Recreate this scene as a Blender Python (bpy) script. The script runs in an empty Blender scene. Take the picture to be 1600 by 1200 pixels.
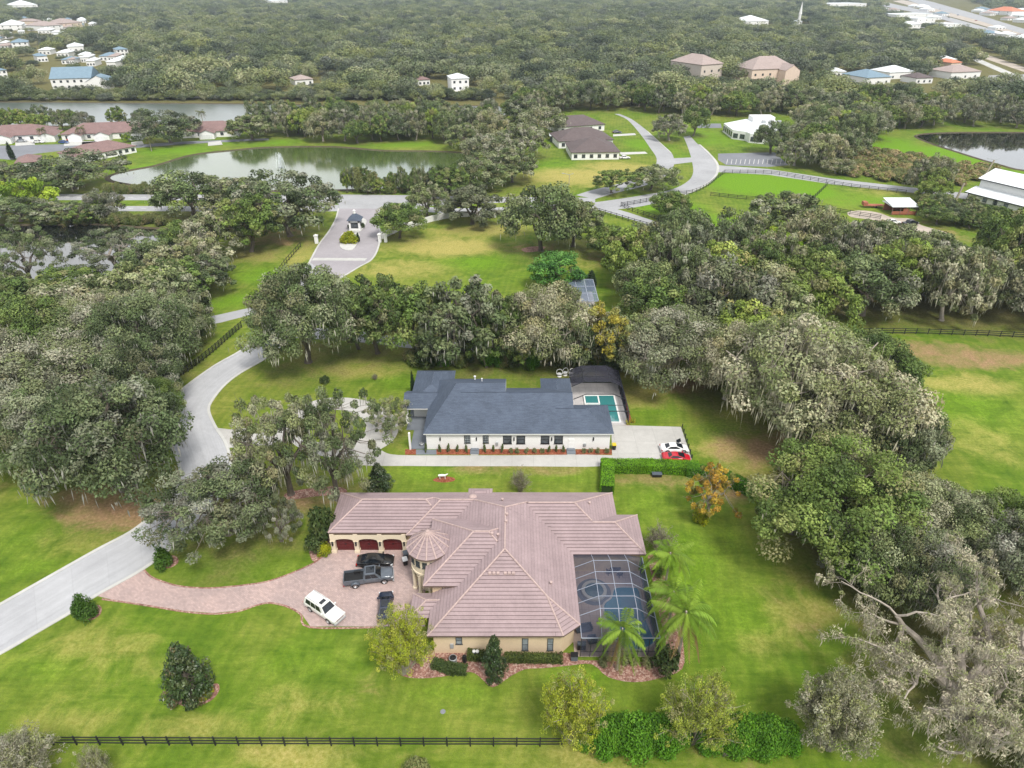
import bpy, bmesh, math, random
import numpy as np
from mathutils import Vector, Matrix
R = math.radians
SC = bpy.context.scene
COL = SC.collection

# ---------------------------------------------------------------- camera, sky, sun, exposure
CAM_H = 70.0
FPX = 1067.0
PITCH = math.atan(640.0 / FPX)
cam_d = bpy.data.cameras.new('camera')
cam_d.sensor_width = 36.0
cam_d.lens = 36.0 * FPX / 1600.0
cam_d.clip_start = 1.0
cam_d.clip_end = 20000.0
cam = bpy.data.objects.new('camera', cam_d)
COL.objects.link(cam)
cam.location = (0, 0, CAM_H)
cam.rotation_euler = (math.pi / 2 - PITCH, 0, 0)
SC.camera = cam

SUN_EL, SUN_AZ = R(56), R(152)      # azimuth measured clockwise from +Y; sun behind the camera, to the right
world = bpy.data.worlds.new('World')
SC.world = world
world.use_nodes = True
wn, wl = world.node_tree.nodes, world.node_tree.links
wn.clear()
w_out = wn.new('ShaderNodeOutputWorld')
w_bg = wn.new('ShaderNodeBackground')
w_bg.inputs['Strength'].default_value = 0.085
sky = wn.new('ShaderNodeTexSky')
sky.sky_type = 'NISHITA'
sky.sun_disc = False
sky.sun_elevation = SUN_EL
sky.sun_rotation = SUN_AZ
w_tc = wn.new('ShaderNodeTexCoord')
w_no = wn.new('ShaderNodeTexNoise')
w_no.inputs['Scale'].default_value = 3.2
w_no.inputs['Detail'].default_value = 5.0
w_rp = wn.new('ShaderNodeValToRGB')
w_rp.color_ramp.elements[0].position = 0.30
w_rp.color_ramp.elements[0].color = (0.62, 0.62, 0.62, 1)
w_rp.color_ramp.elements[1].position = 0.62
w_rp.color_ramp.elements[1].color = (1, 1, 1, 1)
w_mx = wn.new('ShaderNodeMixRGB')
w_mx.inputs['Color2'].default_value = (8.8, 8.9, 9.0, 1)   # thin bright overcast
wl.new(w_tc.outputs['Generated'], w_no.inputs['Vector'])
wl.new(w_no.outputs['Fac'], w_rp.inputs['Fac'])
wl.new(w_rp.outputs['Color'], w_mx.inputs['Fac'])
wl.new(sky.outputs['Color'], w_mx.inputs['Color1'])
wl.new(w_mx.outputs['Color'], w_bg.inputs['Color'])
wl.new(w_bg.outputs['Background'], w_out.inputs['Surface'])

sun_d = bpy.data.lights.new('sun', 'SUN')
sun_d.energy = 2.5
sun_d.angle = R(16)
sun_d.color = (1.0, 0.95, 0.87)
sun = bpy.data.objects.new('sun', sun_d)
COL.objects.link(sun)
sun.rotation_euler = (math.pi / 2 - SUN_EL, 0, math.pi - SUN_AZ)
sun.location = (60, -120, 200)

SC.view_settings.view_transform = 'Standard'
SC.view_settings.look = 'None'
SC.view_settings.gamma = 1.0
SC.view_settings.exposure = 0.64
SC.render.engine = 'CYCLES'
cy = SC.cycles
cy.max_bounces = 6
cy.diffuse_bounces = 2
cy.glossy_bounces = 2
cy.transmission_bounces = 4
cy.transparent_max_bounces = 10
cy.volume_bounces = 0
cy.use_denoising = True
cy.caustics_reflective = False
cy.caustics_refractive = False

# ---------------------------------------------------------------- where things stand: plan positions surveyed off the photograph
_c, _s = math.cos(PITCH), math.sin(PITCH)
def G(px, py, z=0.0):
    dx = (px - 800) / FPX; dy = (600 - py) / FPX
    dz = -_s + dy * _c
    t = (z - CAM_H) / dz
    return (dx * t, (_c + dy * _s) * t)
def scale_at(px, py):                       # pixels per metre across, at the ground
    x, y = G(px, py)
    return FPX / (y * _c + CAM_H * _s)
def proj(x, y, z=0.0):
    vz = z - CAM_H
    dep = y * _c - vz * _s; up = y * _s + vz * _c
    return 800 + FPX * x / dep, 600 - FPX * up / dep
def height_to(px, py, ty):
    x, y = G(px, py)
    lo, hi = 0.0, 60.0
    for _ in range(40):
        m = (lo + hi) / 2
        if proj(x, y, m)[1] > ty: lo = m
        else: hi = m
    return lo
def V3(p, z=0.0): return (p[0], p[1], z)

# ---------------------------------------------------------------- object helpers
class MB:
    """collects faces for ONE mesh object"""
    def __init__(self):
        self.v = []; self.f = []; self.m = []; self.uv = []; self.mi = 0
    def face(self, pts, uv=None):
        b = len(self.v)
        self.v.extend([tuple(p) for p in pts])
        self.f.append(tuple(range(b, b + len(pts))))
        self.m.append(self.mi)
        self.uv.extend(uv if uv else [(0.0, 0.0)] * len(pts))
    def box(self, x0, x1, y0, y1, z0, z1, M=None, skip=''):
        p = [(x0,y0,z0),(x1,y0,z0),(x1,y1,z0),(x0,y1,z0),(x0,y0,z1),(x1,y0,z1),(x1,y1,z1),(x0,y1,z1)]
        if M is not None: p = [tuple(M @ Vector(q)) for q in p]
        for k, q in (('b',(3,2,1,0)),('t',(4,5,6,7)),('s',(0,1,5,4)),('e',(1,2,6,5)),('n',(2,3,7,6)),('w',(3,0,4,7))):
            if k not in skip: self.face([p[i] for i in q])
    def bar(self, a, b, w, h=None):
        """square bar from a to b"""
        a = Vector(a); b = Vector(b); h = h or w
        d = (b - a); L = d.length
        if L < 1e-6: return
        d.normalize()
        up = Vector((0,0,1)) if abs(d.z) < 0.95 else Vector((1,0,0))
        s = d.cross(up).normalized(); u = s.cross(d)
        c = []
        for q in (a, b):
            c.append([q - s*w/2 - u*h/2, q + s*w/2 - u*h/2, q + s*w/2 + u*h/2, q - s*w/2 + u*h/2])
        for i in range(4):
            j = (i + 1) % 4
            self.face([c[0][i], c[0][j], c[1][j], c[1][i]])
        self.face(c[0][::-1]); self.face(c[1])
    def tube(self, pts, rads, n=6, cap=True):
        pts = [Vector(p) for p in pts]
        rings = []
        ref = Vector((1, 0, 0))
        for i, p in enumerate(pts):
            d = (pts[min(i+1, len(pts)-1)] - pts[max(i-1, 0)])
            if d.length < 1e-9: d = Vector((0,0,1))
            d.normalize()
            s = ref - d * ref.dot(d)
            if s.length < 0.1:
                s = Vector((0,1,0)) - d * d.y
            s.normalize(); ref = s
            t = d.cross(s)
            rings.append([p + (s * math.cos(2*math.pi*k/n) + t * math.sin(2*math.pi*k/n)) * rads[i] for k in range(n)])
        for i in range(len(rings) - 1):
            for k in range(n):
                j = (k + 1) % n
                self.face([rings[i][k], rings[i][j], rings[i+1][j], rings[i+1][k]])
        if cap:
            self.face(rings[-1]); self.face(rings[0][::-1])
    def lathe(self, prof, n=16, c=(0,0,0)):
        """profile [(r,z)...] turned about z"""
        rr = [[(c[0]+r*math.cos(2*math.pi*k/n), c[1]+r*math.sin(2*math.pi*k/n), c[2]+z) for k in range(n)] for r, z in prof]
        for i in range(len(rr)-1):
            for k in range(n):
                j = (k+1) % n
                a, b, d, e = rr[i][k], rr[i][j], rr[i+1][j], rr[i+1][k]
                if prof[i][0] < 1e-5: self.face([a, d, e])
                elif prof[i+1][0] < 1e-5: self.face([a, b, d])
                else: self.face([a, b, d, e])
    def build(self, name, mats, parent=None, smooth=False, angle=None):
        me = bpy.data.meshes.new(name)
        me.from_pydata(self.v, [], self.f)
        if not isinstance(mats, (list, tuple)): mats = [mats]
        for m in mats: me.materials.append(m)
        if len(mats) > 1: me.polygons.foreach_set('material_index', self.m)
        ul = me.uv_layers.new(name='UVMap')
        ul.data.foreach_set('uv', np.array(self.uv, dtype=np.float32).ravel())
        if smooth:
            bm = bmesh.new(); bm.from_mesh(me)
            bmesh.ops.remove_doubles(bm, verts=bm.verts, dist=1e-4)
            for f in bm.faces: f.smooth = True
            bm.to_mesh(me); bm.free()
            if angle: me.set_sharp_from_angle(angle=angle)
        me.update()
        o = bpy.data.objects.new(name, me)
        COL.objects.link(o)
        if parent is not None: o.parent = parent
        return o

def tag(o, label=None, cat=None, group=None, kind=None):
    if label: o['label'] = label
    if cat: o['category'] = cat
    if group: o['group'] = group
    if kind: o['kind'] = kind
    return o
def thing(name, label, cat, loc=(0,0,0), rotz=0.0, group=None):
    o = bpy.data.objects.new(name, None)
    o.empty_display_size = 0.3
    COL.objects.link(o)
    o.location = loc; o.rotation_euler = (0, 0, rotz)
    return tag(o, label, cat, group)
def copy_tree(o, parent=None, keep=True):
    c = o.copy(); COL.objects.link(c); c.parent = parent
    for ch in list(o.children): copy_tree(ch, c)
    return c
def place_copy(root, loc, rotz=0.0, scale=None, label=None, group=None):
    c = copy_tree(root)
    c.location = loc; c.rotation_euler = (0, 0, rotz)
    if scale: c.scale = scale
    if label: c['label'] = label
    if group: c['group'] = group
    return c
def drop(root):
    """remove a pattern that was only there to be copied"""
    for ch in list(root.children): drop(ch)
    bpy.data.objects.remove(root)

def crom(pts, n=6, closed=False):
    """Catmull-Rom through points"""
    P = [np.array(p, float) for p in pts]; out = []
    N = len(P)
    rng = range(N) if closed else range(N - 1)
    for i in rng:
        if closed: a, b, c, d = P[(i-1) % N], P[i], P[(i+1) % N], P[(i+2) % N]
        else: a, b, c, d = P[max(i-1,0)], P[i], P[i+1], P[min(i+2,N-1)]
        for k in range(n):
            t = k / n
            out.append(0.5*((2*b)+(-a+c)*t+(2*a-5*b+4*c-d)*t*t+(-a+3*b-3*c+d)*t**3))
    if not closed: out.append(P[-1])
    return [tuple(q) for q in out]
def GP(pts, z=0.0): return [G(p[0], p[1], z) for p in pts]

def sheet(name, outline, z, mat, kind='structure', depth=0.0, parent=None):
    """flat area with an outline in plan (world metres)"""
    bm = bmesh.new()
    vs = [bm.verts.new((p[0], p[1], z)) for p in outline]
    f = bm.faces.new(vs)
    if f.normal.z < 0: f.normal_flip()
    bm.normal_update()
    if f.normal.z < 0: bmesh.ops.reverse_faces(bm, faces=[f])
    if depth:
        b = [(v, bm.verts.new((v.co.x, v.co.y, z - depth))) for v in vs]
        for i in range(len(b)):
            j = (i+1) % len(b)
            bm.faces.new((b[i][0], b[j][0], b[j][1], b[i][1]))
    bmesh.ops.triangulate(bm, faces=[g for g in bm.faces if len(g.verts) > 4])
    bmesh.ops.recalc_face_normals(bm, faces=bm.faces) if depth else None
    me = bpy.data.meshes.new(name); bm.to_mesh(me); bm.free()
    me.materials.append(mat)
    o = bpy.data.objects.new(name, me); COL.objects.link(o)
    if kind: o['kind'] = kind
    if parent: o.parent = parent
    return o
def band(name, left, right, z, mat, kind='structure'):
    """road surface between two edge lines (plan metres), both resampled to the same count"""
    def resample(p, n):
        p = np.array(p); d = np.r_[0, np.cumsum(np.linalg.norm(np.diff(p, axis=0), axis=1))]
        t = np.linspace(0, d[-1], n)
        return np.c_[np.interp(t, d, p[:,0]), np.interp(t, d, p[:,1])]
    n = 80
    L, Rr = resample(left, n), resample(right, n)
    mb = MB(); s = 0.0
    for i in range(n-1):
        d = float(np.linalg.norm((L[i+1]+Rr[i+1]-L[i]-Rr[i])/2))
        w = float(np.linalg.norm(L[i]-Rr[i]))
        mb.face([(*L[i],z),(*Rr[i],z),(*Rr[i+1],z),(*L[i+1],z)], [(0,s),(w,s),(w,s+d),(0,s+d)])
        s += d
    o = mb.build(name, mat)
    if o.data.polygons[0].normal.z < 0: o.data.flip_normals()
    if kind: o['kind'] = kind
    return o
def kerb_mesh(mb, line, w, z0, z1, side=1):
    """raised strip along a line"""
    p = np.array(line, float)
    d = np.gradient(p, axis=0); d /= (np.linalg.norm(d, axis=1)[:,None] + 1e-9)
    nrm = np.c_[-d[:,1], d[:,0]] * side
    q = p + nrm * w
    for i in range(len(p)-1):
        a, b, c, e = p[i], p[i+1], q[i+1], q[i]
        mb.face([(*a,z1),(*b,z1),(*c,z1),(*e,z1)] if side > 0 else [(*e,z1),(*c,z1),(*b,z1),(*a,z1)])
        mb.face([(*a,z0),(*b,z0),(*b,z1),(*a,z1)])
        mb.face([(*e,z0),(*c,z0),(*c,z1),(*e,z1)])

# ---------------------------------------------------------------- materials
class NT:
    def __init__(self, name):
        self.mat = bpy.data.materials.new(name); self.mat.use_nodes = True
        self.t = self.mat.node_tree; self.t.nodes.clear()
        self.out = self.t.nodes.new('ShaderNodeOutputMaterial')
    def n(self, typ, **kw):
        nd = self.t.nodes.new('ShaderNode' + typ)
        for k, v in kw.items():
            if k.startswith('i_'): nd.inputs[k[2:].replace('_', ' ')].default_value = v
            else: setattr(nd, k, v)
        return nd
    def l(self, a, b): self.t.links.new(a, b)
    def ramp(self, src, stops):
        r = self.n('ValToRGB'); e = r.color_ramp.elements
        while len(e) < len(stops): e.new(0.5)
        for k, (p, c) in enumerate(stops):
            e[k].position = p; e[k].color = (*c, 1) if len(c) == 3 else c
        self.l(src, r.inputs['Fac']); return r.outputs['Color']
    def mix(self, f, a, b, typ='MIX'):
        m = self.n('MixRGB', blend_type=typ)
        for s, k in ((f,'Fac'),(a,'Color1'),(b,'Color2')):
            if hasattr(s, 'links'): self.l(s, m.inputs[k])
            elif k == 'Fac': m.inputs[k].default_value = s
            else: m.inputs[k].default_value = (*s, 1) if len(s) == 3 else s
        return m.outputs['Color']
    def noise(self, vec, scale, detail=4.0, rough=0.55, dist=0.0):
        n = self.n('TexNoise'); n.inputs['Scale'].default_value = scale
        n.inputs['Detail'].default_value = detail; n.inputs['Roughness'].default_value = rough
        n.inputs['Distortion'].default_value = dist
        if vec is not None: self.l(vec, n.inputs['Vector'])
        return n.outputs['Fac']
    def coord(self, which='Object'):
        if which == 'World': return self.n('NewGeometry').outputs['Position']
        return self.n('TexCoord').outputs[which]
    def bsdf(self, col, rough=0.7, metal=0.0, spec=0.4, bump=None, bstr=0.3, bdist=0.05, **kw):
        b = self.n('BsdfPrincipled')
        if hasattr(col, 'links'): self.l(col, b.inputs['Base Color'])
        else: b.inputs['Base Color'].default_value = (*col, 1)
        if hasattr(rough, 'links'): self.l(rough, b.inputs['Roughness'])
        else: b.inputs['Roughness'].default_value = rough
        b.inputs['Metallic'].default_value = metal
        b.inputs['Specular IOR Level'].default_value = spec
        for k, v in kw.items(): b.inputs[k.replace('_', ' ')].default_value = v
        if bump is not None:
            bp = self.n('Bump'); bp.inputs['Strength'].default_value = bstr; bp.inputs['Distance'].default_value = bdist
            self.l(bump, bp.inputs['Height']); self.l(bp.outputs['Normal'], b.inputs['Normal'])
        self.l(b.outputs['BSDF'], self.out.inputs['Surface'])
        return b

def plain(name, col, rough=0.7, metal=0.0, spec=0.4, var=0.12, scale=1.2, coord='Object', fine=0.06, **kw):
    """one paint, stone or metal: its colour wanders a little at two scales"""
    t = NT(name); c = t.coord(coord)
    a = t.noise(c, scale, 5.0, 0.6)
    b = t.noise(c, scale * 11.0, 3.0, 0.6)
    k = t.ramp(a, [(0.25, [1 - var]*3), (0.75, [1 + var]*3)])
    k2 = t.ramp(b, [(0.25, [1 - fine]*3), (0.75, [1 + fine]*3)])
    m = t.mix(1.0, col, k, 'MULTIPLY'); m = t.mix(1.0, m, k2, 'MULTIPLY')
    t.bsdf(m, rough, metal, spec, bump=b, bstr=0.08, bdist=0.02, **kw)
    return t.mat

M = {}
M['stucco_cream'] = plain('stucco_cream', (0.66, 0.52, 0.36), 0.85, var=0.06, scale=0.6)
M['trim_cream'] = plain('trim_cream', (0.70, 0.60, 0.46), 0.8, var=0.05)
M['stucco_white'] = plain('stucco_white', (0.80, 0.80, 0.80), 0.8, var=0.03, scale=0.5)
M['white_paint'] = plain('white_paint', (0.78, 0.78, 0.77), 0.6, var=0.04)
M['frame_black'] = plain('frame_black', (0.015, 0.016, 0.018), 0.45)
M['frame_bronze'] = plain('frame_bronze', (0.06, 0.065, 0.07), 0.45)
M['fence_black'] = plain('fence_black', (0.018, 0.019, 0.022), 0.6, var=0.35, scale=0.8)
M['cage_silver'] = plain('cage_silver', (0.30, 0.33, 0.40), 0.4, var=0.08)
M['cage_dark'] = plain('cage_dark', (0.03, 0.032, 0.04), 0.45)
M['fascia_brown'] = plain('fascia_brown', (0.16, 0.11, 0.09), 0.6)
M['ridge_tile'] = plain('ridge_tile', (0.43, 0.325, 0.305), 0.75, var=0.22, scale=2.5)
M['garage_red'] = plain('garage_red', (0.10, 0.012, 0.014), 0.5, var=0.2, scale=2.0)
M['bark'] = plain('bark', (0.13, 0.11, 0.09), 0.9, var=0.4, scale=1.6, fine=0.2)
M['bark_pale'] = plain('bark_pale', (0.34, 0.30, 0.255), 0.9, var=0.35, scale=1.6, fine=0.2)
M['grey_metal'] = plain('grey_metal', (0.42, 0.44, 0.46), 0.45, metal=0.3)
M['black_plastic'] = plain('black_plastic', (0.014, 0.014, 0.015), 0.4)
M['grey_plastic'] = plain('grey_plastic', (0.10, 0.12, 0.15), 0.45)
M['yellow_plastic'] = plain('yellow_plastic', (0.65, 0.50, 0.03), 0.45)
M['white_plastic'] = plain('white_plastic', (0.72, 0.73, 0.74), 0.4)
M['tyre'] = plain('tyre', (0.012, 0.012, 0.012), 0.8)
M['rim_silver'] = plain('rim_silver', (0.55, 0.56, 0.58), 0.3, metal=0.6)
M['rim_dark'] = plain('rim_dark', (0.03, 0.03, 0.033), 0.35, metal=0.4)
M['chrome'] = plain('chrome', (0.62, 0.63, 0.65), 0.22, metal=0.9, var=0.03)
M['lamp_red'] = plain('lamp_red', (0.35, 0.012, 0.010), 0.25)
M['lamp_clear'] = plain('lamp_clear', (0.62, 0.65, 0.68), 0.15)
M['metal_white_roof'] = plain('metal_white_roof', (0.70, 0.74, 0.76), 0.4, var=0.06, scale=0.3)
M['wood_post'] = plain('wood_post', (0.38, 0.33, 0.26), 0.85)
M['brick_red'] = plain('brick_red', (0.34, 0.12, 0.07), 0.85, var=0.25, scale=3)
M['terracotta'] = plain('terracotta', (0.55, 0.20, 0.11), 0.75)
M['tan_wall'] = plain('tan_wall', (0.58, 0.51, 0.45), 0.85)
M['peach_wall'] = plain('peach_wall', (0.68, 0.55, 0.45), 0.85)
M['water_white'] = plain('water_white', (0.75, 0.8, 0.82), 0.5)

def glass_mat(name, col, rough=0.06):
    t = NT(name); n = t.noise(t.coord('Object'), 0.9, 3.0)
    c = t.ramp(n, [(0.3, [x*0.6 for x in col]), (0.7, [min(1, x*1.5) for x in col])])
    t.bsdf(c, rough, 0.0, 0.7); return t.mat
M['glass'] = glass_mat('glass', (0.05, 0.06, 0.07))
M['glass_pale'] = glass_mat('glass_pale', (0.22, 0.25, 0.27), 0.12)
M['car_glass'] = glass_mat('car_glass', (0.012, 0.016, 0.022), 0.04)
def car_paint(name, col, metal=0.0, rough=0.28):
    t = NT(name); n = t.noise(t.coord('Object'), 2.0, 5.0)
    k = t.ramp(n, [(0.3, [x*0.88 for x in col]), (0.7, [min(1, x*1.1) for x in col])])
    b = t.bsdf(k, rough, metal, 0.5); b.inputs['Coat Weight'].default_value = 0.6; b.inputs['Coat Roughness'].default_value = 0.05
    return t.mat

def tile_roof(name, cols, dark, tw=0.33, th=0.42, mottle=0.25, gap=0.018):
    """concrete roof tiles: colour differs tile by tile, u along the eave, v up the slope (metres)"""
    t = NT(name); uv = t.coord('UV')
    br = t.n('TexBrick', offset=0.5, squash=1.0)
    br.inputs['Scale'].default_value = 1.0
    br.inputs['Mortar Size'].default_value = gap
    br.inputs['Mortar Smooth'].default_value = 0.3
    br.inputs['Bias'].default_value = 0.0
    br.inputs['Brick Width'].default_value = tw
    br.inputs['Row Height'].default_value = th
    br.inputs['Color1'].default_value = (*cols[0], 1); br.inputs['Color2'].default_value = (*cols[1], 1)
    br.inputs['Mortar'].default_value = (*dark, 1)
    t.l(uv, br.inputs['Vector'])
    n = t.noise(t.coord('World'), 0.35, 6.0, 0.65)
    k = t.ramp(n, [(0.3, [1-mottle]*3), (0.7, [1+mottle*0.7]*3)])
    n2 = t.noise(t.coord('World'), 3.0, 4.0, 0.7)
    k2 = t.ramp(n2, [(0.3, [0.9]*3), (0.7, [1.08]*3)])
    c = t.mix(1.0, br.outputs['Color'], k, 'MULTIPLY'); c = t.mix(1.0, c, k2, 'MULTIPLY')
    t.bsdf(c, 0.75, 0, 0.3, bump=n2, bstr=0.15, bdist=0.03)
    return t.mat
M['tile_mauve'] = tile_roof('tile_mauve', ((0.335, 0.256, 0.264), (0.300, 0.228, 0.236)), (0.165, 0.122, 0.128), 30.0, 0.47, 0.14, 0.030)  # dark course lines paint in the shadow under each tile lap
M['tile_butt'] = plain('tile_butt', (0.13, 0.095, 0.095), 0.9)  # butt edges darker than the tiles: lap shade put into the colour
M['shingle_slate'] = tile_roof('shingle_slate', ((0.098, 0.124, 0.172), (0.070, 0.090, 0.130)), (0.05, 0.065, 0.095), 0.9, 0.14, 0.16)
M['shingle_brown'] = tile_roof('shingle_brown', ((0.145, 0.115, 0.115), (0.115, 0.09, 0.09)), (0.07, 0.055, 0.055), 0.9, 0.2, 0.12)
M['shingle_red'] = tile_roof('shingle_red', ((0.255, 0.165, 0.155), (0.215, 0.14, 0.132)), (0.13, 0.08, 0.08), 0.9, 0.2, 0.15)
M['shingle_tan'] = tile_roof('shingle_tan', ((0.40, 0.325, 0.305), (0.35, 0.285, 0.265)), (0.2, 0.15, 0.13), 0.9, 0.25, 0.1)
M['roof_blue'] = tile_roof('roof_blue', ((0.20, 0.29, 0.36), (0.17, 0.25, 0.32)), (0.12, 0.18, 0.23), 1.2, 0.4, 0.08)

def concrete(name, col, joint=0.0, stain=0.16, slab=0.0):
    t = NT(name); c = t.coord('World')
    a = t.noise(c, 0.09, 5.0, 0.6); b = t.noise(c, 0.8, 5.0, 0.65); f = t.noise(c, 9.0, 3.0, 0.6)
    k = t.ramp(a, [(0.3, [1-stain]*3), (0.7, [1+stain*0.6]*3)])
    k2 = t.ramp(b, [(0.3, [1-stain*0.55]*3), (0.7, [1+stain*0.4]*3)])
    k3 = t.ramp(f, [(0.3, [0.93]*3), (0.7, [1.06]*3)])
    m = t.mix(1.0, col, k, 'MULTIPLY'); m = t.mix(1.0, m, k2, 'MULTIPLY'); m = t.mix(1.0, m, k3, 'MULTIPLY')
    if joint:
        br = t.n('TexBrick', offset=0.0)
        br.inputs['Scale'].default_value = 1.0; br.inputs['Brick Width'].default_value = joint
        br.inputs['Row Height'].default_value = joint; br.inputs['Mortar Size'].default_value = 0.025
        br.inputs['Color1'].default_value = (1,1,1,1); br.inputs['Color2'].default_value = (0.95,0.95,0.95,1)
        br.inputs['Mortar'].default_value = (0.74,0.74,0.74,1)
        t.l(c, br.inputs['Vector']); m = t.mix(1.0, m, br.outputs['Color'], 'MULTIPLY')
    if slab:                                        # sawn joints across the lane and one down the middle, faint wheel tracks
        uv = t.coord('UV'); br = t.n('TexBrick', offset=0.0)
        br.inputs['Scale'].default_value = 1.0; br.inputs['Brick Width'].default_value = 3.6
        br.inputs['Row Height'].default_value = slab; br.inputs['Mortar Size'].default_value = 0.035
        br.inputs['Color1'].default_value = (1,1,1,1); br.inputs['Color2'].default_value = (0.955,0.955,0.96,1); br.inputs['Mortar'].default_value = (0.87,0.87,0.87,1)
        t.l(uv, br.inputs['Vector']); m = t.mix(1.0, m, br.outputs['Color'], 'MULTIPLY')
        mp = t.n('Mapping'); mp.inputs['Scale'].default_value = (1.0, 0.03, 1); t.l(uv, mp.inputs['Vector'])
        tr = t.noise(mp.outputs['Vector'], 0.9, 4.0, 0.6); m = t.mix(1.0, m, t.ramp(tr, [(0.35, [0.90]*3), (0.65, [1.05]*3)]), 'MULTIPLY')
    t.bsdf(m, 0.85, 0, 0.3, bump=f, bstr=0.1, bdist=0.02)
    return t.mat
M['road_concrete'] = concrete('road_concrete', (0.425, 0.432, 0.452), stain=0.11, slab=4.6)
M['kerb_pale'] = concrete('kerb_pale', (0.50, 0.50, 0.48))
M['drive_concrete'] = concrete('drive_concrete', (0.46, 0.45, 0.43), joint=3.6, stain=0.14)
M['asphalt_pale'] = concrete('asphalt_pale', (0.355, 0.36, 0.375), stain=0.15)
M['asphalt'] = concrete('asphalt', (0.20, 0.21, 0.235), stain=0.15)
M['entry_paving'] = concrete('entry_paving', (0.33, 0.31, 0.33), stain=0.12)
M['deck'] = concrete('deck', (0.50, 0.40, 0.35), joint=0.9, stain=0.15)
M['deck_grey'] = concrete('deck_grey', (0.50, 0.48, 0.48), joint=1.2)
M['step_grey'] = concrete('step_grey', (0.17, 0.19, 0.22))
M['sand_track'] = concrete('sand_track', (0.46, 0.40, 0.34), stain=0.25)
M['line_white'] = concrete('line_white', (0.66, 0.66, 0.64))

def pavers():
    t = NT('pavers_pink'); c = t.coord('World')
    mp = t.n('Mapping'); mp.inputs['Rotation'].default_value = (0, 0, R(38)); t.l(c, mp.inputs['Vector'])
    br = t.n('TexBrick', offset=0.5)
    br.inputs['Scale'].default_value = 1.0; br.inputs['Brick Width'].default_value = 0.42; br.inputs['Row Height'].default_value = 0.21
    br.inputs['Mortar Size'].default_value = 0.012; br.inputs['Bias'].default_value = 0.1
    br.inputs['Color1'].default_value = (0.475, 0.362, 0.338, 1); br.inputs['Color2'].default_value = (0.370, 0.288, 0.278, 1)
    br.inputs['Mortar'].default_value = (0.30, 0.24, 0.22, 1)
    t.l(mp.outputs['Vector'], br.inputs['Vector'])
    a = t.noise(c, 0.16, 5.0, 0.6); b = t.noise(c, 1.6, 5.0, 0.7)
    k = t.ramp(a, [(0.3, (0.86, 0.87, 0.88)), (0.7, (1.12, 1.08, 1.06))])
    k2 = t.ramp(b, [(0.3, [0.88]*3), (0.7, [1.12]*3)])
    m = t.mix(1.0, br.outputs['Color'], k, 'MULTIPLY'); m = t.mix(1.0, m, k2, 'MULTIPLY')
    t.bsdf(m, 0.85, 0, 0.3, bump=b, bstr=0.1, bdist=0.02); return t.mat
M['pavers_pink'] = pavers()

def mulch(name, c1, c2, c3):
    t = NT(name); c = t.coord('World')
    vo = t.n('TexVoronoi'); vo.inputs['Scale'].default_value = 5.5; t.l(c, vo.inputs['Vector'])
    sep = t.n('SeparateColor'); t.l(vo.outputs['Color'], sep.inputs['Color'])
    a = t.ramp(sep.outputs['Red'], [(0.0, c1), (0.55, c2), (1.0, c3)])
    n = t.noise(c, 0.7, 5.0, 0.6)
    k = t.ramp(n, [(0.3, [0.75]*3), (0.7, [1.2]*3)])
    m = t.mix(1.0, a, k, 'MULTIPLY')
    t.bsdf(m, 0.9, 0, 0.2, bump=vo.outputs['Distance'], bstr=0.6, bdist=0.08); return t.mat
M['mulch_pink'] = mulch('mulch_pink', (0.20, 0.095, 0.075), (0.30, 0.165, 0.13), (0.46, 0.33, 0.27))
M['mulch_red'] = mulch('mulch_red', (0.17, 0.045, 0.022), (0.25, 0.075, 0.04), (0.30, 0.12, 0.07))

def water(name, col, rough=0.03, wav=2.0, bstr=0.05):
    t = NT(name); c = t.coord('World')
    n = t.noise(c, 0.02, 3.0); k = t.ramp(n, [(0.3, [x*0.75 for x in col]), (0.7, [x*1.25 for x in col])])
    mp = t.n('Mapping'); mp.inputs['Scale'].default_value = (0.35, 1.0, 1.0); t.l(c, mp.inputs['Vector'])
    w = t.noise(mp.outputs['Vector'], wav, 3.0)
    b = t.bsdf(k, rough, 0, 0.5, bump=w, bstr=bstr, bdist=0.05)
    b.inputs['IOR'].default_value = 1.5
    b.inputs['Coat Weight'].default_value = 1.0; b.inputs['Coat Roughness'].default_value = rough; b.inputs['Coat IOR'].default_value = 1.9
    return t.mat
M['pond_water'] = water('pond_water', (0.075, 0.115, 0.028), 0.10, 1.6, 0.22)
M['far_water'] = water('far_water', (0.10, 0.13, 0.12), 0.28, 1.2, 0.6)
M['dark_water'] = water('dark_water', (0.012, 0.014, 0.012), 0.04, 1.6, 0.12)
M['pool_teal'] = water('pool_teal', (0.05, 0.245, 0.25), 0.05, 3.0, 0.1)
M['pool_blue'] = water('pool_blue', (0.012, 0.19, 0.30), 0.05, 3.0, 0.1)
M['spa_water'] = water('spa_water', (0.06, 0.14, 0.17), 0.05, 3.0, 0.1)

def screen_mat(name, col, dens):
    t = NT(name)
    d = t.n('BsdfDiffuse'); d.inputs['Color'].default_value = (*col, 1)
    tr = t.n('BsdfTransparent'); mx = t.n('MixShader')
    n = t.noise(t.coord('Object'), 0.5, 3.0); f = t.ramp(n, [(0.3, [dens*0.9]*3), (0.7, [dens*1.1]*3)])
    t.l(f, mx.inputs['Fac']); t.l(tr.outputs['BSDF'], mx.inputs[1]); t.l(d.outputs['BSDF'], mx.inputs[2])
    t.l(mx.outputs['Shader'], t.out.inputs['Surface']); return t.mat
M['screen_mesh'] = screen_mat('screen_mesh', (0.055, 0.065, 0.105), 0.56)
M['screen_side'] = screen_mat('screen_side', (0.045, 0.05, 0.085), 0.55)
M['screen_dense'] = screen_mat('screen_dense', (0.045, 0.045, 0.062), 0.70)

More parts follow.
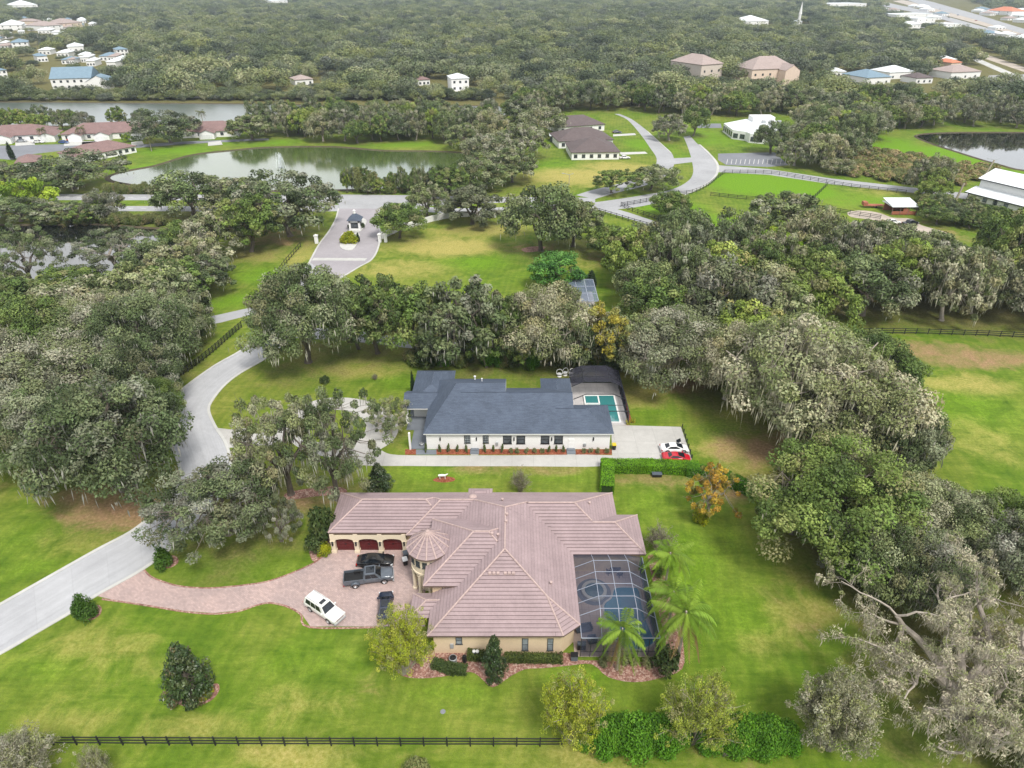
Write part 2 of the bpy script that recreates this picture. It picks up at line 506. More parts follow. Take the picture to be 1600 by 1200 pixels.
def foliage(name, trans=0.14, rough=0.6, spec=0.25, rnd=0.26):
    """leaf colours come leaf by leaf from the mesh attribute 'tint'; each plant differs a little"""
    t = NT(name)
    at = t.n('Attribute', attribute_name='tint')
    oi = t.n('ObjectInfo')
    k = t.ramp(oi.outputs['Random'], [(0.0, (1-rnd, 1-rnd, 1-rnd*0.6)), (0.5, (1.0, 1.0, 1.0)), (1.0, (1+rnd, 1+rnd*0.75, 1+rnd*0.4))])
    c = t.mix(1.0, at.outputs['Color'], k, 'MULTIPLY')
    b = t.n('BsdfPrincipled'); t.l(c, b.inputs['Base Color'])
    b.inputs['Roughness'].default_value = rough; b.inputs['Specular IOR Level'].default_value = spec
    tr = t.n('BsdfTranslucent'); t.l(c, tr.inputs['Color'])
    mx = t.n('MixShader'); mx.inputs['Fac'].default_value = trans
    t.l(b.outputs['BSDF'], mx.inputs[1]); t.l(tr.outputs['BSDF'], mx.inputs[2])
    t.l(mx.outputs['Shader'], t.out.inputs['Surface']); return t.mat
M['leaf'] = foliage('leaf')
M['leaf_far'] = foliage('leaf_far', 0.18, 0.6, 0.2, 0.48)
M['leaf_glossy'] = foliage('leaf_glossy', 0.12, 0.4, 0.5, 0.1)
M['leaf_fixed'] = foliage('leaf_fixed', 0.25, 0.6, 0.25, 0.06)
# ================================================================ the ground: one sheet to the horizon
def axis(near, step, far, grow):
    a = [0.0]
    while a[-1] < near: a.append(a[-1] + step)
    s = step
    while a[-1] < far: s *= grow; a.append(a[-1] + s)
    return a
ax = axis(150, 2.0, 9000, 1.09); XS = np.array([-q for q in ax[:0:-1]] + ax)
ay = axis(300, 1.8, 11000, 1.09); YS = np.array([-400.0, -100.0, -20.0, 10.0] + [q + 20.0 for q in ay])
# what grows or lies where: (px, py, rx, ry, channel, strength) -- channel 0 bare earth, 1 leaf litter under trees, 2 dry yellow turf, 3 lush turf
PATCH = [
 (1020,748,75,4,0,0.7),(945,745,5,22,0,0.5),(860,733,60,4,0,0.6),(760,731,60,3,0,0.7),(1145,772,40,8,0,0.9),(545,760,40,6,0,0.5),(420,360,60,10,0,0.6),(840,388,40,8,0,0.4),(960,405,50,12,0,0.4),
 (205,800,115,26,0,1.0),(150,775,80,22,0,0.8),(330,800,60,30,1,0.6),
 (1430,548,110,16,0,0.75),(1520,560,110,18,0,0.8),(1350,540,80,16,0,0.8),(1180,705,70,26,0,0.75),(1250,690,60,24,0,0.7),
 (1055,602,45,13,0,0.85),(1090,595,30,14,0,0.7),(960,585,60,7,2,0.9),(1000,615,50,22,2,0.9),(1030,640,40,14,3,0.6),
 (1140,700,60,18,2,0.9),(1170,740,60,18,2,0.8),(1130,670,40,16,3,0.7),
 (455,782,62,12,0,0.6),(520,780,40,8,0,0.5),(700,385,90,16,2,1.0),(620,420,80,14,2,0.7),(760,360,80,12,2,0.8),(870,400,60,10,3,0.6),
 (740,410,60,12,3,0.7),(830,395,60,12,3,0.7),(920,410,50,10,2,0.5),(880,430,70,10,3,0.5),
 (430,378,60,10,0,0.55),(400,400,60,10,2,0.8),(410,430,50,12,3,0.7),(350,470,50,12,3,0.8),(470,400,20,20,2,0.8),
 (900,275,90,14,2,1.0),(960,262,60,10,2,0.9),(860,262,50,14,3,0.6),(930,285,60,8,2,0.7),
 (1200,290,90,16,3,1.4),(1170,282,60,12,3,1.4),(1260,300,50,12,3,1.3),(1340,312,80,14,3,0.7),(1400,300,60,10,2,0.5),(1050,325,60,12,3,0.9),(1110,345,60,12,3,0.8),
 (1380,225,50,16,3,1.3),(1450,238,60,10,3,1.3),(1510,250,60,9,3,1.3),(1430,255,70,12,0,0.35),(1390,262,60,10,2,0.9),(1560,272,60,8,3,1.0),
 (1500,640,90,60,3,0.5),(1520,600,60,18,2,0.8),(1540,690,60,40,2,0.5),(1470,600,50,14,2,0.7),
 (480,560,40,14,2,0.6),(560,580,70,12,2,0.7),(500,590,50,14,3,0.4),(620,600,30,14,3,0.5),
 (1250,900,40,24,2,0.6),(1260,960,60,30,2,0.7),(1215,925,40,16,0,0.3),(1200,1010,50,20,2,0.5),(1280,990,30,16,0,0.5),
 (1080,880,60,60,3,0.5),(1150,950,60,80,3,0.35),(1130,850,50,40,3,0.4),(1010,790,40,26,3,0.4),
 (120,1000,70,30,2,0.45),(170,1010,80,24,2,0.55),(240,1040,50,24,2,0.4),(300,1140,90,10,2,0.6),(100,1130,90,12,2,0.5),
 (580,1080,60,16,0,0.35),(470,1100,90,14,2,0.5),(480,1180,110,14,2,0.8),(900,1185,110,10,2,0.6),(1100,1185,110,12,0,0.3),(640,1180,40,8,0,0.3),
 (620,970,40,30,3,0.5),(700,1080,90,20,3,0.5),(900,1060,60,14,3,0.6),(1000,1100,60,16,3,0.5),(480,1030,90,30,3,0.3),(60,1050,60,40,3,0.35),
 (60,830,60,40,3,0.3),(30,760,40,40,2,0.4),(120,850,60,20,2,0.5),(60,890,60,20,3,0.4),
 (300,1085,60,26,3,0.4),(290,880,60,24,3,0.5),(420,880,60,24,3,0.4),(700,740,120,12,3,0.5),(880,745,70,14,3,0.4),
 (270,235,60,8,3,0.8),(400,222,70,6,3,0.8),(230,262,30,7,3,0.8),(640,226,60,5,3,0.7),(1000,225,24,8,3,0.9),(1110,215,50,14,3,0.7),(1060,240,20,14,3,0.4),(1020,300,60,6,3,0.4),
 (1300,125,50,5,3,0.8),(480,560,90,6,1,0.3),(1450,365,60,10,0,0.6),(1500,375,60,6,0,0.5),(1400,345,40,8,0,0.5),
 (1500,1000,160,130,1,0.9),(1350,1050,60,40,1,0.4),(1350,870,90,60,1,1.0),(1500,860,120,50,1,0.9),(1300,690,140,60,1,0.8),(1360,760,110,40,1,0.7),
 (90,620,150,60,1,1.2),(160,540,150,50,1,1.2),(110,700,90,50,1,0.9),(60,560,90,60,1,1.0),(180,470,120,30,1,1.0),(90,460,90,20,1,0.7),
 (820,560,190,14,1,0.9),(1150,520,160,60,1,1.0),(1100,440,130,60,1,1.0),(1330,440,220,60,1,1.1),(1500,470,160,50,1,1.0),(1240,370,110,20,1,0.7),
 (480,545,80,14,1,0.8),(640,520,110,16,1,0.8),(80,335,130,14,1,0.8),(300,340,90,16,1,0.8),(430,350,60,20,1,0.7),(720,340,60,8,1,0.4),(830,385,60,12,1,0.6),
]
def patches_to_world(lst):
    out = []
    for px, py, rx, ry, ch, st in lst:
        x, y = G(px, py); s = scale_at(px, py)
        y0 = G(px, py + ry)[1]; y1 = G(px, py - ry)[1] if py - ry > 2 else y * 2
        out.append((x, y, rx / s, max(2.0, (y1 - y0) / 2), ch, st))
    return out
def make_ground(extra):
    nx, ny = len(XS), len(YS)
    gx, gy = np.meshgrid(XS, YS)
    co = np.c_[gx.ravel(), gy.ravel(), np.zeros(nx*ny)]
    zone = np.zeros((nx*ny, 4), np.float32)
    for x, y, rx, ry, ch, st in patches_to_world(PATCH) + extra:
        d2 = ((co[:,0]-x)/rx)**2 + ((co[:,1]-y)/ry)**2
        g = st * np.clip(1.12 - d2*0.62, 0, 1)
        zone[:,ch] = np.maximum(zone[:,ch], g)
    far = np.clip((co[:,1] - 432.0) / 22.0, 0, 1)*1.2          # woods everywhere beyond the far pond
    zone[:,1] = np.maximum(zone[:,1], far)
    zone = np.clip(zone, 0, 1.5)
    me = bpy.data.meshes.new('ground')
    idx = np.arange(nx*ny).reshape(ny, nx)
    quads = np.stack([idx[:-1,:-1], idx[:-1,1:], idx[1:,1:], idx[1:,:-1]], -1).reshape(-1, 4)
    me.vertices.add(nx*ny); me.vertices.foreach_set('co', co.ravel())
    me.loops.add(quads.size); me.loops.foreach_set('vertex_index', quads.ravel())
    me.polygons.add(len(quads)); me.polygons.foreach_set('loop_start', np.arange(0, quads.size, 4))
    me.update()
    a = me.attributes.new('zone', 'FLOAT_COLOR', 'POINT'); a.data.foreach_set('color', zone.ravel())
    t = NT('turf'); c = t.coord('World')
    at = t.n('Attribute', attribute_name='zone'); sep = t.n('SeparateColor'); t.l(at.outputs['Color'], sep.inputs['Color'])
    n1 = t.noise(c, 0.030, 6.0, 0.62, 0.6)     # broad swathes
    n2 = t.noise(c, 0.22, 6.0, 0.68, 0.8)       # patches
    n3 = t.noise(c, 2.2, 5.0, 0.7)              # tufts
    n4 = t.noise(c, 11.0, 3.0, 0.7)             # blades
    green = t.ramp(n2, [(0.28, (0.066, 0.128, 0.009)), (0.50, (0.106, 0.178, 0.014)), (0.72, (0.172, 0.228, 0.030))])
    dryc = t.ramp(n2, [(0.30, (0.145, 0.185, 0.021)), (0.70, (0.265, 0.255, 0.060))])
    f1 = t.ramp(n1, [(0.42, (0, 0, 0)), (0.68, (0.75, 0.75, 0.75))])
    col = t.mix(f1, green, dryc)
    # mower lines: broad faint bands, wandering
    mp = t.n('Mapping'); mp.inputs['Rotation'].default_value = (0, 0, R(9)); t.l(c, mp.inputs['Vector'])
    wv = t.n('TexWave', wave_type='BANDS', bands_direction='X'); wv.inputs['Scale'].default_value = 0.19
    wv.inputs['Distortion'].default_value = 6.0; wv.inputs['Detail'].default_value = 3.0; wv.inputs['Detail Scale'].default_value = 0.35
    t.l(mp.outputs['Vector'], wv.inputs['Vector'])
    col = t.mix(1.0, col, t.ramp(wv.outputs['Fac'], [(0.2, (0.94, 0.96, 0.94)), (0.8, (1.06, 1.04, 1.06))]), 'MULTIPLY')
    # cross grain: raked streaks
    mp2 = t.n('Mapping'); mp2.inputs['Rotation'].default_value = (0, 0, R(-14)); mp2.inputs['Scale'].default_value = (0.25, 1.6, 1); t.l(c, mp2.inputs['Vector'])
    n5 = t.noise(mp2.outputs['Vector'], 0.55, 5.0, 0.7, 0.8)
    col = t.mix(1.0, col, t.ramp(n5, [(0.3, (0.78, 0.84, 0.74)), (0.72, (1.28, 1.19, 1.38))]), 'MULTIPLY')
    def masked(ch, lo, hi, amt=0.85):
        m = t.n('Math', operation='MULTIPLY_ADD'); t.l(n2, m.inputs[0]); m.inputs[1].default_value = amt * 1.8; m.inputs[2].default_value = -amt * 0.9
        a_ = t.n('Math', operation='ADD'); t.l(ch, a_.inputs[0]); t.l(m.outputs[0], a_.inputs[1])
        mr = t.n('MapRange', interpolation_type='SMOOTHSTEP'); mr.inputs['From Min'].default_value = lo; mr.inputs['From Max'].default_value = hi
        t.l(a_.outputs[0], mr.inputs['Value'])
        gt = t.n('Math', operation='MULTIPLY'); sm = t.n('MapRange'); sm.inputs['From Max'].default_value = 0.15; t.l(ch, sm.inputs['Value'])
        t.l(mr.outputs['Result'], gt.inputs[0]); t.l(sm.outputs['Result'], gt.inputs[1])
        return gt.outputs[0]
    lush = t.ramp(n3, [(0.3, (0.085, 0.200, 0.007)), (0.7, (0.170, 0.310, 0.013))])
    dry2 = t.ramp(n3, [(0.3, (0.27, 0.25, 0.045)), (0.7, (0.42, 0.36, 0.13))])
    litter = t.ramp(n3, [(0.3, (0.080, 0.072, 0.028)), (0.5, (0.13, 0.125, 0.04)), (0.7, (0.20, 0.165, 0.08))])
    earth = t.ramp(n3, [(0.25, (0.22, 0.14, 0.065)), (0.6, (0.33, 0.21, 0.12)), (0.8, (0.50, 0.40, 0.30))])
    at_a = at.outputs['Alpha']
    col = t.mix(masked(at_a, 0.05, 1.15), col, lush)
    col = t.mix(masked(sep.outputs['Blue'], 0.05, 1.2), col, dry2)
    col = t.mix(masked(sep.outputs['Green'], 0.10, 1.1), col, litter)
    col = t.mix(masked(sep.outputs['Red'], 0.12, 1.1), col, earth)
    col = t.mix(1.0, col, t.ramp(n3, [(0.25, [0.80]*3), (0.75, [1.17]*3)]), 'MULTIPLY')
    col = t.mix(1.0, col, t.ramp(n4, [(0.25, [0.72]*3), (0.75, [1.26]*3)]), 'MULTIPLY')
    vw = t.n('TexVoronoi'); vw.inputs['Scale'].default_value = 0.9; t.l(c, vw.inputs['Vector'])      # clover, weeds and thin spots
    wm_ = t.n('Math', operation='MULTIPLY'); t.l(t.ramp(vw.outputs['Distance'], [(0.10, [1.0]*3), (0.30, [0.0]*3)]), wm_.inputs[0]); t.l(t.ramp(n1, [(0.40, [0.0]*3), (0.62, [0.6]*3)]), wm_.inputs[1])
    col = t.mix(wm_.outputs[0], col, t.mix(1.0, col, (1.25, 1.10, 1.5), 'MULTIPLY'))
    t.bsdf(col, 0.95, 0, 0.15, bump=n4, bstr=0.5, bdist=0.06)
    me.materials.append(t.mat)
    o = bpy.data.objects.new('ground', me); COL.objects.link(o); o['kind'] = 'structure'
    return o

# ================================================================ roads, drives, water
# private concrete road: left and right edges
RL = crom(GP([(-150,1030),(0,947),(60,913),(150,862),(215,826),(262,782),(284,745),(278,712),(262,680),(256,650),(277,617),(332,575),(375,550),(405,528),(432,495),(455,455),(485,410)]))
RR = crom(GP([(-150,1098),(0,1019),(50,990),(120,949),(149,929),(222,888),(271,850),(330,790),(359,740),(352,697),(334,667),(324,642),(330,625),(350,601),(375,582),(410,562),(440,538),(468,505),(486,475),(520,441)]))
band('private_road', RL, RR, 0.020, M['road_concrete'])
mb = MB(); kerb_mesh(mb, RL, 0.5, 0.0, 0.10, 1); kerb_mesh(mb, RR, 0.5, 0.0, 0.10, -1)
tag(mb.build('road_kerb', M['kerb_pale']), kind='structure')
EL = crom(GP([(485,410),(500,382),(515,362),(526,342),(530,326)])); ER = crom(GP([(520,441),(560,417),(580,405),(590,386),(593,365),(590,345),(592,326)]))
band('entrance_road', EL, ER, 0.024, M['entry_paving'])
mb = MB(); kerb_mesh(mb, EL, 0.5, 0.0, 0.12, 1); kerb_mesh(mb, ER, 0.5, 0.0, 0.12, -1)
mb.face([(*G(487,407),0.032),(*G(570,407.5),0.032),(*G(574,403.5),0.032),(*G(490,403),0.032)])
tag(mb.build('entrance_kerb', M['kerb_pale']), kind='structure')
# side lane on the left, and the lane that runs behind the white house
sheet('side_lane', GP([(300,500),(345,491),(390,481),(418,478),(414,489),(392,492),(345,504),(300,513)]), 0.012, M['road_concrete'])
band('back_lane', GP([(470,512),(540,514),(640,530),(760,538),(900,538),(1010,536),(1120,530)]), GP([(462,528),(540,532),(640,544),(760,551),(900,551),(1010,549),(1120,542)]), 0.016, M['asphalt_pale'])
# arterial road, two carriageways and a turning area before the gate
sheet('arterial_road', GP([(-400,302),(0,303),(300,304),(540,304),(640,305),(760,307),(800,308),(930,309),(930,318),(800,316),(660,322),(655,326),(530,326),(529,318),(300,313),(0,312.5),(-400,312)]), 0.008, M['asphalt_pale'])
sheet('arterial_road', GP([(-400,322),(0,322),(260,322),(420,323),(529,320),(530,330),(420,331),(260,330),(0,330),(-400,330)]), 0.012, M['asphalt_pale'])
sheet('arterial_road', GP([(655,322),(700,326),(780,324),(840,321),(915,318),(915,329),(840,330),(780,333),(700,334),(655,330)]), 0.015, M['asphalt_pale'])
mb = MB()
for (a, b) in (((-300,308),(500,309)),((-300,326),(500,326))):
    for k in range(40):
        t0 = k/40; t1 = t0 + 0.010
        p = [a[0]+(b[0]-a[0])*t0, a[1]+(b[1]-a[1])*t0]; q = [a[0]+(b[0]-a[0])*t1, a[1]+(b[1]-a[1])*t1]
        P_, Q_ = G(*p), G(*q)
        mb.face([(P_[0],P_[1],0.022),(Q_[0],Q_[1],0.022),(Q_[0],Q_[1]+0.3,0.022),(P_[0],P_[1]+0.3,0.022)])
tag(mb.build('lane_line', M['line_white']), kind='structure')
# boulevard on the right: two carriageways round planted islands
band('boulevard', crom(GP([(960,178),(980,187),(1000,209),(1015,230),(1026,248),(1020,264),(1000,277),(960,289),(925,297),(900,305)])),
     crom(GP([(968,178),(988,187),(1012,205),(1034,225),(1050,240),(1053,258),(1040,275),(1008,290),(960,302),(930,311)])), 0.020, M['asphalt_pale'])
band('boulevard', crom(GP([(1068,214),(1074,228),(1079,243),(1082,256),(1083,270),(1075,283),(1050,296),(1010,304),(960,312),(915,318)])),
     crom(GP([(1078,212),(1091,226),(1106,240),(1119,257),(1116,275),(1098,290),(1070,303),(1035,315),(985,325),(915,330)])), 0.024, M['asphalt_pale'])
sheet('boulevard_crossing', GP([(1040,248),(1082,246),(1084,253),(1052,257)]), 0.028, M['asphalt_pale'])
sheet('boulevard_crossing', GP([(1120,258),(1200,264),(1300,279),(1425,293),(1425,301),(1300,288),(1200,273),(1120,269)]), 0.012, M['asphalt_pale'])
sheet('boulevard_crossing', GP([(1425,293),(1520,303),(1600,318),(1600,324),(1510,311),(1425,301)]), 0.016, M['asphalt_pale'])
mb = MB()
kerb_mesh(mb, crom(GP([(1091,226),(1106,240),(1119,257),(1116,275),(1098,290),(1070,303),(1035,315)])), 1.0, 0, 0.12, 1)
kerb_mesh(mb, crom(GP([(1012,205),(1034,225),(1050,240)])), 0.6, 0, 0.12, -1)
tag(mb.build('boulevard_kerb', M['kerb_pale']), kind='structure')
sheet('parking_lot', GP([(1122,240),(1210,238),(1232,258),(1200,261),(1135,258),(1122,250)]), 0.010, M['asphalt'])
sheet('parking_lot', GP([(1088,193),(1126,193),(1128,200),(1090,200)]), 0.010, M['asphalt'])
mb = MB()
for k in range(14):
    x = 1135 + k*7
    a, b = G(x, 256.5), G(x+1.5, 249); mb.face([(a[0],a[1],.02),(a[0]+.2,a[1],.02),(b[0]+.2,b[1],.02),(b[0],b[1],.02)])
tag(mb.build('parking_line', M['line_white']), kind='structure')
# drives
circ_o = [(530+93*math.cos(a)*(1.0 if math.cos(a)>0 else 0.92), 668-47*math.sin(a)) for a in np.linspace(0, 2*math.pi, 40, endpoint=False)]
ring_o = GP(circ_o); ring_i = GP([(520+52*math.cos(a), 667-27*math.sin(a)) for a in np.linspace(0, 2*math.pi, 40, endpoint=False)])
mb = MB()
for i in range(40):
    j = (i+1) % 40
    mb.face([(*ring_o[i],.020),(*ring_o[j],.020),(*ring_i[j],.020),(*ring_i[i],.020)])
o = mb.build('circular_drive', M['drive_concrete']); tag(o, kind='structure')
if o.data.polygons[0].normal.z < 0: o.data.flip_normals()
sheet('driveway', GP([(333,668),(360,671),(400,668),(446,655),(446,690),(420,697),(385,697),(356,700),(345,686)]), 0.012, M['drive_concrete'])
sheet('driveway', crom(GP([(560,705),(580,690),(590,698),(600,706),(622,711),(700,711.5),(800,711.5),(957,711.5),(957,728),(800,728.5),(700,728.5),(632,728),(567,727),(530,716),(520,709)]), 3, True), 0.014, M['drive_concrete'])
sheet('parking_pad', GP([(955,664),(1064,667),(1080,715),(1082,728),(957,728)]), 0.018, M['drive_concrete'])
sheet('paver_driveway', GP([(150,931),(222,889),(233,901),(248,908),(280,917),(330,920),(400,913),(430,906),(462,894),(492,880),(508,868),(516,857),(640,857),(662,880),(668,905),(662,940),(664,979),(592,979),(485,979),(472,960),(457,950),(440,944),(420,941),(400,945),(373,954),(335,958),(292,955),(248,948),(204,941),(175,937)]), 0.026, M['pavers_pink'])
mb = MB()
kerb_mesh(mb, crom(GP([(222,889),(233,901),(248,908),(280,917),(330,920),(400,913),(430,906),(462,894),(492,880),(508,868)]), 4), 0.25, 0, 0.034, 1)
kerb_mesh(mb, crom(GP([(592,979),(485,979),(472,960),(457,950),(440,944),(420,941),(400,945),(373,954),(335,958),(292,955),(248,948),(204,941),(160,935)]), 4), 0.25, 0, 0.034, 1)
tag(mb.build('paver_edging', M['mulch_pink']), kind='structure')
sheet('paddock_lane', GP([(925,318),(948,322),(985,333),(1036,350),(1032,356),(980,341),(935,328),(915,326)]), 0.018, M['asphalt_pale'])
sheet('farm_track', crom(GP([(1325,331),(1350,329),(1375,333),(1395,340),(1425,342),(1440,352),(1475,362),(1480,370),(1440,364),(1420,356),(1390,349),(1360,343),(1330,339)]), 4, True), 0.010, M['sand_track'])
# ponds, each with a low earth bank round it
bank_m = plain('pond_earth', (0.075, 0.06, 0.035), 0.9, var=0.35, scale=0.6, coord='World')
def pond(outline_px, mat, bank=1.2, smooth=5):
    o = crom(GP(outline_px), smooth, True)
    sheet('pond_water', o, 0.03, mat)
    b = MB(); p = np.array(o); c = p.mean(0)
    area = 0.5*np.sum(p[:,0]*np.roll(p[:,1],-1)-np.roll(p[:,0],-1)*p[:,1])
    d = np.roll(p,-1,0)-np.roll(p,1,0); d /= (np.linalg.norm(d,axis=1)[:,None]+1e-9)
    nr = np.c_[d[:,1],-d[:,0]] * (1 if area > 0 else -1)
    q1, q2 = p + nr*bank*0.5, p + nr*bank*1.6
    q0 = p - nr*0.4
    for i in range(len(p)):
        j = (i+1) % len(p)
        for A, B, za, zb in ((q0,p,-0.05,0.18),(p,q1,0.18,0.42),(q1,q2,0.42,-0.02)):
            b.face([(*A[i],za),(*A[j],za),(*B[j],zb),(*B[i],zb)])
    tag(b.build('pond_bank', bank_m), kind='structure')
pond([(176,274),(208,266),(245,259),(300,243),(360,236),(420,231),(520,230),(600,236),(680,237),(735,242),(742,262),(700,284),(620,294),(520,297),(400,298),(300,297),(220,290),(176,282)], M['pond_water'])
pond([(-500,160),(0,160),(150,161),(400,163),(560,166),(760,166),(840,171),(800,180),(700,184),(560,187),(420,191),(300,193),(100,197),(0,197),(-500,196)], M['far_water'])
pond([(-300,352),(0,352),(60,353),(140,351),(230,357),(292,361),(285,378),(245,395),(190,425),(90,443),(0,444),(-300,440)], M['dark_water'], 0.8)
pond([(1433,212),(1480,208),(1600,207.5),(1800,208),(1800,268),(1620,268),(1560,257),(1500,239),(1452,223)], M['dark_water'], 0.8)
# ================================================================ roofs, walls, windows
def hip(x0, x1, y0, y1, ze, pitch, gable='', ends=None):
    """planes of a hip roof over a rectangle; letters in gable name the ends that stay upright. Each plane starts with its eave."""
    A,B,C_,D = (x0,y0,ze),(x1,y0,ze),(x1,y1,ze),(x0,y1,ze)
    w, d = x1-x0, y1-y0
    if d <= w or ends:
        h = d/2; zr = ze + pitch*h; ym = (y0+y1)/2
        e = x1 - (0 if 'E' in gable else h); w_ = x0 + (0 if 'W' in gable else h)
        if ends: w_, e = x0+ends[0], x1-ends[1]
        P, Q = (w_,ym,zr), (e,ym,zr)
        pl = {'S':[A,B,Q,P],'N':[C_,D,P,Q],'E':[B,C_,Q],'W':[D,A,P]}
    else:
        h = w/2; zr = ze + pitch*h; xm = (x0+x1)/2
        s = y0 + (0 if 'S' in gable else h); n = y1 - (0 if 'N' in gable else h)
        P, Q = (xm,s,zr), (xm,n,zr)
        pl = {'E':[B,C_,Q,P],'W':[D,A,P,Q],'S':[A,B,P],'N':[C_,D,Q]}
    return pl, (P, Q)
def clip_poly(poly, lo, hi):
    def half(p, k, sg):
        out = []
        for i in range(len(p)):
            a, b = p[i], p[(i+1) % len(p)]
            ia, ib = (a[1]-k)*sg >= 0, (b[1]-k)*sg >= 0
            if ia: out.append(a)
            if ia != ib:
                t = (k-a[1])/(b[1]-a[1]); out.append((a[0]+(b[0]-a[0])*t, k))
        return out
    p = half(poly, lo, 1)
    return half(p, hi, -1) if len(p) >= 3 else []
def courses(mb, pts, step=0.47, lift=0.085, butt=1):
    """lay a roof plane as overlapping courses, each with a raised lower edge"""
    P = [Vector(p) for p in pts]
    u = (P[1]-P[0]).normalized(); n = None
    for i in range(2, len(P)):
        n = (P[1]-P[0]).cross(P[i]-P[0])
        if n.length > 1e-6: break
    n.normalize()
    if n.z < 0: n = -n; 
    v = n.cross(u)
    if v.z < 0: v = -v
    poly = [((p-P[0]).dot(u), (p-P[0]).dot(v)) for p in P]
    T = max(q[1] for q in poly); k = 0
    while k*step < T - 0.02:
        t0 = k*step; t1 = min(T, t0+step+0.02)
        c = clip_poly(poly, t0, t1)
        if len(c) >= 3:
            w = lambda s, t, f: tuple(P[0] + u*s + v*t + n*(lift*max(0.0, 1-(t-t0)/step)*f + 0.004))
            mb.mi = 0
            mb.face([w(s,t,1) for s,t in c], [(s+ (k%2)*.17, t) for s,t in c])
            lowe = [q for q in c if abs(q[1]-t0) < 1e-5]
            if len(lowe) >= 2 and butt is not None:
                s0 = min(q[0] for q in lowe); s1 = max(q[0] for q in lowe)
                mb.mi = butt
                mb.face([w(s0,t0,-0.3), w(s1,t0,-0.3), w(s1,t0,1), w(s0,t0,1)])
        k += 1
    mb.mi = 0
def flat_plane(mb, pts, off=0.0):
    P = [Vector(p) for p in pts]; u = (P[1]-P[0]).normalized()
    n = None
    for i in range(2, len(P)):
        n = (P[1]-P[0]).cross(P[i]-P[0])
        if n.length > 1e-6: break
    n.normalize(); n = n if n.z > 0 else -n
    v = n.cross(u); v = v if v.z > 0 else -v
    mb.face([tuple(p + Vector((0,0,off))) for p in P], [((p-P[0]).dot(u), (p-P[0]).dot(v)) for p in P])
def ridge_caps(mb, pl, skip=(), r=0.125, hidden=None):
    done = set()
    for k, p in pl.items():
        if k in skip: continue
        for i in range(len(p)):
            a, b = p[i], p[(i+1) % len(p)]
            if abs(a[2]-b[2]) < 1e-6 and i == 0: continue
            key = tuple(sorted([tuple(round(c,3) for c in a), tuple(round(c,3) for c in b)]))
            if key in done or (Vector(a)-Vector(b)).length < .3: continue
            done.add(key)
            a_, b_ = Vector(a)+Vector((0,0,.05)), Vector(b)+Vector((0,0,.05))
            n = max(1, int((b_-a_).length/0.42))
            for j in range(n):                       # lapped cap tiles
                q0 = a_.lerp(b_, j/n); q1 = a_.lerp(b_, (j+1.12)/n if j < n-1 else 1)
                if hidden and hidden((q0+q1)/2): continue
                mb.tube([tuple(q0), tuple(q1)], [r, r*.82] if a_.z <= b_.z else [r*.82, r], 7, False)
def eave_box(mb, x0, x1, y0, y1, ze, h=0.22, inset=0.03):
    """fascia board round the eave with the soffit closing it below"""
    mb.box(x0+inset, x1-inset, y0+inset, y1-inset, ze-h, ze-0.012, skip='t')

FR = {'S':((1,0,0),(0,-1,0)), 'N':((-1,0,0),(0,1,0)), 'E':((0,1,0),(1,0,0)), 'W':((0,-1,0),(-1,0,0))}
def window(parent, p, w, h, side='S', frame='frame_bronze', glass='glass', bars=(0,1), t=0.07, name='window', label=None, R_=None):
    """p = lower middle of the opening on the wall face; frame stands proud, pane just behind it"""
    u, n = (Vector(q) for q in FR[side]) if R_ is None else (Vector(R_[0]), Vector(R_[1]))
    p = Vector(p); z = Vector((0,0,1)); mb = MB()
    def bx(a0, a1, c0, c1, d0, d1):
        q = [p+u*a+z*c+n*d for d in (d0,d1) for a,c in ((a0,c0),(a1,c0),(a1,c1),(a0,c1))]
        for f in ((4,5,6,7),(0,1,5,4),(1,2,6,5),(2,3,7,6),(3,0,4,7)): mb.face([q[i] for i in f])
    bx(-w/2,-w/2+t,0,h,-.02,.06); bx(w/2-t,w/2,0,h,-.02,.06); bx(-w/2+t,w/2-t,0,t,-.02,.057); bx(-w/2+t,w/2-t,h-t,h,-.02,.057)
    for i in range(bars[0]):
        a = -w/2 + w*(i+1)/(bars[0]+1); bx(a-t*.3,a+t*.3,t,h-t,-.02,.045)
    for i in range(bars[1]):
        c = h*(i+1)/(bars[1]+1); bx(-w/2+t,w/2-t,c-t*.4,c+t*.4,-.02,.048)
    bx(-w/2-.06,w/2+.06,-.09,-.001,-.02,.10)
    f = mb.build(name, M[frame], parent)
    g = MB(); q = [p+u*a+z*c+n*.015 for a,c in ((-w/2+t*.5,t*.5),(w/2-t*.5,t*.5),(w/2-t*.5,h-t*.5),(-w/2+t*.5,h-t*.5))]
    g.face([tuple(x) for x in q]); g.build('pane', M[glass], f)
    if label: f['label'] = label
    return f
def panel_door(parent, p, w, h, side, mat, rows=4, name='door'):
    u, n = (Vector(q) for q in FR[side]); p = Vector(p); z = Vector((0,0,1)); mb = MB()
    def bx(a0,a1,c0,c1,d0,d1):
        q = [p+u*a+z*c+n*d for d in (d0,d1) for a,c in ((a0,c0),(a1,c0),(a1,c1),(a0,c1))]
        for f in ((4,5,6,7),(0,1,5,4),(1,2,6,5),(2,3,7,6),(3,0,4,7)): mb.face([q[i] for i in f])
    bx(-w/2,w/2,0,h,-.02,.05)
    for r in range(rows):
        for c in range(2 if w < 2 else 4):
            k = 2 if w < 2 else 4; a0 = -w/2+w*(c+.12)/k; a1 = -w/2+w*(c+.88)/k
            bx(a0,a1,h*(r+.14)/rows,h*(r+.86)/rows,.05,.075)
    return mb.build(name, mat, parent)

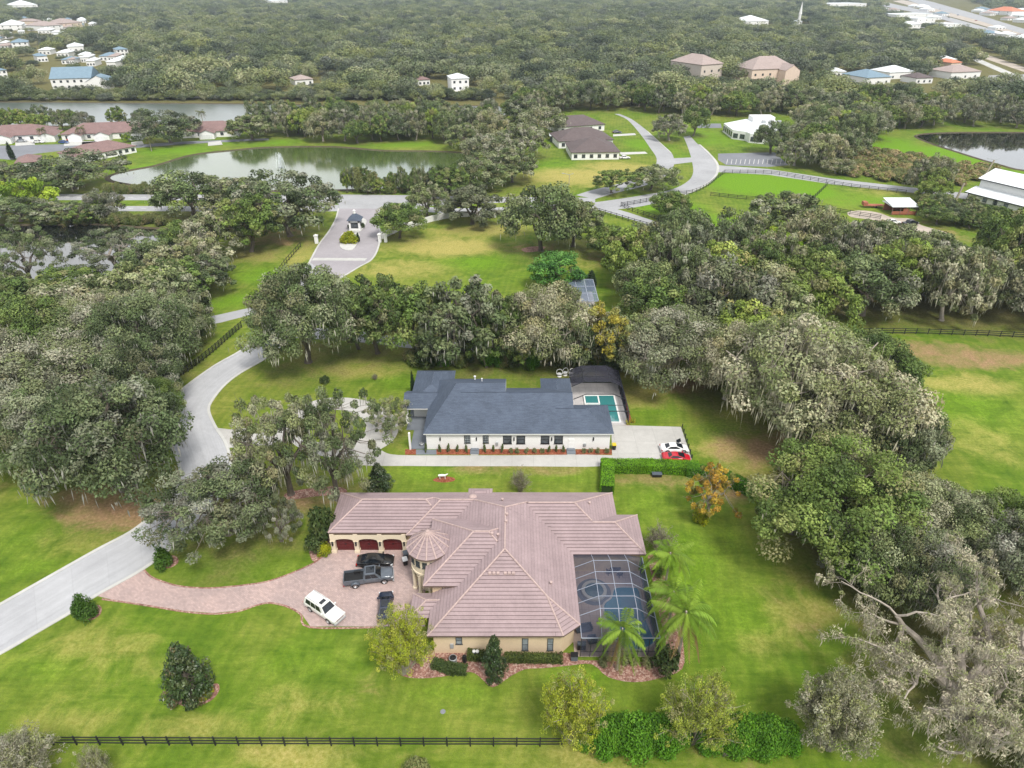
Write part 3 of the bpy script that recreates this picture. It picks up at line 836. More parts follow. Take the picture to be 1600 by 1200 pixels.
# ---------------------------------------------------------------- the cream house with the mauve tile roof
PT = 0.565
HB = thing('tiled_house', 'cream stucco house with a mauve tiled hip roof, round entry turret and three garage doors', 'house', (-2, 66, 0))
HB_OFF = Vector((-2, 66, 0))
class HM(MB):                                     # mesh of a part, world numbers stored in the house's own frame
    off = HB_OFF
    def build(self, name, mats, parent=None, **kw):
        self.v = [(p[0]-self.off.x, p[1]-self.off.y, p[2]-self.off.z) for p in self.v]
        return MB.build(self, name, mats, parent, **kw)
roofm, caps, eav = HM(), HM(), HM()
WINGS = [(-25.45,-8,70.4,78.85,3.75,''),(-14.55,2,69.9,78.88,3.752,''),(-9.9,8.1,53.2,78.9,3.754,''),(-4,14.9,66.35,78.87,3.756,''),(2,17.85,66.30,74.0,3.75,''),(-10.9,3.0,59.1,71.1,5.6,'')]
for i, (x0,x1,y0,y1,ze,g) in enumerate(WINGS):
    pl, _ = hip(x0,x1,y0,y1,ze,PT,g)
    if i == 2:                                     # chamfered south-east corner of the main wing
        c = 2.1
        A,B,C_ = (x0,y0,ze),(x1-c,y0,ze),(x1,y0+1.6,ze); S = pl['S'][2]; D=(x1,y1,ze)
        B2 = (x1-3.9, y0+4.0, ze+PT*3.9)
        pl['S'] = [A,B,B2,S]; pl['E'] = [C_,D,pl['E'][2],S,B2]; pl['T'] = [B,C_,B2]
    for k, p in pl.items(): courses(roofm, p)
    ridge_caps(caps, pl, hidden=lambda m, i=i: any(x0<=m.x<=x1 and y0<=m.y<=y1 and ze+PT*min(m.x-x0,x1-m.x,m.y-y0,y1-m.y) > m.z-.05-.07 for j,(x0,x1,y0,y1,ze,g) in enumerate(WINGS) if j != i))
    if i == 2: 
        eav.box(x0+.03,x1-2.1,y0+.03,y1-.03,ze-.22,ze-.012,skip='t'); eav.box(x1-2.1,x1-.03,y0+1.6,y1-.03,ze-.222,ze-.014,skip='tw')
        eav.face([(x1-2.1,y0+.03,ze-.22),(x1-.03,y0+1.6,ze-.22),(x1-.03,y0+1.6,ze-.012),(x1-2.1,y0+.03,ze-.012)])
        eav.face([(x1-2.1,y0+.03,ze-.2),(x1-2.1,y0+1.6,ze-.2),(x1-.03,y0+1.6,ze-.2)])
    else: eave_box(eav, x0,x1,y0,y1,ze-0.003*i)
# low porch roof between the entry and the main wing
pl, _ = hip(-12.4,-7.0,56.2,60.0,3.3,0.5,'E')
for k in ('S','W','N'): courses(roofm, pl[k])
ridge_caps(caps, pl, ('E',)); eave_box(eav, -12.4,-7.0,56.2,60.0,3.3)
pl, _ = hip(-11.6,-6.0,71.2,74.0,3.9,0.5,'')
# small cricket on the back slope
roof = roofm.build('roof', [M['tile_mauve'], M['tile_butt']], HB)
caps.build('ridge_cap', M['ridge_tile'], roof)
eav.build('fascia', M['fascia_brown'], roof)
for (x, y) in ((2.3,62.6),):
    pass
def roof_z(x, y):
    z = 0
    for (x0,x1,y0,y1,ze,g) in WINGS:
        if x0<=x<=x1 and y0<=y<=y1: z = max(z, ze+PT*min(x-x0,x1-x,y-y0,y1-y))
    return z
for px, py in ((792,806),(791,817),(778,838),(861,913),(921,788),(769,836),(785,783)):
    x, y = G(px, py, 7.0)
    for _ in range(12):
        z = roof_z(x, y); x, y = G(px, py, z)
    v = HM(); v.lathe([(.11,-.2),(.11,.32),(.20,.33),(.20,.44),(0,.50)], 10, (x,y,z)); v.build('vent_pipe', M['ridge_tile'], roof, smooth=True, angle=.6)
for px in (772,796):
    x, y = G(px, 896, 6.0)
    for _ in range(12):
        z = roof_z(x, y); x, y = G(px, 896, z)
    v = HM()
    for k in range(3): v.box(x-.7+k*.5, x-.34+k*.5, y-.16, y+.16, z-.12, z+.16)
    v.build('roof_vent', M['ridge_tile'], roof)
v = HM(); x, y, z = -5.6, 75.6, roof_z(-5.6, 75.6)
v.lathe([(.55,-.3),(.55,.25),(.50,.30),(.18,.42),(0,.46)], 14, (x,y,z)); v.build('attic_fan', M['ridge_tile'], roof, smooth=True, angle=.6)
v = HM(); pl, _ = hip(-6.5,-2.9,77.3,79.7,3.95,.4,'N'); [flat_plane(v, pl[k]) for k in pl]; v.box(-6.3,-3.1,77.5,79.4,2.5,3.93); v.build('dormer', M['tile_mauve'], roof)
# walls
wm = HM()
for i, (x0,x1,y0,y1,zt) in enumerate(((-24.85,-9,71.0,78.25,3.6),(-13.9,1.5,70.55,78.26,3.6),(-9.3,7.5,55.4,78.27,3.6),(-3.5,14.3,66.95,78.24,3.6),(2.5,17.25,66.9,73.4,3.6))):
    wm.box(x0,x1,y0,y1,-.1,zt,skip='bt')
wm.box(-9.3,5.95,53.8,56.0,-.1,3.6,skip='bt'); wm.face([(5.95,53.8,-.1),(7.5,55.4,-.1),(7.5,55.4,3.6),(5.95,53.8,3.6)])
wm.box(-8.6,2.4,59.7,70.5,3.3,5.45,skip='bt'); wm.box(-9.9,-8.7,59.72,70.48,3.0,5.44,skip='bt')
wall = wm.build('wall', M['stucco_cream'], HB)
w_ = lambda p: tuple(Vector(p) - HB_OFF)
def hwin(px0, px1, py0, py1, y=53.8, **kw):
    x0 = G(px0, py1, 1.2)[0]; x1 = G(px1, py1, 1.2)[0]
    def zat(py):
        lo, hi = 0, 6
        for _ in range(30):
            m = (lo+hi)/2
            if proj(0, y, m)[1] > py: lo = m
            else: hi = m
        return lo
    z0, z1 = zat(py1), zat(py0)
    sx = FPX/(y*_c+(CAM_H-1.5)*_s)
    return window(HB, w_(((px0+px1)/2/sx-800/sx, y, z0)), (px1-px0)/sx, z1-z0, **kw)
for a in ((815.5,825.5),(855,864.5)): hwin(a[0],a[1],997.5,1016, glass='glass_pale')
hwin(712.5,722.5,995.5,1006, glass='glass_pale')
b = HM(); b.box(-7.35,-6.95,53.62,53.8,1.05,1.75); b.build('meter_box', M['grey_metal'], HB)
# garage: three arched doors behind a pillared arcade
gx = [-25.05,-21.78,-18.42,-15.05]
arc = HM(); yf, yb = 70.35, 71.0
for i in range(3):
    xa, xb = gx[i]+.30, gx[i+1]-.30; xm = (xa+xb)/2; hw = (xb-xa)/2; n = 10
    prev = None
    for k in range(n+1):
        x = xa + (xb-xa)*k/n; z = 2.25 + .42*math.sqrt(max(0,1-((x-xm)/hw)**2)) if 0<k<n else 2.25
        if prev:
            arc.face([(prev[0],yf,prev[1]),(x,yf,z),(x,yf,3.45),(prev[0],yf,3.45)])
            arc.face([(prev[0],yf,prev[1]),(prev[0],yb,prev[1]),(x,yb,z),(x,yf,z)])
        prev = (x,z)
for i, x in enumerate(gx):
    arc.box(x-.30,x+.30,yf,yb,-.05,3.45,skip='bn'); arc.box(x-.38,x+.38,yf-.08,yb,-.04,.45,skip='b'); arc.box(x-.36,x+.36,yf-.06,yb,2.12,2.26)
arc.build('garage_arcade', M['trim_cream'], HB)
for i in range(3):
    xa, xb = gx[i]+.32, gx[i+1]-.32; xm=(xa+xb)/2; hw=(xb-xa)/2
    d = HM(); y = 70.93
    top = [(xa + (xb-xa)*k/12, 2.22+.42*math.sqrt(max(0,1-((xa+(xb-xa)*k/12-xm)/hw)**2))) for k in range(13)]
    d.face([(xa,y,0.02),(xb,y,0.02)] + [(x,y,z) for x,z in reversed(top)])
    for r in range(4):
        for c in range(4):
            x0 = xa+(xb-xa)*(c+.1)/4; x1 = xa+(xb-xa)*(c+.9)/4
            d.box(x0,x1,y-.035,y-.002,.12+r*.56,.56+r*.56,skip='n')
    g = d.build('garage_door', M['garage_red'], HB)
    h = HM(); h.box(xm-.14,xm+.14,y-.09,y-.036,1.18,1.30); h.build('handle', M['frame_black'], g)
for x in (-25.05,-21.78,-18.42,-15.05):
    l = HM(); l.box(x-.10,x+.10,yf-.24,yf-.02,1.55,2.0); l.lathe([(.0,.30),(.16,.12),(.02,0)],8,(x,yf-.13,2.0)); l.build('wall_lantern', M['frame_black'], HB)
# round entry turret
TX, TY, TR, TZ, TA = -10.75, 64.8, 2.85, 7.0, 9.3
tr, tc, tw_ = HM(), HM(), HM()
NS = 14
for k in range(NS):
    a0, a1 = 2*math.pi*(k-.5)/NS, 2*math.pi*(k+.5)/NS
    e0 = (TX+TR*math.cos(a0),TY+TR*math.sin(a0),TZ); e1 = (TX+TR*math.cos(a1),TY+TR*math.sin(a1),TZ)
    courses(tr, [e0,e1,(TX,TY,TA)], step=.36, lift=.05)
    if k % 1 == 0: tc.tube([(e0[0],e0[1],e0[2]+.06),(TX,TY,TA+.05)], [.11,.09], 6)
tc.lathe([(.22,-.1),(.24,.12),(.10,.24),(.05,.4),(0,.45)], 10, (TX,TY,TA))
tw_.lathe([(TR-.03,TZ-.22),(TR-.03,TZ-.015)], 28, (TX,TY,0)); 
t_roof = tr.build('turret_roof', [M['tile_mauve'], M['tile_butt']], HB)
tc.build('turret_rib', M['ridge_tile'], t_roof)
tw_.build('turret_fascia', M['fascia_brown'], t_roof)
dr = HM(); rw = 2.35
dr.lathe([(rw,3.95),(rw,TZ-.25),(TR-.05,TZ-.2)], 40, (TX,TY,0)); dr.lathe([(rw+.10,3.72),(rw+.10,4.02),(rw-.02,4.05)], 40, (TX,TY,0)); dr.lathe([(rw-.35,3.9),(rw+.1,3.72)],40,(TX,TY,0))
dr.lathe([(rw-.9,-.05),(rw-.9,3.95)], 32, (TX,TY,0))
dr.build('turret_wall', M['trim_cream'], HB, smooth=True, angle=.5)
for k in range(6):
    a = R(165 + k*36); x, y = TX+rw*.95*math.cos(a), TY+rw*.95*math.sin(a)
    c = HM(); c.lathe([(.36,-.05),(.36,.28),(.24,.36),(.22,3.3),(.32,3.45),(.34,3.75)], 12, (x,y,0)); c.build('column', M['trim_cream'], HB, smooth=True, angle=.5)
for deg in (214,238,262,286):
    a = R(deg); x, y = TX+rw*math.cos(a), TY+rw*math.sin(a); n = (math.cos(a),math.sin(a),0); u = (-math.sin(a),math.cos(a),0)
    window(HB, w_((x,y,5.15)), .62, .95, glass='glass', bars=(1,1), t=.05, R_=(u,n))
for (x,y) in ((-9.4,60.4),):
    c = HM(); c.lathe([(.34,0.0),(.34,.3),(.22,.38),(.20,2.5),(.32,2.66),(.33,3.1)], 12, (x,y,0)); c.build('column', M['trim_cream'], HB, smooth=True, angle=.5)
# lintel over the entry columns
c = HM(); c.box(-8.6,-6.2,59.9,60.5,-.05,3.3); c.build('porch_lintel', M['trim_cream'], HB)

# screened pool court on the east side
CG = thing('pool_enclosure', 'pale aluminium screen enclosure over the pool of the tiled house', 'pool enclosure', (12, 60, 0))
class CM(HM): off = Vector((12, 60, 0))
zp, zf = 3.3, 5.0; XL, XA, XB, XRr = 8.15, 10.55, 14.95, 17.35
beams_y = [64.0, 62.05, 60.1, 58.1, 56.2]
fr = CM(); w = .07
yS, yN = 53.3, 66.25
for y in beams_y:
    fr.bar((XL,y,3.75),(XA,y,zf),w); fr.bar((XA,y,zf),(XB,y,zf),w); fr.bar((XB,y,zf),(XRr,y,zp),w)
for x in (XA,(XA+XB)/2,XB):
    fr.bar((x,beams_y[0],zf),(x,yN,3.75),w); fr.bar((x,beams_y[0],zf),(x,beams_y[-1],zf),w*.9); fr.bar((x,beams_y[-1],zf),(x,yS,zp),w)
fr.bar((XL,yS,zp),(XRr,yS,zp),w*1.3); fr.bar((XRr,yS,zp),(XRr,yN,zp),w*1.3); fr.bar((XL,yS,zp),(XL,56,zp+.4),w)
fr.build('roof_frame', M['cage_silver'], CG)
fr = CM()
for y in [yS]+beams_y[::-1]+[yN-.1]: fr.bar((XRr,y,0),(XRr,y,zp-.05),w)
for x in (XL,9.3,XA+.3,(XA+XB)/2,XB,16.2): fr.bar((x,yS,0),(x,yS,zp-.05),w)
fr.bar((XL,yS,.95),(XRr,yS,.95),w*.8); fr.bar((XRr,yS+.05,.95),(XRr,yN,.95),w*.8)
fr.build('wall_frame', M['cage_dark'], CG)
s = CM(); e = .0
ys = [yN]+beams_y+[yS]
for i in range(len(ys)-1):
    a, b = ys[i], ys[i+1]
    za = zf if i > 0 else 3.75; zb = zf if i < len(ys)-2 else zp
    la = 3.75; lb = 3.75 if i < len(ys)-2 else zp
    s.face([(XL,a,la),(XL,b,lb),(XA,b,zb),(XA,a,za)]); s.face([(XA,a,za),(XA,b,zb),(XB,b,zb),(XB,a,za)]); s.face([(XB,a,za),(XB,b,zb),(XRr,b,zp),(XRr,a,zp)])
s.build('roof_screen', M['screen_mesh'], CG)
s = CM(); s.face([(XRr,yS,0),(XRr,yN,0),(XRr,yN,zp),(XRr,yS,zp)]); s.build('side_screen', M['screen_side'], CG)
s = CM(); s.face([(XL,yS,0),(XRr,yS,0),(XRr,yS,zp),(XL,yS,zp)]); s.build('front_screen', M['screen_mesh'], CG)
d = CM(); d.box(8.3,9.2,yS-.06,yS-.02,.1,2.1); 
sheet('pool_deck', [(7.5,53.25),(17.5,53.25),(17.5,67),(7.5,67)], 0.05, M['deck'])
# pool: freeform basin with a raised rim, water inside
def basin(name, label, cat, outline, rim_w, rim_z, water_z, rim_mat, water_mat, z0=0.0):
    p = np.array(outline); c = p.mean(0)
    area = 0.5*np.sum(p[:,0]*np.roll(p[:,1],-1)-np.roll(p[:,0],-1)*p[:,1])
    if area < 0: p = p[::-1]
    d = np.roll(p,-1,0)-np.roll(p,1,0); d /= np.linalg.norm(d,axis=1)[:,None]
    q = p + np.c_[d[:,1],-d[:,0]]*rim_w
    r = thing(name, label, cat, (c[0],c[1],0)); mb = MB()
    for i in range(len(p)):
        j = (i+1) % len(p); P = lambda a, z: (a[0]-c[0],a[1]-c[1],z)
        mb.face([P(q[i],rim_z),P(q[j],rim_z),P(p[j],rim_z),P(p[i],rim_z)]); mb.face([P(p[i],rim_z),P(p[j],rim_z),P(p[j],z0),P(p[i],z0)]); mb.face([P(q[j],z0),P(q[j],rim_z),P(q[i],rim_z),P(q[i],z0)])
    mb.build('coping', rim_mat, r)
    o = sheet('water', [(a[0]-c[0],a[1]-c[1]) for a in p], water_z, water_mat, kind=None, parent=r)
    return r
z_ = .06
pool_px = [(944,925),(958,926),(962,920),(996,921),(1000,945),(1004,970),(1006,1000),(1000,1003),(980,1001),(968,994),(950,975),(947,950)]
basin('swimming_pool', 'blue swimming pool under the pale screen enclosure of the tiled house', 'pool', crom(GP([(944,947),(956,935),(962,920),(988,919),(997,922),(1002,945),(1008,968),(1015,985),(1021,1003),(1006,1013),(985,1013),(962,1000),(950,975)]),4,True), .25, .09, .07, M['deck_grey'], M['pool_blue'])
scx, scy = G(928, 925)
basin('spa_tub', 'round raised spa with a pale rim at the corner of the blue pool', 'spa', [(scx+1.25*math.cos(a),scy+1.25*math.sin(a)) for a in np.linspace(0,6.283,28,endpoint=False)], .42, .42, .34, M['kerb_pale'], M['spa_water'])
o = sheet('spa_surround', [(scx+2.25*math.cos(a),scy+2.3*math.sin(a)) for a in np.linspace(0,6.283,36,endpoint=False)], .056, M['step_grey'])
# patio furniture seen through the screen
def patio_table(x, y, label, n=4):
    t = thing('patio_table', label, 'table', (x,y,.05))
    m = MB(); m.lathe([(0,.70),(.72,.70),(.72,.74),(0,.74)],18); m.build('table_top', M['black_plastic'], t)
    m = MB(); m.lathe([(.3,0),(.3,.04),(.05,.07),(.05,.7)],10); m.build('pedestal', M['black_plastic'], t)
def patio_chair(x, y, rz, label, mat='black_plastic', group='dark patio chairs round the table'):
    t = thing('patio_chair', label, 'chair', (x,y,.05), rz, group)
    m = MB(); m.box(-.27,.27,-.27,.27,.40,.48); m.build('seat', M[mat], t)
    m = MB(); m.box(-.27,.27,.22,.29,.48,.95); m.build('backrest', M[mat], t)
    for a in (-.24,.24):
        for b in (-.24,.24): m = MB(); m.bar((a,b,0),(a,b,.4),.05); m.build('leg', M[mat], t)
ptx, pty = G(961, 893)
patio_table(ptx, pty, 'round dark dining table on the pool deck by the house wall')
for k in range(4):
    a = k*1.571+.5; patio_chair(ptx+1.05*math.cos(a), pty+1.05*math.sin(a), a-1.571, 'dark patio chair pulled up to the round table under the screen')
for px, py, lab in ((912,985,'dark wicker sofa by the house corner on the pool deck'),(925,1003,'dark wicker armchair nearest the front screen of the pool court')):
    x, y = G(px, py); t = thing('wicker_seat', lab, 'sofa', (x,y,.05), .2)
    L = 1.0 if 'sofa' in lab else .5
    m = MB(); m.box(-L,L,-.4,.4,.08,.42); m.build('base', M['grey_plastic'], t)
    m = MB(); m.box(-L,L,.25,.42,.42,.85); m.build('backrest', M['grey_plastic'], t)
    for sg in (-1,1): m = MB(); m.box(sg*L-.08,sg*L+.08,-.4,.25,.42,.62); m.build('armrest', M['grey_plastic'], t)
x, y = G(958, 905); 

# ---------------------------------------------------------------- the white house with the slate-blue shingle roof
WB = thing('white_house', 'long white stucco house with a slate blue shingle roof and black framed windows', 'house', (0, 104, 0))
class WM(HM): off = Vector((0, 104, 0))
r, e = WM(), WM(); GABLES = []; PW = 0.49
W3 = [(-15.0,-1.1,94.4,112.7,3.55,'E'),(-9.0,10.6,94.404,109.3,3.553,'EW'),(3,17.2,94.41,103.4,3.556,''),(-19.5,-9,102.2,108.2,3.56,'W'),(-18.5,-11.0,104.2,115.9,3.54,''),(5.4,11.1,104,112.9,3.545,'')]
for i, (x0,x1,y0,y1,ze,g) in enumerate(W3):
    pl, (P,Q) = hip(x0,x1,y0,y1,ze,PW,g,(5.2,0) if i == 0 else None)
    for k, p in pl.items():
        if k in g: tr_ = WM(); tr_.face(p); GABLES.append(tr_)
        else: courses(r, p, step=.30, lift=.012, butt=None)
    if x1-x0 >= y1-y0: r.tube([P,Q],[.07,.07],5)
    eave_box(e, x0,x1,y0,y1,ze-.003*i,h=.2)
roofw = r.build('roof', M['shingle_slate'], WB); e.build('fascia', M['white_paint'], roofw)
for tr_ in GABLES: tr_.build('gable', M['stucco_white'], roofw)
for px, py, rr in ((742,590,.22),(753,593.5,.14),(856,618,.18)):
    x, y = G(px, py, 6.5); v = WM(); v.lathe([(rr*.6,-.4),(rr*.6,.15),(rr,.2),(rr,.32),(0,.4)], 12, (x,y,6.5)); v.build('vent_pipe', M['white_plastic'], roofw, smooth=True, angle=.5)
wm = WM()
yS = 94.95
for (x0,x1,y0,y1) in ((-14.6,-1.5,yS,112.1),(-9,10.1,yS+.003,108.8),(3,16.7,yS+.006,102.9),(-18,-11.5,104.8,115.3),(5.9,10.6,104,112.3),(-12,-9,102.8,107.6)): wm.box(x0,x1,y0,y1,-.1,3.42,skip='bt')
wm.box(-17.6,-17.3,yS-.2,yS+.2,0,3.4); wm.box(-19.2,-18.7,102.7,103.2,-.1,3.4); wm.box(-19.2,-18.7,107.2,107.7,-.1,3.4)
wm.build('wall', M['stucco_white'], WB)
ww = lambda p: tuple(Vector(p) - WM.off)
def wwin(p0, p1, y0, y1, **kw):
    sx = FPX/(yS*_c+(CAM_H-1.8)*_s)
    z = []
    for py in (y1, y0):
        lo, hi = 0, 6
        for _ in range(30):
            m = (lo+hi)/2
            if proj(0, yS, m)[1] > py: lo = m
            else: hi = m
        z.append(lo)
    return window(WB, ww((((p0+p1)/2-800)/sx, yS, z[0])), (p1-p0)/sx, z[1]-z[0], frame='frame_black', **kw)
for a, b in ((725.5,735),(754.5,763.5)): wwin(a,b,680.5,692, bars=(2,2), t=.09, glass='glass_pale')
for a, b in ((786,799.5),(807,820.5),(845,858.5),(866,879.5)): wwin(a,b,681,693, bars=(0,1), t=.10)
sxw = FPX/(yS*_c+(CAM_H-1.8)*_s)
for px in (688,744.5,803.2,862,927): 
    l = WM(); x = (px-800)/sxw; l.box(x-.10,x+.10,yS-.17,yS-.004,1.85,2.4); l.box(x-.07,x+.07,yS-.14,yS-.02,2.42,2.52); l.build('wall_lamp', M['frame_black'], WB)
for px in (741.5, 892.5):                       # side doors with grey steps
    x = (px-800)/sxw; panel_door(WB, ww((x,yS,.12)), 1.0, 2.05, 'S', M['stucco_white'], 3)
    st = WM(); st.box(x-.75,x+.75,yS-1.5,yS-.01,0,.14); st.box(x-.6,x+.6,yS-.62,yS-.012,.14,.26); st.build('doorstep', M['step_grey'], WB)
    c = WM(); c.box(x-.8,x+.8,yS-.75,yS-.004,2.22,2.30) if False else None
for px, z, w, h in ((776.5,.9,.4,.6),(914,.7,.45,.5)):
    b = WM(); x = (px-800)/sxw; b.box(x-w/2,x+w/2,yS-.2,yS-.004,z,z+h); b.build('meter_box', M['grey_metal'], WB)
# front porch floor at the west end, wall behind it
p = WM(); p.box(-17.5,-14.7,94.9,100.5,.01,.14); p.build('porch_floor', M['step_grey'], WB)
p = WM(); p.lathe([(0,0),(.3,0),(.42,.5),(.36,.55)],12,(-15.6,95.8,.14)); p.build('planter_pot', M['grey_metal'], WB)
panel_door(WB, ww((-16.8,102.86,.1)), 0.1, .1, 'S', M['frame_black'], 1) if False else None
pf = WM(); pf.box(-18.9,-14.7,100.6,107.4,.008,.12); pf.build('entry_floor', M['step_grey'], WB)
# dark screened pool court behind the white house
C2 = thing('pool_enclosure', 'dark bronze screen enclosure over the teal pool behind the white house', 'pool enclosure', (15, 110, 0))
class DM(HM): off = Vector((15, 110, 0))
xa, xb, ya, yb = 11.3, 21.0, 102.4, 117.0; zl, zh = 2.9, 4.0; xm0, xm1 = 13.6, 18.6
f = DM(); wB = .11
rows = [117.0,114.9,112.8,110.9]
for y in rows+[106.4]:
    f.bar((xa,y,zl),(xm0,y,zh),wB); f.bar((xm0,y,zh),(xm1,y,zh),wB); f.bar((xm1,y,zh),(xb,y,zl),wB)
    f.bar((xb,y,0),(xb,y,zl),wB)
for x in (xm0,(xm0+xm1)/2,xm1): f.bar((x,rows[0],zh),(x,rows[-1],zh),wB*.8)
f.bar((xb,ya,zl),(xb,yb,zl),wB); f.bar((xa,ya+2,zl),(xb,ya+2,zl),wB*.8); f.bar((xb,ya,0),(xb,ya,zl),wB*1.2); f.bar((17.4,ya,0),(17.4,ya,zl),wB); f.bar((17.4,ya,zl),(xb,ya,zl),wB)
f.build('frame', M['cage_dark'], C2)
s = DM()
for i in range(3):
    a, b = rows[i], rows[i+1]
    s.face([(xa,a,zl),(xa,b,zl),(xm0,b,zh),(xm0,a,zh)]); s.face([(xm0,a,zh),(xm0,b,zh),(xm1,b,zh),(xm1,a,zh)]); s.face([(xm1,a,zh),(xm1,b,zh),(xb,b,zl),(xb,a,zl)])
s.build('roof_screen', M['screen_dense'], C2)
s = DM(); s.face([(xb,ya,0),(xb,yb,0),(xb,yb,zl),(xb,ya,zl)]); s.face([(xa,yb,0),(xb,yb,0),(xb,yb,zl),(xm1,yb,zh),(xm0,yb,zh),(xa,yb,zl)]); s.build('side_screen', M['screen_dense'], C2)
sheet('pool_deck', [(10.5,102.2),(21.1,102.2),(21.1,117.1),(10.5,117.1)], .05, M['deck_grey'])
basin('swimming_pool', 'teal rectangular pool behind the white house', 'pool', [(14.2,103.2),(19.6,103.2),(19.6,112.2),(14.2,112.2)], .35, .10, .08, M['white_paint'], M['pool_teal'])
basin('spa_tub', 'square white rimmed spa at the far end of the teal pool', 'spa', [(14.0,109.0),(16.4,109.0),(16.4,111.6),(14.0,111.6)], .35, .45, .38, M['white_paint'], M['pool_teal'])
# ================================================================ vehicles
def loft(mb, st, prof):
    """body skin through cross sections; st rows (x, zlow, zbelt, halfwidth, crown)"""
    rings = []
    for (x, zl, zb, hw, cr) in st:
        rings.append([(x, sy*hw*wy, zl+(zb-zl)*wz + (cr if top else 0)) for wy, wz, top, sy in prof])
    for i in range(len(rings)-1):
        for k in range(len(prof)-1):
            mb.face([rings[i][k], rings[i+1][k], rings[i+1][k+1], rings[i][k+1]])
    mb.face(rings[0][::-1]); mb.face(rings[-1])
HALF = [(0.0,0.0,0),(0.80,0.0,0),(0.94,0.10,0),(1.0,0.38,0),(1.0,0.62,0),(0.965,0.90,0),(0.90,1.0,0),(0.45,1.0,1),(0.0,1.0,1)]
PROF = [(wy,wz,t,-1) for wy,wz,t in HALF] + [(wy,wz,t,1) for wy,wz,t in HALF[-2::-1]]
def car(label, loc, rz, paint, L=4.8, W=1.85, st=None, cab=None, wheels=(1.45,-1.4), wr=.34, rim='rim_silver', cat='car', name='parked_car', group=None,
        sunroof=None, bed=None, sidewins=2, rails=False, dual=False, glasstop=False, grille=True, opendoor=False):
    c = thing(name, label, cat, loc, rz, group)
    mb = MB(); loft(mb, st, PROF)
    body = mb.build('body', paint, c, smooth=True, angle=.75)
    # cabin: frustum (x rear base, x front base, x rear top, x front top, z belt, z roof, half width base, half width top)
    xr, xf, tr, tf, zb, zr, hb, ht = cab
    def P(x0, x1, y0, y1, t, x2=None): pass
    B = {'rb':(xr,zb,hb),'fb':(xf,zb,hb),'rt':(tr,zr,ht),'ft':(tf,zr,ht)}
    v = lambda k, s, w=1.0: Vector((B[k][0], s*B[k][2]*w, B[k][1]))
    m = MB()
    zc = .045
    rt0, rt1, ft0, ft1 = v('rt',-1), v('rt',1), v('ft',-1), v('ft',1)
    xm = (tr+tf)/2
    mid = lambda s: Vector((xm, s*ht*1.03, zr+.02)); cm = Vector((xm,0,zr+zc)); cr_ = Vector((tr,0,zr+zc*.5)); cf = Vector((tf,0,zr+zc*.5))
    m.face([rt0,mid(-1),cm,cr_]); m.face([mid(-1),ft0,cf,cm]); m.face([cr_,cm,mid(1),rt1]); m.face([cm,cf,ft1,mid(1)])
    for s in (-1,1):
        a,b,d,e = v('rb',s),v('fb',s),v('ft',s),v('rt',s)
        m.face([a,b,d,mid(s),e] if s < 0 else [e,mid(s),d,b,a])
    m.face([v('fb',-1),v('fb',1),ft1,cf,ft0]); m.face([v('rb',1),v('rb',-1),rt0,cr_,rt1])
    m.build('cabin', paint, c, smooth=True, angle=.5)
    def pane(name, q, nrm, off=.012):
        g = MB(); g.face([tuple(x + nrm*off) for x in q]); return g.build(name, M['car_glass'], c)
    def quad(a,b,d,e,i0,i1,j0,j1):
        f = lambda i,j: (a.lerp(b,i)).lerp(e.lerp(d,i), j)
        return [f(i0,j0),f(i1,j0),f(i1,j1),f(i0,j1)]
    q = quad(v('fb',-1),v('fb',1),ft1,ft0,.07,.93,.06,.93); n = (q[1]-q[0]).cross(q[3]-q[0]).normalized(); n = n if n.x>0 else -n
    pane('windshield', q, n, .02)
    q = quad(v('rb',-1),v('rb',1),rt1,rt0,.09,.91,.18,.92); n = (q[1]-q[0]).cross(q[3]-q[0]).normalized(); n = n if n.x<0 else -n
    pane('rear_window', q, n, .02)
    for s in (-1,1):
        a,b,d,e = v('rb',s),v('fb',s),v('ft',s),v('rt',s)
        n = (b-a).cross(e-a).normalized(); n = n if n.y*s>0 else -n
        lo, hi = .10, .88
        for k in range(sidewins):
            i0 = .08 + .80*k/sidewins + .012; i1 = .08 + .80*(k+1)/sidewins - .012
            pane('side_window', quad(a,b,d,e,i0,i1,lo,hi), n, .025)
        mi = MB(); x = xf-.30; mi.box(x-.07,x+.10,min(s*hb,s*(hb+.26)),max(s*hb,s*(hb+.26)),zb+.03,zb+.20); mi.build('mirror', paint, c)
        hx = (xr+xf)/2
        for hxx in (hx+.15, hx-.75)[:sidewins if sidewins<3 else 2]: h = MB(); h.box(hxx,hxx+.18,s*W/2*.985-.02,s*W/2*.985+.02,zb-.20,zb-.16); h.build('door_handle', M['chrome'], c)
        if rails:
            rl = MB(); rl.bar((tr+.1,s*ht*.86,zr+.085),(tf-.5,s*ht*.86,zr+.085),.05); rl.build('roof_rail', M['chrome'], c)
    if sunroof:
        g = MB(); x0,x1,w = sunroof; g.box(x0,x1,-w,w,zr+.03,zr+.058,skip='b'); g.build('sunroof', M['car_glass'], c)
    if glasstop:
        g = MB(); g.box(tr+.15,tf-.1,-ht*.8,ht*.8,zr+.03,zr+.056,skip='b'); g.build('glass_roof', M['car_glass'], c)
    xfr, xre = st[-1][0], st[0][0]
    zf = st[-2][2]; zrr = st[1][2]
    for s in (-1,1):
        l = MB(); l.box(st[-1][0]-.30,st[-1][0]-.04,s*W*.40-.17,s*W*.40+.17,zf-.24,zf-.06) ; l.build('headlight', M['lamp_clear'], c)
        l = MB(); l.box(xre-.03,xre+.14,s*W*.41-.13,s*W*.41+.13,zrr-.34,zrr-.10); l.build('taillight', M['lamp_red'], c)
    g = MB(); g.box(xfr-.08,xfr+.02,-W*.28,W*.28,zf-.36,zf-.12); g.build('grille', M['chrome'] if grille else M['frame_black'], c)
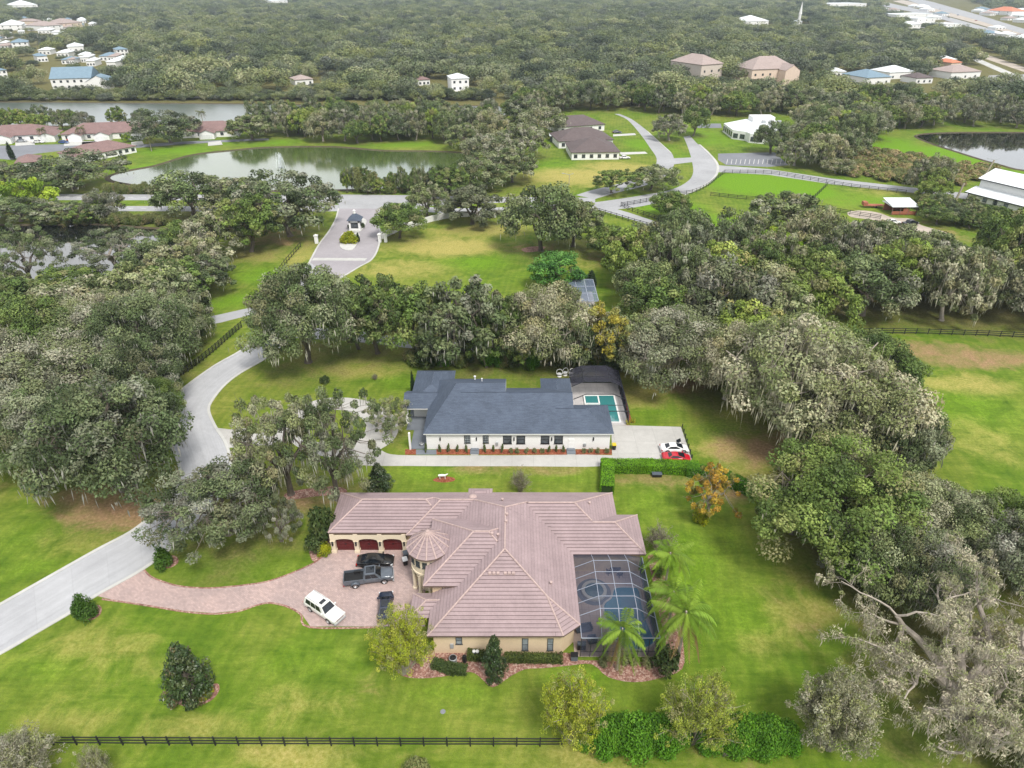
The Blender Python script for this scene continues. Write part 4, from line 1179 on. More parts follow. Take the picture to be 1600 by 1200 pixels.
    bp = MB(); bp.box(xfr-.16,xfr+.05,-W*.45,W*.45,.26,.44); bp.build('front_bumper', paint if not grille else M['grey_metal'], c)
    bp = MB(); bp.box(xre-.06,xre+.15,-W*.45,W*.45,.28,.50); bp.build('rear_bumper', paint if not bed else M['chrome'], c)
    for wx in wheels:
        for s in (-1,1):
            y = s*(W/2-.10); wd = .13
            if dual and wx < 0: wd = .20; y = s*(W/2+.02)
            t = MB(); t.lathe([(wr*.62,-wd),(wr*.93,-wd),(wr,-wd*.7),(wr,wd*.7),(wr*.93,wd),(wr*.62,wd)], 18)
            Mx = Matrix.Translation((wx,y,wr)) @ Matrix.Rotation(math.pi/2,4,'X'); t.v = [tuple(Mx @ Vector(p)) for p in t.v]
            to = t.build('wheel', M['tyre'], c, smooth=True, angle=.6)
            rm = MB()
            for k in range(8):
                a = k*.785; rm.bar((0,0,wd*.55),(math.cos(a)*wr*.6,math.sin(a)*wr*.6,wd*.55),.05,.05)
            rm.lathe([(0,wd*.35),(wr*.63,wd*.35)],16); rm.lathe([(wr*.57,wd*.3),(wr*.57,wd*1.02),(wr*.66,wd*1.02)],16); rm.lathe([(0,wd*.75),(.07,wd*.7)],8)
            if s < 0: rm.v = [(p[0],p[1],-p[2]) for p in rm.v]; 
            Mz = Matrix.Translation((wx,y,wr)) @ Matrix.Rotation(-math.pi/2,4,'X'); rm.v = [tuple(Mz @ Vector(p)) for p in rm.v]
            rm.build('rim', M[rim], to)
            ar = MB()
            for k in range(9):
                a0, a1 = math.pi*k/9, math.pi*(k+1)/9; R1 = wr*1.22; R0 = wr*1.02; yy = s*(W/2+ (.10 if dual and wx<0 else .004))
                ar.face([(wx+R0*math.cos(a0),yy,wr+R0*math.sin(a0)),(wx+R1*math.cos(a0),yy,wr+R1*math.sin(a0)),(wx+R1*math.cos(a1),yy,wr+R1*math.sin(a1)),(wx+R0*math.cos(a1),yy,wr+R0*math.sin(a1))])
            ar.build('wheel_arch', M['black_plastic'], c)
    if bed:
        x0, x1, zt, hw = bed; bb = MB(); fl = MB()
        bb.box(x0,x1,-hw,-hw+.09,zt-.72,zt-.06); bb.box(x0,x1,hw-.09,hw,zt-.72,zt-.06); bb.box(x0,x0+.08,-hw+.10,hw-.10,zt-.55,zt-.02); bb.box(x1-.06,x1,-hw+.10,hw-.10,zt-.55,zt+.01)
        bb.build('cargo_bed', paint, c)
        fl.box(x0+.08,x1-.06,-hw+.1,hw-.1,zt-.56,zt-.45); 
        for sg in (-1,1): fl.box(-1.95,-1.05,sg*(hw-.3)-.12,sg*(hw-.3)+.12,zt-.45,zt-.18)
        fl.build('bed_liner', M['black_plastic'], c)
        if dual:
            for sg in (-1,1):
                f = MB(); pts = []
                for k in range(11):
                    a = math.pi*k/10; pts.append((wheels[1]+.62*math.cos(a), .50+.50*math.sin(a)))
                for k in range(10):
                    y0, y1 = sg*(hw-.02), sg*(hw+.26)
                    a, b = pts[k], pts[k+1]
                    f.face([(a[0],y0,a[1]),(b[0],y0,b[1]),(b[0],y1,b[1]-.06),(a[0],y1,a[1]-.06)])
                    f.face([(a[0],y1,a[1]-.06),(b[0],y1,b[1]-.06),(b[0]*.97+wheels[1]*.03,y1,max(.3,b[1]-.18)),(a[0]*.97+wheels[1]*.03,y1,max(.3,a[1]-.18))])
                f.build('rear_fender', paint, c, smooth=True, angle=.6)
    if opendoor:
        d = MB(); d.face([(.55,.92,.75),(1.35,1.00,1.05),(1.15,1.12,1.75),(.45,1.02,1.45)]); d.face([(.45,1.06,1.45),(1.15,1.16,1.75),(1.35,1.04,1.05),(.55,.96,.75)]); d.build('open_door', M['car_glass'], c)
    return c
def sedan_st(L, W, zh=.78, zt=.86, zg=.20):
    h = L/2; w = W/2
    return [(-h,.42,.66,w*.72,.0),(-h+.12,zg+.12,zt-.04,w*.90,.01),(-h+.55,zg,zt+.04,w*.985,.015),(-h*.35,zg-.02,zt+.05,w,.015),(0,zg-.02,zt+.03,w*.99,.015),(h*.38,zg-.02,zt-.01,w,.02),(h*.62,zg,zh+.03,w*.985,.035),(h-.35,zg+.02,zh-.04,w*.93,.03),(h-.10,zg+.12,zh-.16,w*.82,.02),(h,.36,.52,w*.66,.0)]
def suv_st(L, W, zh=1.12, zt=1.16, zg=.34):
    h = L/2; w = W/2
    return [(-h,.55,.95,w*.90,0),(-h+.08,zg+.05,zt,w*.97,.01),(-h+.5,zg,zt+.02,w,.01),(0,zg,zt+.01,w,.01),(h*.32,zg,zt,w,.01),(h*.42,zg,zh+.02,w,.03),(h-.45,zg,zh-.02,w*.98,.05),(h-.12,zg+.04,zh-.10,w*.93,.03),(h,.45,.92,w*.86,0)]
def truck_st(L, W):
    h = L/2; w = W/2
    return [(-h,.55,.66,w*.96,0),(-h+.05,.50,.72,w*.98,0),(-.60,.46,.74,w,.0),(-.56,.46,1.24,w,.0),(0,.46,1.28,w,.0),(h*.40,.46,1.28,w,.0),(h*.50,.46,1.30,w,.04),(h-.6,.48,1.25,w*.99,.06),(h-.12,.50,1.18,w*.96,.04),(h,.60,1.05,w*.90,0)]
pblack = car_paint('paint_black', (0.008,0.009,0.011)); pgrey = car_paint('paint_slate', (0.115,0.135,0.165), .3, .32); pwhite = car_paint('paint_pearl', (0.70,0.70,0.68), 0, .25)
pnavy = car_paint('paint_navy', (0.012,0.020,0.045)); pred = car_paint('paint_red', (0.48,0.008,0.022)); pw2 = car_paint('paint_white', (0.80,0.80,0.80)); psilver = car_paint('paint_silver', (0.42,0.44,0.47), .5)
pblue = car_paint('paint_blue', (0.02,0.07,0.24)); pfar_red = car_paint('paint_scarlet', (0.40,0.02,0.02))
ZR = .03
def put(px, py): x, y = G(px, py); return (x, y, ZR)
def heading(a, b): p, q = G(*a), G(*b); return math.atan2(q[1]-p[1], q[0]-p[0])
car('black four door sports sedan parked along the red garage doors', put(587,880), R(2), pblack, 5.0, 1.94, sedan_st(5.0,1.94), (-2.05,1.30,-.95,.15,.86,1.38,.86,.60), (1.5,-1.42), .36, 'rim_dark', grille=False, sidewins=2)
car('slate grey crew cab pickup truck with dual rear wheels and empty black bed', put(577,907), heading((546,917),(603,910)), pgrey, 6.6, 2.05, truck_st(6.6,2.05), (-.62,1.75,-.45,.95,1.24,1.92,.98,.80), (2.05,-1.75), .42, 'chrome', 'pickup truck', 'pickup_truck', sunroof=(-.25,.85,.55), bed=(-3.25,-.6,1.36,1.02), dual=True)
car('white full size suv parked askew at the lawn edge of the paver court', put(508,957), heading((485,955),(515,975)), pwhite, 5.7, 2.05, suv_st(5.7,2.05), (-2.72,1.15,-2.50,.45,1.12,1.88,.97,.76), (1.72,-1.62), .41, 'rim_silver', 'suv', 'parked_suv', sunroof=(-.35,.15,.42), sidewins=3, rails=True)
car('dark navy saloon car half hidden by the yellow green bush', put(603,951), R(97), pnavy, 4.8, 1.88, sedan_st(4.8,1.88), (-2.0,1.25,-1.05,.25,.86,1.42,.84,.60), (1.45,-1.40), .35, 'rim_dark', glasstop=True, grille=False)
car('white sports coupe on the concrete pad beyond the clipped hedge', put(1053,704), R(1), pw2, 4.7, 1.95, sedan_st(4.7,1.95,.74,.86,.16), (-1.75,1.45,-.85,.20,.84,1.28,.84,.58), (1.45,-1.35), .36, 'rim_silver', grille=False, sidewins=1, opendoor=True)
car('red sports car partly hidden behind the clipped hedge', put(1056,718), R(-2), pred, 4.6, 1.95, sedan_st(4.6,1.95,.68,.84,.14), (-1.5,1.40,-.75,.15,.82,1.20,.84,.56), (1.40,-1.35), .35, 'rim_silver', grille=False, sidewins=1)
# ================================================================ trees and plants
def leaf_mesh(name, P, N, size, asp, tint, mat, sag=0.0, rng=None):
    """one leaf spray (a small bent diamond) per row"""
    n = len(P)
    t = rng.normal(size=(n,3)); t[:,2] -= sag
    t -= N * np.sum(t*N,1)[:,None]; t /= (np.linalg.norm(t,axis=1)[:,None]+1e-9)
    s = np.cross(N, t)
    a = size[:,None]; b = a*asp
    co = np.empty((n,4,3), np.float32)
    co[:,0] = P - t*a; co[:,1] = P + s*b + N*a*0.12; co[:,2] = P + t*a; co[:,3] = P - s*b + N*a*0.12
    return co, np.repeat(tint[:,None,:], 4, 1)
def cloud_object(name, chunks, mat):
    co = np.concatenate([c[0] for c in chunks]).reshape(-1,3); ti = np.concatenate([c[1] for c in chunks]).reshape(-1,3)
    nv = len(co)
    me = bpy.data.meshes.new(name)
    me.vertices.add(nv); me.vertices.foreach_set('co', co.ravel().astype(np.float32))
    me.loops.add(nv); me.loops.foreach_set('vertex_index', np.arange(nv, dtype=np.int32))
    me.polygons.add(nv//4); me.polygons.foreach_set('loop_start', np.arange(0, nv, 4, dtype=np.int32))
    me.update()
    at = me.attributes.new('tint', 'FLOAT_COLOR', 'POINT')
    at.data.foreach_set('color', np.c_[np.clip(ti,0,1), np.ones(nv)].ravel().astype(np.float32))
    me.materials.append(mat)
    return me
def unit(v): return v / (np.linalg.norm(v, axis=-1, keepdims=True) + 1e-9)
def clump_leaves(rng, C, rc, per, size, pal, pw, asp=0.55, squash=0.7, jit=0.15, up=0.45, clumpvar=0.28):
    """leaves through every clump's volume, thickest at its surface; each clump one hue from the palette"""
    K = len(C); per = int(per)
    d = unit(rng.normal(size=(K,per,3)))
    r = rng.uniform(0.25,1,(K,per,1))**0.45
    P = C[:,None,:] + d*r*rc[:,None,None]*np.array([1,1,squash])
    N = unit(d*0.7 + rng.normal(size=d.shape)*0.55 + np.array([0,0,up]))
    pi = rng.choice(len(pal), K, p=np.array(pw)/sum(pw))
    base = np.array(pal)[pi]*rng.uniform(1-clumpvar,1+clumpvar,(K,1))
    ti = base[:,None,:]*rng.uniform(1-jit,1+jit,(K,per,1))*rng.uniform(0.95,1.05,(K,per,3))
    sz = size*rng.uniform(0.6,1.35,(K*per))
    return leaf_mesh('', P.reshape(-1,3), N.reshape(-1,3), sz, asp, ti.reshape(-1,3), None, rng=rng)
def moss_strands(rng, C, rc, per, length, width, col):
    """grey moss hanging below the clumps: narrow tapering streamers"""
    K = len(C)
    P = C[:,None,:] + rng.normal(size=(K,per,3))*rc[:,None,None]*np.array([.55,.55,.3]) - np.array([0,0,0.25])*rc[:,None,None]
    P = P.reshape(-1,3); n = len(P)
    L = length*rng.uniform(0.35,1.2,n); a = rng.uniform(0,2*np.pi,n); w = width*rng.uniform(0.5,1.3,n)
    s = np.c_[np.cos(a),np.sin(a),np.zeros(n)]*w[:,None]
    sway = np.c_[rng.normal(size=(n,2))*0.10*L[:,None], -L]
    co = np.empty((n,4,3),np.float32)
    co[:,0] = P; co[:,1] = P+sway*0.35+s; co[:,2] = P+sway; co[:,3] = P+sway*0.35-s
    ti = np.array(col)*rng.uniform(0.65,1.25,(n,1))
    return co, np.repeat(ti[:,None,:],4,1)
def dome_clumps(rng, Rr, H, k, z0=0.22, shape=1.0, lobes=7, inner=0.25, skirt=0.25):
    """clump centres for a broad uneven dome"""
    ld = unit(rng.normal(size=(lobes,3))*np.array([1,1,.6])); la = rng.uniform(-0.22,0.30,lobes)
    out = []
    while len(out) < k:
        d = unit(rng.normal(size=3))
        if d[2] < -0.35: continue
        f = 1 + float(np.sum(la*np.exp(-3.5*(1-ld@d))))
        r = rng.uniform(0.72,1.0) if rng.random() > inner else rng.uniform(0.3,0.72)
        zc = H*(z0+ (1-z0)*0.40); hh = H-zc
        p = np.array([d[0]*Rr*r*f, d[1]*Rr*r*f, zc + d[2]*hh*r*f*shape])
        if d[2] < 0.1 and rng.random() < skirt: p[2] -= rng.uniform(0,0.18)*H
        p[2] = max(p[2], H*z0*0.6)
        if all(np.linalg.norm((p-q)/np.array([1,1,.8])) > 0.16*Rr for q in out[-60:]) or rng.random() < 0.15: out.append(p)
    return np.array(out)
def limbs(mb, rng, C, Rr, H, th, r0, k=6, twig=True, sides=6, drop=0.0):
    """trunk forking into limbs, and a branch from the nearest limb to every clump"""
    lean = rng.normal(size=2)*0.03*H
    top = np.array([lean[0], lean[1], th])
    mb.tube([(0,0,-0.2),(0,0,0.25),(lean[0]*.5,lean[1]*.5,th*.5),tuple(top)], [r0*1.7,r0*1.15,r0*.92,r0*.95], 9, False)
    pts = []
    ang0 = rng.uniform(0,6.28)
    for i in range(k):
        a = ang0 + 6.283*i/k + rng.normal()*0.25
        e = rng.uniform(0.55,0.9); up = rng.uniform(0.55,0.88)
        if i == k-1: e *= 0.3; up = 0.92
        end = np.array([math.cos(a)*Rr*e, math.sin(a)*Rr*e, H*up*(1-drop)])
        path = []
        for t in np.linspace(0,1,7):
            p = top*(1-t) + end*t
            p[2] = top[2] + (end[2]-top[2])*(t**0.75)
            p[:2] += rng.normal(size=2)*0.035*Rr*(0 if t in (0,1) else 1)
            path.append(p)
        rad = [r0*(0.62*(1-t)+0.10) for t in np.linspace(0,1,7)]
        mb.tube([tuple(q) for q in path], rad, sides, True)
        pts += [(q, rr) for q, rr in zip(path[1:], rad[1:])]
    if twig:
        Q = np.array([q for q,_ in pts])
        for c in C:
            j = int(np.argmin(np.linalg.norm(Q-c,axis=1)))
            a, rr = pts[j]; m = (a+c)/2 + rng.normal(size=3)*0.05*Rr; m[2] -= 0.02*H
            mb.tube([tuple(a),tuple(m),tuple(c)], [max(0.03,rr*.5), max(.025,rr*.3), 0.02], 4, False)
def twigs(mb, rng, C, Rr, n, L=1.6, r=0.028, out=True):
    """bare grey twigs showing through and past the leaves"""
    for c in C:
        for _ in range(n):
            d = unit(np.array([c[0],c[1],c[2]*0.4])/ (Rr+1e-6) + rng.normal(size=3)*0.7 + np.array([0,0,.25]))
            a = c - d*L*0.5; b = c + d*L*rng.uniform(.5,1.0); m = (a+b)/2 + rng.normal(size=3)*L*0.12
            mb.tube([tuple(a),tuple(m),tuple(b)], [r*1.4, r, r*.4], 3, False)

OAK = [(0.128,0.178,0.066),(0.180,0.222,0.094),(0.072,0.102,0.037),(0.238,0.268,0.152),(0.300,0.312,0.215),(0.194,0.202,0.100)]
DRAB = [(0.192,0.222,0.102),(0.262,0.278,0.172),(0.345,0.345,0.245),(0.116,0.146,0.060),(0.238,0.232,0.130)]
GREEN = [(0.120,0.188,0.042),(0.166,0.232,0.056),(0.072,0.114,0.029),(0.222,0.266,0.085),(0.240,0.246,0.115)]
LIME = [(0.205,0.280,0.054),(0.250,0.306,0.076),(0.145,0.208,0.040),(0.265,0.268,0.108)]
BRIGHT = [(0.26,0.39,0.030),(0.35,0.46,0.042),(0.19,0.31,0.026)]
MOSS = (0.44,0.435,0.35)
LIB = {}
def keep(kind, trunk_mb, chunks, leafmat, bark):
    me_t = None
    if trunk_mb is not None and trunk_mb.f:
        me_t = bpy.data.meshes.new('trunk'); me_t.from_pydata(trunk_mb.v, [], trunk_mb.f)
        me_t.materials.append(bark); me_t.polygons.foreach_set('use_smooth', [True]*len(me_t.polygons)); me_t.update()
    LIB.setdefault(kind, []).append((me_t, cloud_object('crown', chunks, leafmat)))

def oak(kind, seed, Rr, H, k, per, size, pal, pw, moss=0.5, mosslen=1.5, tw=1, th=0.17, bark='bark', inner=0.25, rcf=0.19, mper=14, skirt=0.25, z0=0.22, mw=0.10):
    rng = np.random.default_rng(seed)
    C = dome_clumps(rng, Rr, H, k, z0=z0, inner=inner, skirt=skirt)
    rc = rcf*Rr*rng.uniform(0.7,1.3,len(C))
    mb = MB(); limbs(mb, rng, C, Rr, H, H*th, 0.045*Rr+0.12, 6)
    if tw: twigs(mb, rng, C[rng.random(len(C))<0.6], Rr, tw)
    ch = [clump_leaves(rng, C, rc, per, size, pal, pw)]
    if moss:
        s = rng.random(len(C)) < moss
        if s.any(): ch.append(moss_strands(rng, C[s], rc[s], mper, mosslen, mw, MOSS))
    keep(kind, mb, ch, M['leaf'], M[bark])
# big oaks in the foreground, finest leaves
oak('oak_near', 11, 9, 13, 130, 320, 0.20, OAK, [4,4,3,2,1,1], 0.6)
oak('oak_near', 12, 9, 12, 120, 320, 0.20, OAK, [4,3,3,2,2,1], 0.7)
oak('oak_near', 13, 9, 14, 140, 310, 0.20, OAK, [4,4,3,3,1,1], 0.5)
oak('oak_pale', 21, 9, 13, 130, 290, 0.20, DRAB, [4,4,3,2,1], 0.7, tw=2, bark='bark_pale')
oak('oak_pale', 22, 9, 14, 125, 290, 0.20, DRAB, [4,3,4,3,2], 0.8, tw=2, bark='bark_pale')
oak('oak_green', 31, 9, 13, 135, 320, 0.20, GREEN, [4,4,3,2,1], 0.15, tw=1)
oak('oak_green', 32, 9, 14, 125, 320, 0.20, GREEN, [4,3,4,2,1], 0.1, tw=1)
oak('oak_open', 41, 9, 14, 92, 185, 0.19, OAK, [4,4,3,3,1,1], 0.6, 1.6, 2, 0.24, 'bark', 0.22, 0.112, 12, mw=.07)
oak('oak_open', 42, 9, 14, 100, 180, 0.19, OAK, [4,4,3,3,1,1], 0.6, 1.6, 2, 0.24, 'bark_pale', 0.22, 0.108, 12, mw=.07)
oak('oak_open', 43, 9, 13, 88, 185, 0.19, DRAB, [4,4,1,3,1], 0.6, 1.6, 2, 0.24, 'bark', 0.22, 0.112, 12, mw=.07)
oak('oak_airy', 45, 9, 13, 160, 165, 0.17, OAK, [4,4,3,3,1,1], 0.5, 1.5, 2, 0.2, 'bark', 0.3, 0.118, 12, mw=.07)
MSY = [(0.285,0.305,0.195),(0.225,0.255,0.145),(0.370,0.372,0.275),(0.150,0.190,0.080),(0.205,0.250,0.100)]
oak('oak_mossy', 51, 10, 13, 120, 250, 0.19, MSY, [4,4,3,3,2], 0.9, 1.7, 5, 0.16, 'bark_pale', 0.25, 0.15, 24, mw=0.06)
oak('oak_mossy', 52, 9, 12, 105, 250, 0.19, MSY, [3,4,3,3,3], 0.85, 1.5, 5, 0.16, 'bark_pale', 0.25, 0.15, 20, mw=0.06)
# trees in the middle distance
for i, (k, rcf, inn, sk) in enumerate(((95,.19,.25,.25),(130,.13,.2,.35),(70,.22,.1,.1),(120,.14,.3,.5))):
    oak('oak_mid', 60+i, 9, 12.5+i*0.6, k, 12000//k, 0.34, OAK, [4,4,3,2,1,1], 0.45, 1.8, 1, mper=8, mw=0.11, rcf=rcf, inner=inn, skirt=sk)
    oak('oak_mid_pale', 70+i, 9, 12+i*0.7, k, 11500//k, 0.34, DRAB, [4,4,2,3,2], 0.6, 1.8, 2, mper=8, mw=0.11, bark='bark_pale', rcf=rcf*.95, inner=inn, skirt=sk)
    oak('oak_mid_green', 80+i, 9, 13+i*.7, k, 12000//k, 0.34, GREEN, [4,4,3,2,1], 0, 0, 1, rcf=rcf, inner=inn, skirt=sk)
for i in range(2): oak('oak_mid_lime', 86+i, 9, 12.5+i, 100, 120, 0.34, LIME, [4,3,3,1], 0, 0, 1, rcf=.16)
oak('tree_bright', 90, 6, 7, 55, 160, 0.26, BRIGHT, [3,3,2], 0, 0, 0, z0=0.12)
oak('tree_yellow', 91, 5, 11, 75, 120, 0.22, [(0.44,0.38,0.05),(0.38,0.35,0.06),(0.30,0.30,0.07)], [4,3,2], 0, 0, 2, 0.3, 'bark_pale', 0.3, 0.17)
oak('tree_orange', 92, 5, 10, 80, 110, 0.19, [(0.58,0.40,0.045),(0.52,0.31,0.04),(0.42,0.36,0.06),(0.26,0.27,0.06)], [4,3,3,1], 0, 0, 2, 0.2, 'bark_pale', 0.35, 0.13, z0=0.2)
oak('tree_emerald', 93, 5, 8, 46, 130, 0.27, [(0.07,0.185,0.03),(0.095,0.225,0.042),(0.05,0.14,0.027)], [4,3,2], 0, 0, 0, 0.25, rcf=0.24)
oak('tree_round', 94, 6, 10, 70, 140, 0.27, [(0.18,0.205,0.10),(0.23,0.245,0.13),(0.145,0.17,0.075)], [4,3,3], 0, 0, 1, z0=0.1)

# bare grey veteran oak with heavy moss, limbs in plain view
def veteran(kind, seed):
    rng = np.random.default_rng(seed); mb = MB(); tips = []
    mb.tube([(0,0,-.3),(0,0,.4),(.1,.1,1.4),(.15,.2,2.6)], [1.5,1.0,.85,.95], 11, False)
    def grow(p, d, L, r, lev):
        path = [np.array(p)]; rr = [r]; q = np.array(p, float); dd = unit(np.array(d, float))
        n = 6
        for i in range(n):
            dd = unit(dd + rng.normal(size=3)*0.24 + np.array([0,0,0.05 if lev < 2 else -0.02]))
            q = q + dd*L/n; q[2] = max(q[2], 1.0); path.append(q.copy()); rr.append(r*(1-0.62*(i+1)/n))
        mb.tube([tuple(x) for x in path], rr, 8 if lev == 0 else (5 if lev == 1 else 3), lev < 2)
        if lev >= 1: tips.extend(path[2:])
        if lev < 3:
            for j in range(5 if lev == 0 else 4):
                i = rng.integers(2, n+1); b = path[i]
                nd = unit(dd*0.7 + rng.normal(size=3)*np.array([.8,.8,.45]) + np.array([0,0,0.12]))
                grow(b, nd, L*rng.uniform(.42,.62), rr[i]*0.62, lev+1)
    for i in range(8):
        a = 6.283*i/8 + rng.normal()*0.2
        grow((.15,.2,2.3), (math.cos(a), math.sin(a), rng.uniform(0.35,1.0)), rng.uniform(9,13), 0.62, 0)
    C = np.array(tips); C = C[rng.random(len(C)) < 0.24]
    rc = rng.uniform(0.3,0.75,len(C))
    pal = [(0.38,0.365,0.25),(0.44,0.41,0.305),(0.29,0.305,0.165),(0.24,0.27,0.11)]
    ch = [clump_leaves(rng, C, rc, 40, 0.14, pal, [4,3,3,2], asp=0.35, up=0.1),
          moss_strands(rng, C, rc, 13, 1.0, 0.045, (0.47,0.435,0.345))]
    keep(kind, mb, ch, M['leaf'], M['bark_pale'])
veteran('veteran_oak', 5)

# trees far off, coarse sprays; stuff of the distant wood
def far_tree(kind, seed, pal, pw):
    rng = np.random.default_rng(seed)
    C = dome_clumps(rng, 7.4, 11, 17, z0=0.18, inner=0.05, skirt=0.05)
    rc = 0.40*9*rng.uniform(0.75,1.15,len(C))
    mb = MB(); mb.tube([(0,0,-.3),(0,0,4),(0,0,8)], [.5,.4,.2], 5)
    keep(kind, mb, [clump_leaves(rng, C, rc, 150, 0.50, pal, pw, clumpvar=.12)], M['leaf_far'], M['bark'])
FARP = [(0.150,0.192,0.088),(0.200,0.236,0.124),(0.098,0.130,0.060),(0.245,0.270,0.168),(0.180,0.215,0.084)]
for i, w in enumerate(([4,2,4,1,2],[2,4,1,3,2],[3,3,3,1,3],[1,2,5,0,1],[2,3,1,5,1],[2,2,1,1,5])): far_tree('far', 100+i, FARP, w)

# broad-leaved dark conical tree
def magnolia(kind, seed, Rr=3.0, H=6.5):
    rng = np.random.default_rng(seed); C = []; 
    for i in range(150):
        z = rng.uniform(0.06,0.97)**1.15; a = rng.uniform(0,6.28)
        r = Rr*min(1.0, 0.55+z*1.6)*(1-max(0,z-0.28)/0.72)**0.85*rng.uniform(.35,1.05)
        C.append((r*math.cos(a), r*math.sin(a), z*H))
    C = np.array(C); rc = rng.uniform(.42,.75,len(C))
    mb = MB(); mb.tube([(0,0,-.1),(0,0,H*.5),(0,0,H*.9)], [.16,.1,.03], 6)
    for c in C[::2]: mb.tube([(0,0,c[2]*.75),tuple(c)], [.05,.02], 3, False)
    pal = [(0.032,0.060,0.020),(0.048,0.082,0.026),(0.075,0.10,0.036),(0.12,0.10,0.05)]
    keep(kind, mb, [clump_leaves(rng, C, rc, 60, 0.16, pal, [4,4,2,0.6], asp=0.5, up=.6)], M['leaf_glossy'], M['bark'])
magnolia('magnolia', 7); magnolia('magnolia', 8)

# many-stemmed spray of thin twigs with small yellow-green leaves
def crape(kind, seed, Rr=4.2, H=6.0, pal=None, pw=(4,3,2,2), leafn=26, stems=60):
    rng = np.random.default_rng(seed); mb = MB(); tips = []
    pal = pal or [(0.36,0.41,0.035),(0.30,0.36,0.04),(0.44,0.46,0.07),(0.33,0.33,0.13)]
    for i in range(stems):
        a = rng.uniform(0,6.28); e = math.sqrt(rng.uniform(0.0,1)); d = np.array([math.cos(a)*e, math.sin(a)*e])
        p0 = np.array([d[0]*.35, d[1]*.35, 0.]); zt = H*(1.05-0.52*e*e)*rng.uniform(.8,1.05)
        p1 = np.array([d[0]*Rr*.42, d[1]*Rr*.42, zt*.62]); p2 = np.array([d[0]*Rr*rng.uniform(.8,1.05), d[1]*Rr*rng.uniform(.8,1.05), zt])
        pth = []
        for t in np.linspace(0,1,6):
            q = p0*(1-t)**2 + 2*p1*t*(1-t) + p2*t*t; q += rng.normal(size=3)*.07*t; pth.append(q)
        mb.tube([tuple(q) for q in pth], [.06,.05,.04,.03,.022,.01], 3, False)
        tips += [pth[5], pth[4], (pth[4]+pth[3])/2, pth[3]]
        for _ in range(3):
            b = pth[rng.integers(2,5)]; q = b + rng.normal(size=3)*.55 + np.array([d[0]*.6,d[1]*.6,.45])
            mb.tube([tuple(b),tuple((b+q)/2+rng.normal(size=3)*.08),tuple(q)], [.02,.015,.008], 3, False); tips.append(q)
    C = np.array(tips); rc = rng.uniform(.22,.5,len(C))
    keep(kind, mb, [clump_leaves(rng, C, rc*1.1, int(leafn*2.4), 0.072, pal, pw, asp=.5, jit=.3)], M['leaf_fixed'], M['bark_pale'])
crape('crape', 9, leafn=34); crape('crape', 10, pal=[(0.31,0.36,0.05),(0.26,0.31,0.06),(0.33,0.32,0.14),(0.24,0.29,0.05)], leafn=26)
crape('crape_bare', 14, 2.0, 4.0, [(0.22,0.205,0.14),(0.18,0.17,0.10),(0.17,0.19,0.06),(0.27,0.24,0.19)], leafn=8, stems=46)
crape('crape_bush', 15, 3.4, 4.6, [(0.30,0.30,0.19),(0.38,0.37,0.28),(0.24,0.27,0.11),(0.29,0.31,0.13)], leafn=26, stems=70)

def frond(rng, a, base, L, rise, droop, w, n=54):
    """one feather frond: arching midrib with paired drooping leaflets -> quads"""
    out = []
    d = np.array([math.cos(a), math.sin(a), 0]); s = np.array([-d[1], d[0], 0])
    tt = np.linspace(0.08,1,n)
    for t in tt:
        p = base + d*L*t*(1-0.18*t) + np.array([0,0,rise*t - min(droop,3.4)*t*t])
        ll = w*(math.sin(math.pi*min(1,t*0.92+.08))**.6)*rng.uniform(.85,1.1)
        for sg in (-1,1):
            tip = p + s*sg*ll*.72 + d*ll*.42 + np.array([0,0,-ll*rng.uniform(.35,.75)])
            b = d*0.026
            out.append([p-b, (p+tip)/2 - b*1.2 + np.array([0,0,.05]), tip, (p+tip)/2 + b*1.2 + np.array([0,0,.05])])
    return np.array(out, np.float32)
def palm(kind, seed, H, L=3.0, n=17, pal=((0.17,0.29,0.025),(0.23,0.35,0.04),(0.13,0.23,0.022)), r=0.14):
    rng = np.random.default_rng(seed); mb = MB()
    prof = [(0,0,-.1),(0.03,0,H*.3),(.06,.04,H*.7),(.1,.05,H)]
    mb.tube(prof, [r*1.5,r*1.05,r,r*.9], 8); mb.tube([(.1,.05,H-.02),(.1,.05,H+.8)], [r*1.0,r*.55], 8)
    co = []; ti = []
    for i in range(n+4):
        a = 6.283*i/n*2.4 + rng.normal()*.35; k = min(1.25, i/n)
        q = frond(rng, a, np.array([.1,.05,H+.7]), L*(.7 if i >= n+1 else 1)*rng.uniform(.75,1.15), 2.1*(1-k)+.2*rng.normal(), 2.9*(.5+.9*k)*rng.uniform(.75,1.25), .85)
        c = np.array(pal[rng.integers(0,len(pal))])*rng.uniform(.7,1.2)
        if i >= n+1: c = np.array((.30,.22,.09))*rng.uniform(.8,1.2)      # dead fronds hanging below
        co.append(q); ti.append(np.repeat(np.repeat((c*rng.uniform(.85,1.15,(len(q),1)))[:,None,:],4,1),1,0))
        # midrib
        d = np.array([math.cos(a), math.sin(a), 0])
    keep(kind, mb, [(np.concatenate(co), np.concatenate(ti))], M['leaf_fixed'], M['bark_pale'])
palm('palm', 3, 4.2, 3.3, 22); palm('palm', 4, 5.0, 3.6, 24)
palm('palm_far', 5, 6.0, 2.6, 14, ((0.16,0.19,0.06),(0.20,0.21,0.08),(0.12,0.15,0.04)))
